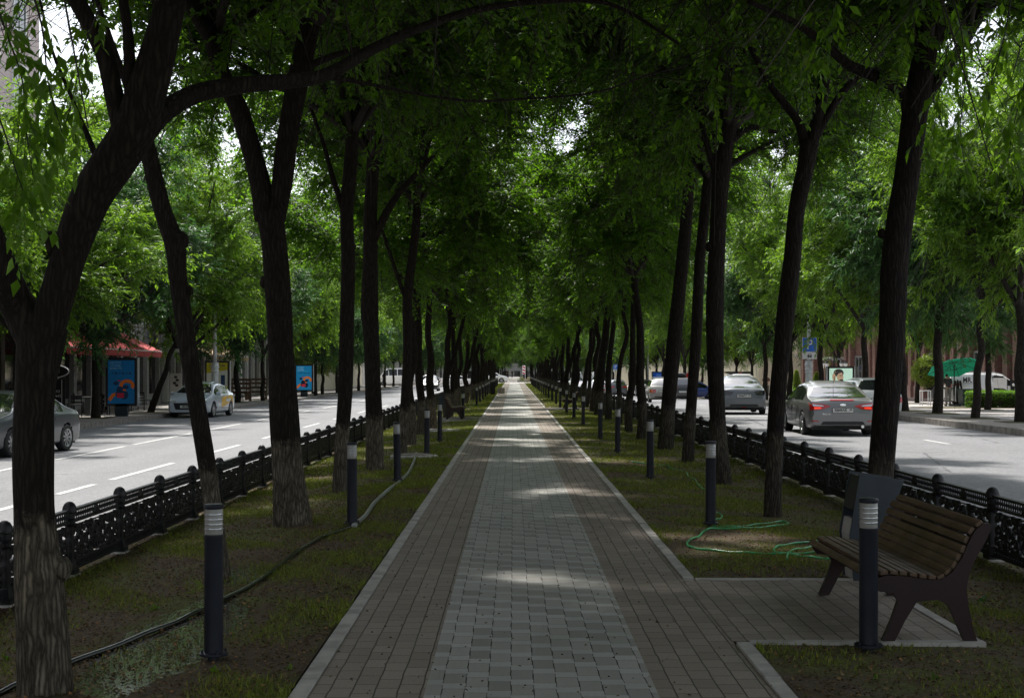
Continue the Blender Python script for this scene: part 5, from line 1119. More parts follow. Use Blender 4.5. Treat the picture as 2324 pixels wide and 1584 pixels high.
text_obj('MR.', .4, M['platetxt'], fo, (.935, -1.3, 1.38), (PI / 2, 0, PI / 2), sx=.8, font_w=.01); b = MB(); b.box((.925, -1.3, 1.2), (.01, .62, .02)); b.build('underline', M['platetxt'], fo)
patch(bv, 'right', [(-1.0, .78), (-.5, .78)], [(-1.0, .93), (-.5, .93)], M['greystucco'], fo, 'side_moulding', off=.008)
# ------------------------------------------------------------------ bench, bin, hoses
def wood():
    g = NG('bench_wood'); co = g.co(); n_ = g.noise(g.scale(co, (14, .9, 14)), 2.0, 6, .65); m_ = g.noise(co, 3.2, 4)
    c = g.ramp(n_, [(.3, (.03, .02, .012)), (.55, (.12, .062, .034)), (.75, (.22, .14, .085))]); c = g.mix(g.ramp(m_, [(.42, 0.0), (.62, .5)]), c, (.085, .075, .03)); g.col(c); g.bump(n_, .4, .004)
    return g.set(g.ramp(m_, [(.3, .4), (.7, .75)]), spec=.45)
M['wood'] = wood(); M['benchred'] = pm('bench_frame_maroon', (.016, .003, .0035), .5, .2); M['binblue'] = pm('bin_slate_blue', (.022, .031, .041), .45, .2)
M['woodbrown'] = pm('terrace_wood', (.11, .06, .035), .6, var=.3, scale=8)
TOP = [(2.150, .345), (2.166, .378), (2.221, .396), (2.30, .393), (2.367, .387), (2.47, .370), (2.547, .370), (2.61, .412), (2.673, .502), (2.714, .599), (2.749, .662), (2.804, .710)]
OUT = TOP + [(2.839, .704), (2.846, .668), (2.804, .586), (2.749, .489), (2.714, .405), (2.70, .335), (2.707, .231), (2.735, .092), (2.763, .004), (2.686, .004), (2.638, .113), (2.596, .21), (2.527, .252), (2.402, .238), (2.333, .128), (2.27, .004), (2.194, .004), (2.249, .128), (2.29, .245), (2.263, .290), (2.18, .300)]
def make_bench(loc, rz, label):
    r = empty('park_bench', loc, rz, label, 'bench', 'slatted benches beside the path'); cx, L = 2.48, 1.75
    for s_ in (-1, 1): MB().prism([(x - cx, z) for x, z in OUT], s_ * (L / 2) - .02, s_ * (L / 2) + .02, 'xz').build('frame', M['benchred'], r)
    P, _ = smooth_path([(x - cx, 0, z) for x, z in TOP], np.zeros(len(TOP)), 6); s = np.concatenate([[0], np.cumsum(np.linalg.norm(np.diff(P, axis=0), axis=1))]); n = 15
    for i in range(n):
        q = s[-1] * (i + .5) / n; a = np.array([np.interp(q, s, P[:, 0]), np.interp(q, s, P[:, 2])]); e = s[-1] * .012; b_ = np.array([np.interp(min(q + e, s[-1]), s, P[:, 0]), np.interp(min(q + e, s[-1]), s, P[:, 2])]) - a; an = math.atan2(b_[1], b_[0])
        m = MB(); m.box((0, 0, 0), (.046, L + .02, .026)); o = m.build('slat', M['wood'], r, loc=(a[0] - math.sin(an) * .015, rng.normal(0, .004), a[1] + math.cos(an) * .015)); o.rotation_euler = (0, -an, 0)
        bv_ = o.modifiers.new('bevel', 'BEVEL'); bv_.width = .005; bv_.segments = 2
    MB().box((-.12, 0, .27), (.05, L, .06)).build('cross_bar', M['benchred'], r); MB().box((.12, 0, .30), (.05, L, .05)).build('cross_bar', M['benchred'], r)
    return r
make_bench((2.48, 9.36, .006), 0, 'weathered wooden slatted bench with dark red side frames in the paved bay')
make_bench((-1.95, 47.9, .006), PI, 'dark slatted bench seen end-on left of the path, beside the fifth bollard light')
make_bench((2.4, 60.2, .006), 0, 'small distant slatted bench right of the path among bollard lights')
def make_bin(loc, rz, label):
    r = empty('litter_bin', loc, rz, label, 'bin', 'slate litter bins by the benches')
    side = [(-.1, .0), (-.13, .35), (-.05, .825), (.29, .775), (.12, .33), (.08, 0)]
    for y in (0, .34): MB().prism(side, y, y + .02, 'xz').build('side_panel', M['binblue'], r)
    MB().prism([(-.085, .0), (-.115, .35), (-.095, .47), (-.06, .47), (.07, .33), (.05, 0)], .02, .34, 'xz').build('front_panel', M['greystucco'], r)
    MB().prism([(-.1, .55), (-.04, .805), (.27, .755), (.12, .5), (0, .48)], .022, .338, 'xz').build('liner', M['black'], r); return r
make_bin((2.72, 10.95, .0), 0, 'slate blue litter bin with tapered side panels behind the weathered bench')
make_bin((-2.35, 49.9, -.05), PI, 'dark litter bin behind the end-on bench left of the path')

def gpt(x, y, up=.014):
    X = (x - VX) / F * 15; z = 0
    for _ in range(6):
        Y = F * (CAMH - z) / (y - HY); X = (x - VX) / F * Y; z = (gl_(X) if X < -1.12 else (gr_(X) if X > 1.4 else 0)) + up
    return np.array([X, Y, z])
def hose(pts, r, mat, label, lift=None):
    P = np.array([gpt(*p, up=r) for p in pts]); Q, _ = smooth_path(P, np.zeros(len(P)), 5)
    root = empty('garden_hose', tuple(Q[0]), 0, label, 'hose'); b = MB(); Q[:, 2] += .004 * np.sin(np.arange(len(Q))); b.tube(Q - Q[0], r, 8); b.build('tube', mat, root, smooth=True, fixn=False)
    b = MB(); d = nrm(Q[1] - Q[0]); b.tube([-d * .05, d * .02], r * 1.35, 10); b.build('coupling', M['steel'], root, smooth='auto')
g = NG('hose_black'); g.col((.006, .007, .007)); M['hoseb'] = g.set(.18, spec=.5)
g = NG('hose_green'); g.col(g.mix(g.noise(g.co(), 8, 3), (.015, .22, .07), (.04, .36, .12))); M['hoseg'] = g.set(.3, spec=.6)
g = NG('hose_grey'); g.col(g.mix(g.noise(g.co(), 14, 4, .7), (.09, .09, .085), (.36, .36, .35))); M['hosew'] = g.set(.3, spec=.6)
hose([(-60, 1600), (0, 1570), (60, 1545), (120, 1520), (170, 1500), (300, 1450), (400, 1410), (455, 1385), (510, 1358), (600, 1310), (660, 1262), (700, 1235), (745, 1213), (795, 1196)], .017, M['hoseb'], 'black wet hose running along the muddy ground past the nearest bollard light')
hose([(805, 1192), (830, 1168), (855, 1135), (890, 1105), (915, 1085), (930, 1068), (940, 1045), (945, 1028)], .024, M['hosew'], 'flattened grey hose curving over the grass to the concrete cover')
q6 = lambda L: [(1532 + .3408 * a, 1049.7 + .3408 * b) for a, b in L]; q3 = lambda L: [(1162 + .3224 * a, 681 + .3224 * b) for a, b in L]
hose(q6([(280, 335), (312, 350), (306, 370), (270, 380), (240, 400), (250, 420), (290, 425), (430, 424), (560, 410), (700, 392), (752, 398), (735, 411), (600, 428), (420, 437), (250, 438), (200, 450), (160, 488), (100, 512), (80, 535), (100, 560), (180, 575), (350, 592), (550, 603), (700, 606), (900, 600), (1010, 592)]), .011, M['hoseg'], 'green garden hose looping over the grass left of the weathered bench')
hose(q6([(1150, 500), (1060, 510), (950, 520), (780, 540), (690, 555), (660, 575), (672, 596), (750, 606), (800, 616), (900, 628), (1030, 638), (1150, 640)]), .011, M['hoseg'], 'second coil of green hose beside the bay kerb')
hose(q6([(975, 553), (850, 570), (775, 585), (750, 610), (745, 645)]), .011, M['hoseg'], 'short end of green hose crossing the coil')
hose(q3([(850, 1138), (945, 1150), (1030, 1160), (1095, 1165), (1110, 1180), (1180, 1198), (1230, 1215), (1240, 1240), (1290, 1265), (1310, 1300), (1350, 1330), (1400, 1345)]), .011, M['hoseg'], 'thin green hose wandering between the second and third right bollard lights')

# covers and boxes on the median
def disc(name, x, y, r, label, cat):
    c = empty(name, (x, y, gl_(x)), 0, label, cat); MB().lathe([(r, -.06), (r, .03), (r - .02, .045), (.001, .05)], 28).build('slab', M['kerb'], c, smooth='auto'); MB().lathe([(.3, .05), (.3, .062), (.28, .066), (.001, .066)], 24).build('lid', M['kerbdark'], c, smooth='auto')
disc('manhole_cover', -1.9, 27.3, .46, 'round concrete manhole slab in the grass at the end of the grey hose', 'manhole')
disc('manhole_cover', -2.1, 39.2, .7, 'farther flat concrete slab among the left trunks', 'manhole')
c = empty('concrete_planter', (-.86, 100.3, 0), 0, 'square grey concrete planter box on the left edge of the path', 'planter')
b = MB(); b.box2((-.25, -.25, 0), (.25, -.2, .4)); b.box2((-.25, .2, 0), (.25, .25, .4)); b.box2((-.25, -.2, 0), (-.2, .2, .4)); b.box2((.2, -.2, 0), (.25, .2, .4)); b.build('walls', M['kerbdark'], c); MB().box2((-.2, -.2, .02), (.2, .2, .34)).build('soil', M['lawn'], c)
def black_bin(x, y, g_, label):
    c = empty('litter_bin', (x, y, g_), 0, label, 'bin'); MB().box((0, 0, .42), (.32, .32, .8), taper=1.12).build('container', M['black'], c); MB().box((0, 0, .86), (.4, .4, .05)).build('lid', M['bollard'], c)
black_bin(-1.38, 95.5, -.01, 'square black litter bin among the left bollard lights, before the planter box'); black_bin(2.3, 172, -.01, 'square black litter bin at the far right end of the bollard row')

# ------------------------------------------------------------------ signs, posts, panels
M['pblue'] = pm('sign_blue', (.014, .15, .72), .4, var=.05); M['signwhite'] = pm('sign_white', (.75, .76, .78), .4, var=.04); M['signred'] = pm('sign_red', (.55, .02, .03), .4)
M['colwhite'] = pm('column_white_paint', (.58, .60, .62), .45, .2, var=.12)
def fluted_post(name, X, Y, gz, label, top=8.2, group='white fluted street lamp posts'):
    r = empty(name, (X, Y, gz), 0, label, 'lamp post', group); b = MB(); n = 24; ang = np.arange(48) * PI / 24; fl = 1 - .06 * (np.arange(48) % 4 == 0)
    prof = [(.30, 0), (.30, .12), (.27, .16), (.25, .3), (.21, .34)]; b.lathe(prof, 24); V = []
    for rr, z in ((.20, .34), (.185, 1.0), (.165, 1.62)): V.append(np.stack([rr * fl * np.cos(ang), rr * fl * np.sin(ang), np.full(48, z)], 1))
    b.add(np.concatenate(V), [(i * 48 + j, i * 48 + (j + 1) % 48, (i + 1) * 48 + (j + 1) % 48, (i + 1) * 48 + j) for i in range(2) for j in range(48)])
    b.lathe([(.165, 1.62), (.20, 1.64), (.20, 1.68), (.17, 1.70), (.18, 1.78), (.2, 1.8), (.2, 1.84), (.17, 1.88), (.21, 2.0), (.2, 2.1), (.15, 2.17), (.19, 2.2), (.19, 2.24)], 24); b.build('base_column', M['colwhite'], r, smooth='auto')
    MB().lathe([(.10, 2.24), (.095, 3), (.07, top)], 16).build('pole', M['colwhite'], r, smooth=True); s = -1 if X > 0 else 1
    MB().tube([(0, 0, top - .1), (s * .6, 0, top + .3), (s * 1.6, 0, top + .35)], .04, 8).build('arm', M['colwhite'], r, smooth=True); MB().box((s * 1.9, 0, top + .33), (.7, .25, .1)).build('lamp_head', M['steel'], r); return r
PP = fluted_post('lamp_post', 14.55, 70, SWR(70) - .12, 'white fluted lamp post carrying the blue parking sign', group=None)
fluted_post('lamp_post', -14.9, 71, SWL(71), 'white fluted lamp post beside the parked taxi')
fluted_post('lamp_post', -14.9, 128, SWL(128), 'farther white fluted lamp post on the left pavement')
def p_sign(root, z, s=.7, y=-.13):
    pl = MB().box((0, y, z), (s, .02, s)).build('sign_plate', M['signwhite'], root); MB().box((0, y - .013, z), (s - .03, .012, s - .03)).build('blue_field', M['pblue'], pl)
    text_obj('P', s * .98, M['signwhite'], pl, (0, y - .022, z - .01), sx=.95, font_w=.008)
    q = MB().box((0, y, z - s * .77), (s, .02, s * .48)).build('info_plate', M['signwhite'], root); b = MB(); zc = z - s * .77
    b.prism([(-.12 * s, zc - .1 * s), (-.16 * s, zc - .02 * s), (-.1 * s, zc + .12 * s), (.1 * s, zc + .12 * s), (.16 * s, zc - .02 * s), (.12 * s, zc - .1 * s)], y - .022, y - .012, 'xz'); b.box((-.1 * s, y - .017, zc - .13 * s), (.05 * s, .01, .07 * s)); b.box((.1 * s, y - .017, zc - .13 * s), (.05 * s, .01, .07 * s)); b.build('car_symbol', M['platetxt'], q)
    MB().prism([(-.085 * s, zc + .01 * s), (-.07 * s, zc + .085 * s), (.07 * s, zc + .085 * s), (.085 * s, zc + .01 * s)], y - .028, y - .024, 'xz').build('symbol_window', M['signwhite'], q)
p_sign(PP, 3.02, .70, -.14)
c = empty('parking_sign', (13.3, 185, -.9), 0, 'small distant blue parking sign between the right-hand trunks', 'sign'); MB().lathe([(.04, 0), (.04, 3.3)], 10).build('pole', M['steel'], c); p_sign(c, 3.0, .62, -.06)
c = empty('traffic_pole', (13.35, 141, float(plz(13.3, 141))), 0, 'grey goose-neck traffic pole above the roof-box car', 'pole')
MB().tube([(0, 0, 0), (0, 0, 5.1), (-.05, 0, 5.35), (-.3, 0, 5.45), (-.5, 0, 5.45)], .075, 10).build('pole', M['steel'], c, smooth=True); MB().tube([(-.45, 0, 0), (-.45, 0, 7.5)], .06, 8).build('mast', M['steel'], c, smooth=True); MB().tube([(0, 0, 4.4), (-.45, 0, 5.0)], .04, 8).build('brace', M['steel'], c)
c = empty('chevron_sign', (1.55, 198, -.01), 0, 'red and white striped marker plate on a post at the end of the path', 'sign'); MB().lathe([(.035, 0), (.035, 2.3)], 8).build('post', M['signwhite'], c, loc=(.1, .03, 0)); MB().box((-.08, 0, 1.72), (.42, .03, 1.24)).build('plate', M['signwhite'], c)
b = MB(); [b.prism([(-.25, z - .05), (.09, z - .19), (.09, z + .01), (-.25, z + .15)], -.03, -.018, 'xz') for z in (1.28, 1.70, 2.12)]; b.build('red_stripes', M['signred'], c)
c = empty('planting_bed', (1.0, 197.8, 0), 0, 'low kerbed bed with a small shrub at the foot of the striped marker', 'planter'); MB().box((0, 0, .08), (.9, .9, .16)).build('kerb', M['kerb'], c)
V, Fc = leaves(rng.normal(0, .12, (40, 3)) + [0, 0, .3], nrm(rng.normal(0, 1, (40, 3)) + [0, 0, 1]), np.full(40, .4), 9, .12, .05, .3, rng); mobj('shrub', fast_mesh('shrub', V, Fc, [M['leafY']]), c)


def ad_panel(X, Y, gz, w, h, base, rz, label, art, name='advertising_panel'):
    r = empty(name, (X, Y, gz), rz, label, 'advert panel', 'illuminated advertising panels'); MB().box((0, 0, base / 2), (w * .45, .2, base)).build('pedestal', M['binblue'], r)
    MB().box((0, 0, base + h / 2), (w + .2, .2, h + .2)).build('casing', M['black'], r); b = MB(); [b.box((s_ * (w / 2 + .115), .04, base + h / 2), (.03, .28, h + .22)) for s_ in (1, -1)]; b.build('side_trim', M['steel'], r)
    art(r, w, h, base + h / 2); return r
def lit(name, c, e=.12):
    g = NG(name); g.col(c); g.b.inputs['Emission Color'].default_value = (*c, 1); g.b.inputs['Emission Strength'].default_value = e; return g.set(.25)
M['adblue'] = lit('poster_blue', (.015, .24, .50)); M['adorange'] = lit('poster_orange', (.75, .20, .03)); M['adpale'] = lit('poster_pale_blue', (.35, .62, .75)); M['adred'] = lit('poster_red', (.55, .03, .06)); M['addark'] = lit('poster_dark', (.008, .02, .045)); M['adnavy'] = lit('poster_navy', (.01, .08, .42))
def art_blue(e, dim=False):
    def f(r, w, h, zc):
        P1, P2, P3 = (M['adpaled'], M['adoranged'], M['adredd']) if dim else (M['adpale'], M['adorange'], M['adred'])
        s = MB().box((0, -.103, zc), (w, .012, h)).build('screen', e, r); y = -.112
        for i, t in enumerate(('ЛЕТОМ', 'ЛУЧШЕ', 'ВМЕСТЕ')): text_obj(t, h * .062, P1, s, (-w * .42, y, zc + h * (.44 - .065 * i)), align='LEFT', sx=1.1)
        b = MB(); [b.box((-w * .32 + k * w * .13, y, zc + h * .2), (w * .07, .004, h * .02 * (1 + k % 2))) for k in range(6)]; b.build('small_marks', M['addark'], s)
        b = MB(); a = np.linspace(-.6, 4.4, 26); P = np.stack([w * .22 + w * .22 * np.cos(a), zc - h * .08 + h * .1 * np.sin(a)], 1); tail = np.array([(w * .05, zc - h * .2), (-w * .15, zc - h * .27), (-w * .3, zc - h * .3), (-w * .45, zc - h * .42)]); ribbon(b, np.concatenate([P, tail]), w * .13, y - .004, y); b.build('orange_swirl', P2, s)
        b = MB(); 
        for (cx, cz, rx, rz_2) in ((-.05, -.17, .13, .07), (.17, -.12, .12, .05), (-.2, -.03, .1, .045), (.12, -.30, .16, .1), (-.1, -.28, .12, .09)): b.prism([(w * (cx + rx * math.cos(t)), zc + h * (cz + rz_2 * math.sin(t))) for t in np.linspace(0, 2 * PI, 14)[:-1]], y - .009, y - .005, 'xz')
        b.build('dark_shapes', M['addark'], s); b = MB(); b.box((-w * .02, y - .012, zc - h * .31), (w * .26, .004, h * .11)); b.box((-w * .08, y - .012, zc + h * .03), (w * .1, .004, h * .035)); b.build('red_shapes', P3, s)
    return f
gx = lit('poster_blue_dim', (.006, .07, .17), .1); M['adpaled'] = lit('poster_dim_pale', (.1, .2, .25), .1); M['adoranged'] = lit('poster_dim_orange', (.28, .07, .012), .1); M['adredd'] = lit('poster_dim_red', (.2, .012, .025), .1)
ad_panel(-15.55, 56.5, SWL(56), 1.05, 1.72, .5, 0, 'dim blue advertising panel with orange swirl in front of the cafe', art_blue(gx, True))
ad_panel(-15.0, 102, SWL(102), 1.1, 1.72, .5, 0, 'bright blue advertising panel with orange swirl past the tan awning', art_blue(M['adblue']))
M['adyellow'] = lit('poster_yellow', (.22, .20, .015), .05); M['adcream'] = lit('poster_cream', (.22, .23, .2), .1)
def art_yellow(r, w, h, zc):
    s = MB().box((0, -.103, zc), (w, .012, h)).build('screen', M['adyellow'], r); y = -.112; MB().prism([(-w / 2, zc + h * .18), (w / 2, zc + h * .28), (w / 2, zc - h * .22), (-w / 2, zc - h * .22)], y - .003, y + .002, 'xz').build('cream_field', M['adcream'], s)
    text_obj('АВТОШКОЛЫ', h * .075, M['addark'], s, (0, y, zc + h * .41), sx=.95, font_w=.002); text_obj('НАБОР', h * .05, M['addark'], s, (0, y, zc + h * .33)); b = MB(); b.box((w * .28, y - .006, zc - h * .02), (w * .2, .004, h * .3)); b.box((-w * .2, y - .006, zc + h * .02), (w * .12, .004, h * .12)); b.build('dark_shapes', M['addark'], s)
ad_panel(-15.6, 75, SWL(75), 1.1, 1.75, .5, 0, 'yellow and dark advertising panel behind the fluted lamp post', art_yellow)
M['skin2'] = lit('poster_skin', (.42, .28, .17), .3); M['admint'] = lit('poster_mint', (.42, .62, .50), .4); M['adshirt'] = lit('poster_shirt', (.58, .70, .66), .4); M['adhair'] = lit('poster_hair', (.015, .012, .01), .1)
def ell(cx, cz, rx, rz_, n=20, rot=0.0): return [(cx + rx * math.cos(t) * math.cos(rot) - rz_ * math.sin(t) * math.sin(rot), cz + rx * math.cos(t) * math.sin(rot) + rz_ * math.sin(t) * math.cos(rot)) for t in np.linspace(0, 2 * PI, n + 1)[:-1]]
def art_man(r, w, h, zc):
    s = MB().box((0, -.103, zc), (w, .012, h)).build('screen', M['admint'], r); y = -.112; T = h / 2
    def L(n, polys, m, k): b = MB(); [b.prism(p, y - .002 * k - .002, y - .002 * k, 'xz') for p in polys]; b.build(n, m, s)
    L('shirt', [[(-w * .48, zc - h * .48), (-w * .40, zc + h * .02), (-w * .3, zc + h * .1), (-w * .16, zc - h * .02), (w * .08, zc - h * .12), (w * .22, zc - h * .2), (w * .27, zc - h * .48)]], M['adshirt'], 0)
    L('hair', [ell(-w * .1, zc + h * .33, w * .22, h * .15)], M['adhair'], 1); L('face', [ell(-w * .04, zc + h * .19, w * .145, h * .19, rot=.15)], M['skin2'], 2); L('hand', [ell(-w * .30, zc + h * .17, w * .075, h * .14, rot=.1), ell(-w * .24, zc + h * .32, w * .035, h * .07)], M['skin2'], 3)
    L('beard', [ell(w * .02, zc + h * .05, w * .09, h * .045), ell(-w * .03, zc + h * .235, w * .05, h * .012), ell(w * .06, zc + h * .245, w * .035, h * .012), ell(w * .01, zc + h * .205, w * .02, h * .01)], M['adhair'], 4); L('fringe', [[(-w * .28, zc + h * .3), (-w * .2, zc + h * .42), (w * .02, zc + h * .45), (w * .11, zc + h * .34), (w * .06, zc + h * .35), (-w * .1, zc + h * .31), (-w * .2, zc + h * .2)]], M['adhair'], 5)
    L('tie', [[(w * .07, zc - h * .14), (w * .12, zc - h * .12), (w * .2, zc - h * .45), (w * .1, zc - h * .48)]], M['addark'], 5)
    text_obj('ОДЕЖДА ИЗ ИТАЛИИ', h * .07, M['platetxt'], s, (0, y - .014, zc - h * .27), sx=.95, font_w=.001); text_obj('PETTINI', h * .05, M['platetxt'], s, (-.02, y - .014, zc - h * .36))
ad_panel(17.25, 75, float(plz(17.2, 75)), 1.22, 1.42, .55, 0, 'advertising panel with the portrait of a dark-haired man in shirt and tie', art_man)
def art_screen(r, w, h, zc):
    s = MB().box((0, -.103, zc), (w, .012, h)).build('screen', M['adnavy'], r); text_obj('Рецепт', h * .12, M['adpale'], s, (0, -.112, zc + h * .28)); text_obj('РЕКОРДЫ', h * .12, M['signwhite'], s, (0, -.112, zc - h * .02), font_w=.003)
ad_panel(14.55, 142, float(plz(14.5, 142)), 1.2, 1.3, .9, 0, 'blue advertising screen far off above the parked cars on the right', art_screen)

# cafe signs on the left
c = empty('shop_sign', (-18.35, 56.5, SWL(56)), 0, 'black oval sign over a tall menu board, half behind the nearest trunk', 'sign'); MB().prism(ell(-.1, 1.78, .78, .26, 28), -.03, .03, 'xz').build('oval_board', M['black'], c)
b = MB(); ribbon(b, ell(-.1, 1.78, .79, .27, 28) + ell(-.1, 1.78, .79, .27, 28)[:1], .03, -.045, .045); b.build('oval_rim', M['signwhite'], c); text_obj('Views', .2, M['signwhite'], c, (.35, -.035, 1.80), align='RIGHT'); text_obj('продуктов', .11, M['signwhite'], c, (.22, -.035, 1.64), align='RIGHT')
MB().box((.05, 0, .75), (1.0, .04, 1.46)).build('menu_board', M['black'], c); MB().box((.42, -.024, .75), (.02, .01, 1.4)).build('edge_line', M['signwhite'], c); text_obj('САМО', .14, M['signwhite'], c, (.35, -.025, .98), align='RIGHT'); text_obj('ЛЮБОВЬЮ', .14, M['signwhite'], c, (.40, -.025, .8), align='RIGHT')
b = MB(); [ribbon(b, spiral(.2 + dx, zz, .09, 1.3, a, s_), .018, -.035, -.025) for dx, zz, a, s_ in ((0, .5, 0, 1), (.12, .42, 2, -1), (.02, .33, 4, 1))]; b.build('flourish', M['signwhite'], c)
c = empty('poster_stand', (-17.2, 72.5, SWL(72)), 0, 'narrow pale poster stand with a black drawing, behind the taxi', 'sign'); MB().box((0, 0, .95), (.6, .08, 1.5)).build('board', M['greystucco'], c); b = MB(); [b.prism(ell(dx, zz, .09, .07, 10), -.05, -.042, 'xz') for dx, zz in ((0, 1.5), (.08, 1.35), (-.06, 1.2), (.05, 1.08))]; b.build('drawing', M['black'], c); b = MB(); [b.box((s_ * .25, 0, .1), (.05, .3, .2)) for s_ in (1, -1)]; b.build('feet', M['black'], c)
def chair(x, y, g_, rz, label, mat, hgt=.85, group='cafe chairs under the red awning'):
    c = empty('cafe_chair', (x, y, g_), rz, label, 'chair', group); MB().box((0, 0, .46), (.42, .42, .04)).build('seat', mat, c); b = MB(); b.box((0, .2, hgt - .1), (.42, .03, .16)); b.box((0, .2, hgt - .28), (.38, .02, .04)); b.build('backrest', mat, c)
    for sx in (1, -1):
        for sy in (1, -1): MB().box((sx * .19, sy * .19, .22 if sy < 0 else hgt / 2), (.03, .03, .44 if sy < 0 else hgt)).build('leg', mat, c)
    return c
c0_ = chair(-17.2, 56.0, SWL(56), .3, 'black cafe chair nearest the camera, under the edge of the red awning', M['black'])
pos = ['second', 'third', 'fourth', 'fifth', 'sixth', 'seventh', 'eighth', 'ninth']
for i, (x, y, rz) in enumerate([(-16.6, 58.3, 2.8), (-17.4, 59.5, 0.2), (-16.8, 61.2, 3.2), (-18.3, 57.5, 1.2), (-17.3, 63.5, 0), (-18.5, 60.5, 2), (-17.0, 65.5, 2.6), (-18.3, 66.5, 1)]): copy_tree(c0_, (x, y, SWL(y)), rz, '%s black cafe chair from the camera under the red awning' % pos[i])
def table(x, y, label, mat=None, grp='cafe tables under the red awning'):
    c = empty('cafe_table', (x, y, SWL(y)), 0, label, 'table', grp); MB().box((0, 0, .74), (.7, .7, .04)).build('tabletop', mat or M['black'], c); MB().lathe([(.22, 0), (.22, .03), (.03, .05), (.03, .72)], 12).build('pedestal', M['steel'], c)
table(-17.0, 57.2, 'square black cafe table nearest the camera under the red awning'); table(-17.2, 60.4, 'middle square black cafe table under the red awning'); table(-17.2, 64.5, 'farthest square black cafe table under the red awning')
for i, (x, y) in enumerate([(-17.6, 85), (-16.6, 86.5), (-17.4, 89.5), (-16.5, 91.5)]):
    c = empty('terrace_booth', (x, y, SWL(y)), 0, '%s high-backed brown wooden booth on the terrace under the tan awning' % nearest[i], 'booth', 'brown wooden terrace booths'); b = MB(); [b.box((0, .4, z), (1.1, .04, .13)) for z in (.5, .78, 1.06, 1.3)]; b.build('back_boards', M['woodbrown'], c); MB().box((0, .15, .45), (1.1, .5, .05)).build('seat', M['woodbrown'], c)
    for sx in (1, -1): MB().box((sx * .57, .35, .68), (.07, .09, 1.36)).build('post', M['woodbrown'], c); MB().box((sx * .57, -.1, .22), (.07, .07, .44)).build('leg', M['woodbrown'], c)
for i, (x, y) in enumerate([(-16.9, 82.2), (-16.2, 84.6)]):
    c = empty('terrace_stool', (x, y, SWL(y)), 0, ('white-topped stool nearer the camera' if i == 0 else 'white-topped stool farther off') + ' by the brown booths', 'stool', 'stools by the brown booths'); MB().lathe([(.18, .44), (.18, .48)], 14).build('seat', M['signwhite'], c)
    for k in range(4): MB().tube([(.1 * math.cos(k * PI / 2 + .7), .1 * math.sin(k * PI / 2 + .7), .44), (.17 * math.cos(k * PI / 2 + .7), .17 * math.sin(k * PI / 2 + .7), 0)], .014, 6).build('leg', M['black'], c)

# ------------------------------------------------------------------ right plaza: stall, hedge, planters, lantern
PZ = float(plz(23, 76))
M['greencloth'] = NG('umbrella_green'); g = M['greencloth']; g.col((.015, .26, .17)); g.set(.8); t_ = g.n('ShaderNodeBsdfTranslucent'); t_.inputs[0].default_value = (.03, .42, .28, 1); m_ = g.n('ShaderNodeMixShader'); m_.inputs[0].default_value = .4; g.l(g.b.outputs[0], m_.inputs[1]); g.l(t_.outputs[0], m_.inputs[2]); g.l(m_.outputs[0], g.out.inputs[0]); M['greencloth'] = g.m
u = empty('market_umbrella', (23.65, 76.3, PZ), 0, 'large green market umbrella beside the white delivery van', 'umbrella'); MB().lathe([(.03, 0), (.03, 2.45)], 10).build('pole', M['black'], u); b = MB(); n = 8; top = np.array([0, 0, 2.62]); R_u = 1.52; ring = [np.array([R_u * math.cos(k * PI / 4 + .3), R_u * math.sin(k * PI / 4 + .3), 2.22 + .12 * math.cos(k * PI / 4 + .3 + PI) * -1]) for k in range(8)]
V = [top]; Fc = []
for k in range(8):
    a, c_ = ring[k], ring[(k + 1) % 8]; ma = (a + top) / 2 + [0, 0, .06]; mm = (a + c_) / 2 * np.array([.97, .97, 1]) + [0, 0, .03]; V += [a, ma, mm, (mm + top) / 2 + [0, 0, .03]]
for k in range(8): i = 1 + 4 * k; j = 1 + 4 * ((k + 1) % 8); Fc += [(i, i + 2, i + 3, i + 1), (i + 2, j, j + 1, i + 3), (i + 1, i + 3, 0), (i + 3, j + 1, 0)]
tilt = lambda q: np.array(q) - np.array([0, 0, .40]) * np.array(q)[1]
V = [tilt(q) for q in V]; ring = [tilt(q) for q in ring]
b.add(V, Fc); b.add(np.array(V) - [0, 0, .012], [tuple(f[::-1]) for f in Fc]); b.build('canopy', M['greencloth'], u, fixn=False)
for k in range(8): MB().tube([(0, 0, 2.56), (ring[k] + top) / 2 + [0, 0, .0], ring[k] - [0, 0, .03]], .012, 5).build('rib', M['black'], u); MB().tube([(0, 0, 2.1), (ring[k] * .55 + top * .45) - [0, 0, .03]], .01, 5).build('strut', M['black'], u)
MB().box((0, 0, .05), (.5, .5, .1)).build('base', M['kerbdark'], u); u.scale = (.92, .92, .91)
c = empty('wheeled_bin', (24.1, 75.6, PZ), .1, 'dark green wheeled bin between the umbrella pole and the van', 'bin'); M['bingreen'] = pm('bin_green', (.012, .04, .03), .5)
MB().box((0, 0, .45), (.62, .6, .8), taper=1.2).build('container', M['bingreen'], c); MB().box((0, 0, .89), (.78, .74, .06)).build('rim', M['bingreen'], c); MB().tube([(-.4, -.35, .55), (-.2, -.42, .62), (.3, -.42, .62), (.42, -.35, .8)], .02, 6).build('handle', M['bingreen'], c)
for s_ in (1, -1): MB().lathe([(.1, -.03), (.1, .03)], 14, 0, (s_ * .28, .2, .1), axis='x').build('wheel', M['rubber'], c)
c = empty('hanging_jacket', (23.78, 76.1, PZ + .5), 0, 'dark padded jacket hanging on the umbrella pole', 'jacket'); b = MB(); b.lathe([(.04, -.35), (.14, -.25), (.17, 0), (.16, .4), (.13, .8), (.05, 1.0)], 12); e = b.build('body', M['dark'], c, smooth=True); e.scale = (.6, .5, .9)
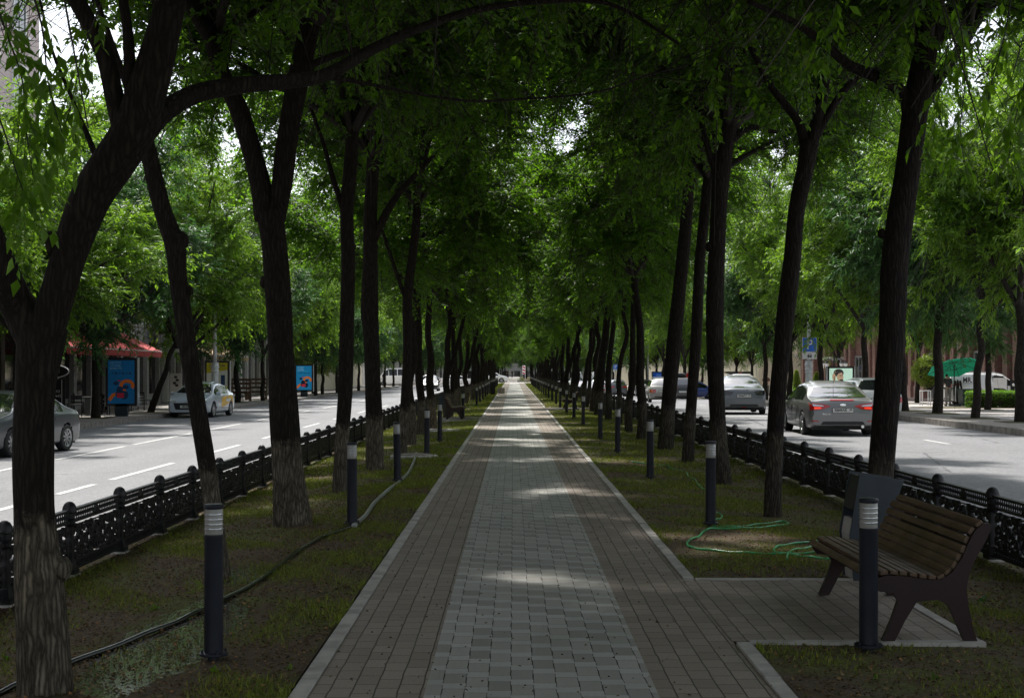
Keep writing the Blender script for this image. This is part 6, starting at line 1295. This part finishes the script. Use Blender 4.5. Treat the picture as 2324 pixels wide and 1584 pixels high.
for s_ in (1, -1): MB().tube([(s_ * .12, 0, .85), (s_ * .2, 0, .45), (s_ * .19, 0, .05)], [.06, .055, .04], 8).build('sleeve', M['dark'], c, smooth=True)
M['card'] = pm('cardboard', (.5, .33, .16), .8)
for i in range(3):
    c = empty('drinks_carton', (24.0 + i * .2, 78.2, VZ + 1.85), rng.uniform(-.3, .3), ('left', 'middle', 'right')[i] + ' brown carton on the van roof', 'carton', 'brown cartons on the van roof'); MB().box((0, 0, .11), (.17, .17, .2)).build('box', M['card'], c); b = MB(); [b.lathe([(.03, .21), (.038, .27)], 8, 0, (dx, dy, 0)) for dx in (-.04, .04) for dy in (-.04, .04)]; b.build('cups', M['woodbrown'], c)
c = empty('side_table', (22.3, 77, PZ), 0, 'pale side table left of the man in grey trousers', 'table'); MB().box((0, 0, .8), (.5, .5, .04)).build('tabletop', M['signwhite'], c)
for sx in (1, -1):
    for sy in (1, -1): MB().box((sx * .22, sy * .22, .39), (.04, .04, .78)).build('leg', M['signwhite'], c)
def foliage_box(name, a, b_, n, mat, label, cat, ll=.06, lw=.03, group=None, sub='leaves'):
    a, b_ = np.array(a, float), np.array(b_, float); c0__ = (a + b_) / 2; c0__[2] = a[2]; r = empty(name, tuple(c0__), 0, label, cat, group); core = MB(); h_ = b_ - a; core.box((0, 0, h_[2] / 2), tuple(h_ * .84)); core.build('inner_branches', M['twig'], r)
    P = rng.uniform(a, b_, (n, 3)); ax = rng.integers(0, 3, n); sd_ = rng.integers(0, 2, n); P[np.arange(n), ax] = np.where(sd_ == 0, a[ax], b_[ax]) + rng.normal(0, .025, n); P[:, 2] = np.maximum(P[:, 2], a[2] + .03)
    D = nrm(P - (a + b_) / 2 + rng.normal(0, .3, (n, 3))); V, Fc = leaves(P - c0__, D, np.full(n, .07), 4, ll, lw, .1, rng); mobj(sub, fast_mesh(sub, V, Fc, [mat]), r); return r
foliage_box('clipped_hedge', (22.9, 70.6, -.22), (25.3, 71.8, .55), 5200, M['leafA'], 'clipped green hedge in front of the van doors', 'hedge', .055, .03)
foliage_box('clipped_hedge', (25.5, 70.6, -.22), (30.5, 71.8, .5), 5000, M['leafA'], 'longer clipped hedge running right out of the picture', 'hedge', .055, .03)
sheet('plaza_lawn', [20.3, 31], [69.2, 73.2], lambda x, y: plz(x, y) + .012, M['lawn'])
def ball(name, x, y, z, r, n, mat, label, cat, ll=.05, lw=.025, sz=1.0, cone=False, stem=0.0):
    c = empty(name, (x, y, z), 0, label, cat); 
    if cone: zz = rng.uniform(0, 1, n) ** .8; a = rng.uniform(0, 2 * PI, n); rr = r * (1 - zz) ** .8 * (1 + rng.normal(0, .08, n)); P = np.stack([rr * np.cos(a), rr * np.sin(a), .1 + zz * sz], 1); D = nrm(np.stack([np.cos(a), np.sin(a), np.full(n, 1.4)], 1)); MB().lathe([(r * .8, .1), (r * .5, sz * .5), (.01, sz * .95)], 10).build('trunk', M['twig'], c)
    else: D = nrm(rng.normal(0, 1, (n, 3))); P = D * r * np.array([1, 1, sz]) * (1 + rng.normal(0, .12, (n, 1))) + [0, 0, r * sz + stem]; MB().lathe([(.04, 0), (r * .7, r * .5 * sz + stem), (r * .75, r * sz + stem), (r * .4, 1.7 * r * sz + stem), (.01, 1.8 * r * sz + stem)], 10).build('trunk', M['twig'], c)
    V, Fc = leaves(P, D, np.full(n, .08), 4, ll, lw, .1, rng); mobj('leaves', fast_mesh('leaves', V, Fc, [mat]), c); return c
gz = float(plz(20, 100))
ball('conifer', 20.5, 103, gz + .35, .42, 1500, M['leafY'], 'left one of the two small pointed conifers on the plaza', 'conifer', .09, .02, 1.7, True); ball('conifer', 21.95, 103, gz + .3, .44, 1500, M['leafY'], 'right one of the two small pointed conifers on the plaza', 'conifer', .09, .02, 1.6, True)
for i, (x, y, r_, m__) in enumerate([(19.9, 99, .5, 'leafA'), (20.9, 99.5, .55, 'leafB'), (21.9, 99, .5, 'leafY'), (22.8, 100, .55, 'leafA'), (18.9, 100.5, .45, 'leafA'), (23.8, 100, .5, 'leafB')]): ball('shrub', x, y, gz, r_, 700, M[m__], '%s low leafy shrub of the plaza flower bed, from the left' % ['second', 'third', 'fourth', 'fifth', 'first', 'sixth'][i], 'shrub', .09, .05, .85)
ball('boxwood_ball', 18.85, 97.5, gz, .28, 900, M['leafA'], 'clipped boxwood ball below the white urn', 'shrub')
ball('flowering_shrub', 24.6, 84, gz + .9, .85, 1500, M['leafY'], 'yellow-green shrub showing above the green umbrella', 'shrub', .11, .06, .9, stem=.5)
c = empty('stone_urn', (19.25, 99, gz), 0, 'white fluted stone urn on the plaza flower bed', 'urn'); MB().box((0, 0, .15), (.36, .36, .3)).build('plinth', M['colwhite'], c); MB().lathe([(.13, .3), (.06, .38), (.06, .44), (.2, .52), (.27, .66), (.26, .74), (.33, .78), (.33, .82), (.25, .8), (.001, .72)], 20).build('bowl', M['colwhite'], c, smooth='auto'); V, Fc = leaves(rng.normal(0, .12, (60, 3)) + [0, 0, .85], nrm(rng.normal(0, 1, (60, 3)) + [0, 0, 1]), np.full(60, .15), 6, .07, .04, .2, rng); mobj('flowers', fast_mesh('flowers', V, Fc, [M['leafA']]), c)
c = empty('lantern_post', (20.3, 90, gz), 0, 'black ornate lantern post with four white lanterns above the portrait panel', 'lamp post'); MB().lathe([(.16, 0), (.16, .1), (.08, .3), (.06, .8), (.05, 2.6), (.09, 2.7), (.04, 2.8), (.06, 3.2), (.02, 3.4)], 14).build('post', M['iron'], c, smooth='auto')
for k in range(4):
    a = k * PI / 2 + .35; dx, dy = math.cos(a), math.sin(a); MB().tube([(0, 0, 2.65), (dx * .4, dy * .4, 2.95), (dx * .85, dy * .85, 2.75)], .025, 6).build('arm', M['iron'], c); l = MB().lathe([(.07, 2.3), (.14, 2.62), (.12, 2.64)], 6, 0, (dx * .85, dy * .85, 0)).build('lantern', M['signwhite'], c); MB().lathe([(.17, 2.64), (.08, 2.74), (.02, 2.82)], 6, 0, (dx * .85, dy * .85, 0)).build('lantern_cap', M['iron'], l)
ball('potted_shrub', 17.9, 108, gz, .4, 500, M['leafA'], 'round shrub at the plaza corner near the blue estate car', 'shrub')
c = empty('shop_banner', (17.0, 138, -.9), 0, 'small slanted red banner with white border above the blue estate car', 'banner'); MB().prism([(-.4, 2.15), (.45, 2.55), (.45, 2.1), (-.35, 1.7)], -.02, .02, 'xz').build('cloth', M['signred'], c); MB().prism([(-.42, 2.15), (.45, 2.57), (.45, 2.64), (-.42, 2.22)], -.03, .03, 'xz').build('top_border', M['signwhite'], c); MB().lathe([(.03, 0), (.03, 2.5)], 6).build('pole', M['steel'], c, loc=(.47, 0, 0))

# ------------------------------------------------------------------ people
SK = pm('skin', (.45, .27, .19), .55, var=.05); HAIR = pm('hair_dark', (.015, .012, .01), .6)
def cloth(n, c): return pm(n, c, .85, var=.12, scale=12)
def skin_obj(name, J, E, mat, parent, sub=1):
    keys = list(J); me = bpy.data.meshes.new(name); me.from_pydata([J[k][:3] for k in keys], [(keys.index(a), keys.index(b)) for a, b in E], []); o = mobj(name, me, parent); o.modifiers.new('skin', 'SKIN'); 
    for i, k in enumerate(keys): r = J[k][3]; r = r if hasattr(r, '__len__') else (r, r); me.skin_vertices[0].data[i].radius = r; me.skin_vertices[0].data[i].use_root = i == 0
    s = o.modifiers.new('sub', 'SUBSURF'); s.levels = sub; s.render_levels = sub
    bpy.context.view_layer.update(); m2 = bpy.data.meshes.new_from_object(o.evaluated_get(bpy.context.evaluated_depsgraph_get())); o.modifiers.clear(); o.data = m2; m2.name = name; m2.materials.clear(); m2.materials.append(mat); m2.polygons.foreach_set('use_smooth', [True] * len(m2.polygons)); return o
def person(X, Y, gz, rz, label, shirt, trousers, pose='stand', hair=True, sc=1.0, sleeves='short', beard=False):
    """faces +y; poses: stand, look_down (arms forward), sit"""
    r = empty('person', (X, Y, gz), rz, label, 'person'); r.scale = (sc,) * 3; J = {}
    J['pel'] = (0, 0, .95, (.14, .10)); J['waist'] = (0, 0, 1.10, (.135, .09)); J['chest'] = (0, .01, 1.32, (.16, .105)); J['neckb'] = (0, 0, 1.45, (.07, .065)); J['neck'] = (0, .005, 1.52, (.052, .055)); J['jaw'] = (0, .02, 1.585, (.06, .075)); J['skull'] = (0, .005, 1.68, (.078, .095)); J['crown'] = (0, 0, 1.735, (.05, .06))
    E = [('pel', 'waist'), ('waist', 'chest'), ('chest', 'neckb'), ('neckb', 'neck'), ('neck', 'jaw'), ('jaw', 'skull'), ('skull', 'crown')]
    fwd = pose in ('look_down', 'arms_folded'); sit = pose == 'sit'
    for s, t in ((1, 'R'), (-1, 'L')):
        J['sh' + t] = (s * .175, 0, 1.42, .06); 
        if fwd: el, wr_ = (s * .24, .06, 1.16), (s * .12, .27, 1.18)
        elif sit: el, wr_ = (s * .24, .08, 1.18), (s * .15, .30, 1.08)
        else: el, wr_ = (s * .235, -.02, 1.15), (s * .26, .05, .90)
        J['el' + t] = (*el, .042); J['wr' + t] = (*wr_, .027); d = nrm(np.array(wr_) - np.array(el)); pa = np.array(wr_) + d * .07; J['pa' + t] = (*pa, (.036, .02))
        E += [('neckb', 'sh' + t), ('sh' + t, 'el' + t), ('el' + t, 'wr' + t), ('wr' + t, 'pa' + t)]
        sidev = nrm(np.cross(d, np.array([0.0, .3, 1.0]) if abs(d[2]) < .8 else np.array([1.0, 0, 0])))
        for k, (off, ln) in enumerate(((-.024, .065), (-.008, .08), (.008, .075), (.024, .06))):
            q = pa + sidev * off + d * ln; J['f%d%s' % (k, t)] = (*(q + [0, 0, -.01]), .0095); E.append(('pa' + t, 'f%d%s' % (k, t)))
        th = np.array(wr_) + d * .05 - sidev * .045; J['th' + t] = (*th, .011); E.append(('wr' + t, 'th' + t))
        J['hip' + t] = (s * .09, 0, .90, .085)
        kn = (s * .11, .42, .92) if sit else (s * .105, .02, .50); an = (s * .11, .46, .50) if sit else (s * .115, -.02, .085); to = (an[0] + s * .02, an[1] + .15, an[2] - .045)
        J['kn' + t] = (*kn, .058); J['an' + t] = (*an, .042); J['to' + t] = (*to, (.042, .03)); E += [('pel', 'hip' + t), ('hip' + t, 'kn' + t), ('kn' + t, 'an' + t), ('an' + t, 'to' + t)]
    J['nose'] = (0, .105, 1.645, .016); E.append(('skull', 'nose'))
    if pose == 'look_down':
        for k in ('neck', 'jaw', 'skull', 'crown', 'nose'):
            x, y, z, rr = J[k]; dz = z - 1.45; J[k] = (x, y + dz * .55, z - dz * .22, rr)
    body = skin_obj('body', J, E, SK, r)
    def grow(keys, edges, f, extra=None):
        JJ = {k: (*J[k][:3], tuple(v * f + .008 for v in (J[k][3] if hasattr(J[k][3], '__len__') else (J[k][3],) * 2))) for k in keys}
        if extra: JJ.update(extra)
        return JJ, edges
    mid = lambda a, b, t: tuple(np.array(J[a][:3]) * (1 - t) + np.array(J[b][:3]) * t)
    t_ = 1.0 if sleeves == 'long' else .75; ex = {}; ed = [('pel', 'waist'), ('waist', 'chest'), ('chest', 'neckb')]
    for t in 'RL': ex['sl' + t] = (*(mid('sh' + t, 'el' + t, t_)), .058); ed += [('neckb', 'sh' + t), ('sh' + t, 'sl' + t)]
    if sleeves == 'long':
        for t in 'RL': ex['cf' + t] = (*J['wr' + t][:3], .04); ed.append(('sl' + t, 'cf' + t))
    a, b_ = grow(['pel', 'waist', 'chest', 'neckb', 'shR', 'shL'], ed, 1.08, ex); skin_obj('shirt', a, b_, shirt, r)
    a, b_ = grow(['pel', 'hipR', 'hipL', 'knR', 'knL', 'anR', 'anL'], [('pel', 'hipR'), ('hipR', 'knR'), ('knR', 'anR'), ('pel', 'hipL'), ('hipL', 'knL'), ('knL', 'anL')], 1.12); skin_obj('trousers', a, b_, trousers, r)
    for t in 'RL': k = J['an' + t]; q = J['to' + t]; skin_obj('shoe', {'a': (k[0], k[1] - .04, k[2] - .03, .045), 'b': (q[0], q[1] + .01, q[2], (.05, .038))}, [('a', 'b')], M['black'], r)
    sk = J['skull']; cr = J['crown']
    if hair: skin_obj('hair', {'a': (sk[0], sk[1] - .045, sk[2] - .02, (.082, .065)), 'b': (cr[0], cr[1] - .02, cr[2] - .01, (.078, .085)), 'c': (cr[0], cr[1] + .05, cr[2] - .01, (.05, .03))}, [('a', 'b'), ('b', 'c')], HAIR, r)
    for s in (1, -1): MB().lathe([(.001, -.012), (.012, 0), (.001, .012)], 8, 0, (sk[0] + s * .032, sk[1] + .083, sk[2] - .01), axis='y').build('eye', HAIR, r); MB().lathe([(.001, -.02), (.022, 0), (.001, .02)], 8, 0, (sk[0] + s * .085, sk[1] - .005, sk[2] - .02), axis='z').build('ear', SK, r)
    MB().box((sk[0], sk[1] + .09, sk[2] - .075), (.045, .01, .008)).build('mouth', cloth('lips', (.3, .1, .09)), r)
    if beard: skin_obj('beard', {'a': (0, J['jaw'][1] + .03, J['jaw'][2] - .01, (.062, .055)), 'b': (0, J['jaw'][1] + .01, J['jaw'][2] - .04, (.04, .04))}, [('a', 'b')], HAIR, r)
    return r
dk, gy, blk = cloth('cloth_charcoal', (.035, .037, .04)), cloth('cloth_grey_trousers', (.22, .21, .19)), cloth('cloth_black', (.012, .012, .013)); redc = cloth('cloth_red', (.35, .03, .04)); brn = cloth('cloth_brown', (.09, .045, .03))
person(23.12, 75.6, PZ, .35, 'man seen from behind in dark T-shirt and loose grey trousers at the umbrella', dk, gy, 'look_down', sc=.97)
person(23.5, 76.9, PZ, 2.3, 'bearded man in black facing him under the umbrella, head bowed', blk, dk, 'look_down', sc=1.0, beard=True, sleeves='long')
person(26.9, 80.2, PZ, PI, 'bald man standing behind the open van', gy, dk, 'stand', hair=False, sc=1.0)
person(20.75, 96, gz - .12, 2.4, 'man in a red T-shirt sitting beside the portrait panel', redc, dk, 'sit', sc=.98)
MB().box2((20.0, 96.2, gz), (21.4, 96.7, gz + .62)).build('seat_wall', M['kerb']); prop(bpy.data.objects['seat_wall'], 'low pale wall the man in red sits on', 'low wall')
person(16.35, 92, float(plz(16.3, 92)), PI - .3, 'person in a brown top with arms crossed behind the blue-grey sedan', brn, dk, 'arms_folded')
person(-.25, 318, -.01, 0, 'dark distant person standing in the middle of the avenue', blk, blk); person(-1.25, 322, -.01, 0, 'dark distant person left of the one in mid avenue', blk, blk)
person(-17.55, 62.3, SWL(62) - .44, 1.2, 'person in black sitting at a cafe table under the red awning', blk, blk, 'sit')
person(-13.3 - 2.9, 178, SWL(178), .2, 'small dark person on the far left pavement', blk, dk)

# ------------------------------------------------------------------ grass, litter and weeds
def scatter_blades(n, xr, yr, gf, h, w, mat, name, seed, pw=1.0):
    rg = np.random.default_rng(seed); Y = yr[0] + (yr[1] - yr[0]) * rg.uniform(0, 1, n) ** pw; X = rg.uniform(xr[0], xr[1], n)
    pat = np.sin(X * 3.1 + 1.3 * np.sin(Y * 1.7)) + np.sin(Y * 2.3 + 1.7 * np.sin(X * 2.2 + seed)) + .8 * np.sin(X * 7 + Y * 5); wet = ((X + 2.12) / .5) ** 2 + ((Y - 8.9) / 2.1) ** 2 < 1.1; keep = (pat + rg.normal(0, .9, n) > np.where(Y < 12, 1.1, np.where(Y < 17, .6, .1))) & (~wet | (rg.uniform(0, 1, n) < .12)); X, Y = X[keep], Y[keep]; m = len(X); Z = gf(X)
    a = rg.uniform(0, 2 * PI, m); hh = h * rg.uniform(.4, 1.3, m); ww = w * rg.uniform(.7, 1.4, m); ln = rg.normal(0, .5, (m, 2)) * hh[:, None]
    B1 = np.stack([X - ww * np.cos(a), Y - ww * np.sin(a), Z], 1); B2 = np.stack([X + ww * np.cos(a), Y + ww * np.sin(a), Z], 1); T = np.stack([X + ln[:, 0], Y + ln[:, 1], Z + hh], 1)
    V = np.stack([B1, B2, T], 1).reshape(-1, 3); return prop(mobj(name, fast_mesh(name, V, np.arange(3 * m).reshape(-1, 3), [mat])), kind='stuff')
scatter_blades(90000, (-3.75, -1.15), (6.8, 20), gl_, .035, .0035, M['grassblade'], 'grass', 1, 1.2)
scatter_blades(60000, (-3.75, -1.15), (20, 60), gl_, .05, .008, M['grassblade'], 'grass', 2, 1.3)
for i, (a, b_) in enumerate(((6.8, 8.4), (11.1, 20), (20, 58))): scatter_blades((12000, 60000, 60000)[i], (1.43, 4.1), (a, b_), gr_, (.035, .035, .05)[i], (.0035, .0035, .008)[i], M['grassblade'], 'grass', 5 + i, 1.0)
scatter_blades(14000, (2.85, 4.1), (8.4, 11.1), gr_, .035, .0035, M['grassblade'], 'grass', 9)
scatter_blades(40000, (-3.75, -1.15), (60, 185), gl_, .07, .02, M['grassblade'], 'grass', 12); scatter_blades(40000, (1.43, 4.1), (62, 185), gr_, .07, .02, M['grassblade'], 'grass', 13)
def scatter_litter(n, xr, yr, gf, ll, seed, mat, name='fallen_leaves', lift=.006):
    rg = np.random.default_rng(seed); X = rg.uniform(*xr, n); Y = yr[0] + (yr[1] - yr[0]) * rg.uniform(0, 1, n) ** 1.2; P = np.stack([X, Y, gf(X) + lift], 1); U = nrm(rg.normal(0, 1, (n, 3)) * [1, 1, .18]); Nn = nrm(np.array([0, 0, 1.0]) + rg.normal(0, .25, (n, 3))); Vv = nrm(np.cross(U, Nn)); L = ll * rg.uniform(.4, 1.4, (n, 1)); W = L * rg.uniform(.25, .5, (n, 1))
    B = P; T = P + U * L; T[:, 2] = np.maximum(T[:, 2], P[:, 2]); M1 = P + U * L * .45 + Vv * W + [0, 0, .008]; M2 = P + U * L * .45 - Vv * W + [0, 0, .006]; V = np.stack([B, M1, T, M2], 1).reshape(-1, 3); I = np.arange(n)[:, None] * 4
    return prop(mobj(name, fast_mesh(name, V, np.concatenate([I + [0, 1, 2], I + [0, 2, 3]]), [mat])), kind='stuff')
scatter_litter(30000, (-3.9, -1.14), (6.8, 26), gl_, .022, 3, M['litter']); scatter_litter(12000, (1.43, 4.2), (11.1, 26), gr_, .022, 4, M['litter']); scatter_litter(3000, (1.43, 4.2), (6.8, 8.4), gr_, .022, 5, M['litter']); scatter_litter(2500, (2.82, 4.2), (8.4, 11), gr_, .022, 6, M['litter'])
for s__, x__, gf__, y__, n__ in ((21, (-1.165, -1.12), gl_, (6.8, 45), 9000), (22, (1.415, 1.46), gr_, (11.1, 45), 9000), (23, (1.415, 1.46), gr_, (6.8, 8.4), 900)): scatter_blades(n__, x__, y__, gf__, .03, .004, M['grassblade'], 'grass', s__, 1.4)
scatter_litter(900, (-1.1, 1.35), (6.8, 40), lambda x: x * 0, .018, 8, M['litter'])
def weed(x, y, n, ll, label, mat='leafA', lw=.5):
    X, Y, Z = gpt(x, y, 0); c = empty('weed', (X, Y, Z), 0, label, 'weed', 'weeds in the lawn'); a = rng.uniform(0, 2 * PI, n); U = nrm(np.stack([np.cos(a), np.sin(a), rng.uniform(.3, 1.6 if lw < .3 else .8, n)], 1)); V, Fc = leaves(np.zeros((n, 3)), U, np.full(n, ll * .4), 1, ll, ll * lw, .1, rng, .1); mobj('leaves', fast_mesh('leaves', V, Fc, [M[mat]]), c); MB().lathe([(.006, 0), (.003, .03)], 5).build('stem', M['grassblade'], c)
for i, (x, y, n, ll, lb_, mt, lw) in enumerate([(60, 1478, 7, .075, 'broad-leaved weed beside the foot of the nearest tree', 'leafA', .6), (20, 1500, 6, .07, 'broad-leaved weed at the left picture edge', 'leafA', .6), (350, 1385, 9, .05, 'flat round-leaved weed left of the nearest bollard light', 'leafA', .7), (460, 1335, 22, .11, 'bright tuft of grass left of the nearest bollard light', 'leafY', .08), (440, 1345, 18, .09, 'second bright tuft of grass left of the nearest bollard light', 'leafY', .08), (490, 1525, 8, .04, 'tiny weed below the nearest bollard light', 'leafA', .6), (660, 1520, 8, .035, 'tiny weed near the left path kerb', 'leafA', .6), (2233, 1365, 9, .06, 'pale-leaved weed right of the weathered bench', 'leafC', .45), (2120, 1540, 7, .035, 'tiny weed in the near right bed', 'leafA', .5), (1990, 1540, 5, .03, 'tiny weed below the right bollard light', 'leafA', .5), (90, 1545, 6, .06, 'weed by the black hose', 'leafA', .6)]): weed(x, y, n, ll, lb_, mt, lw)
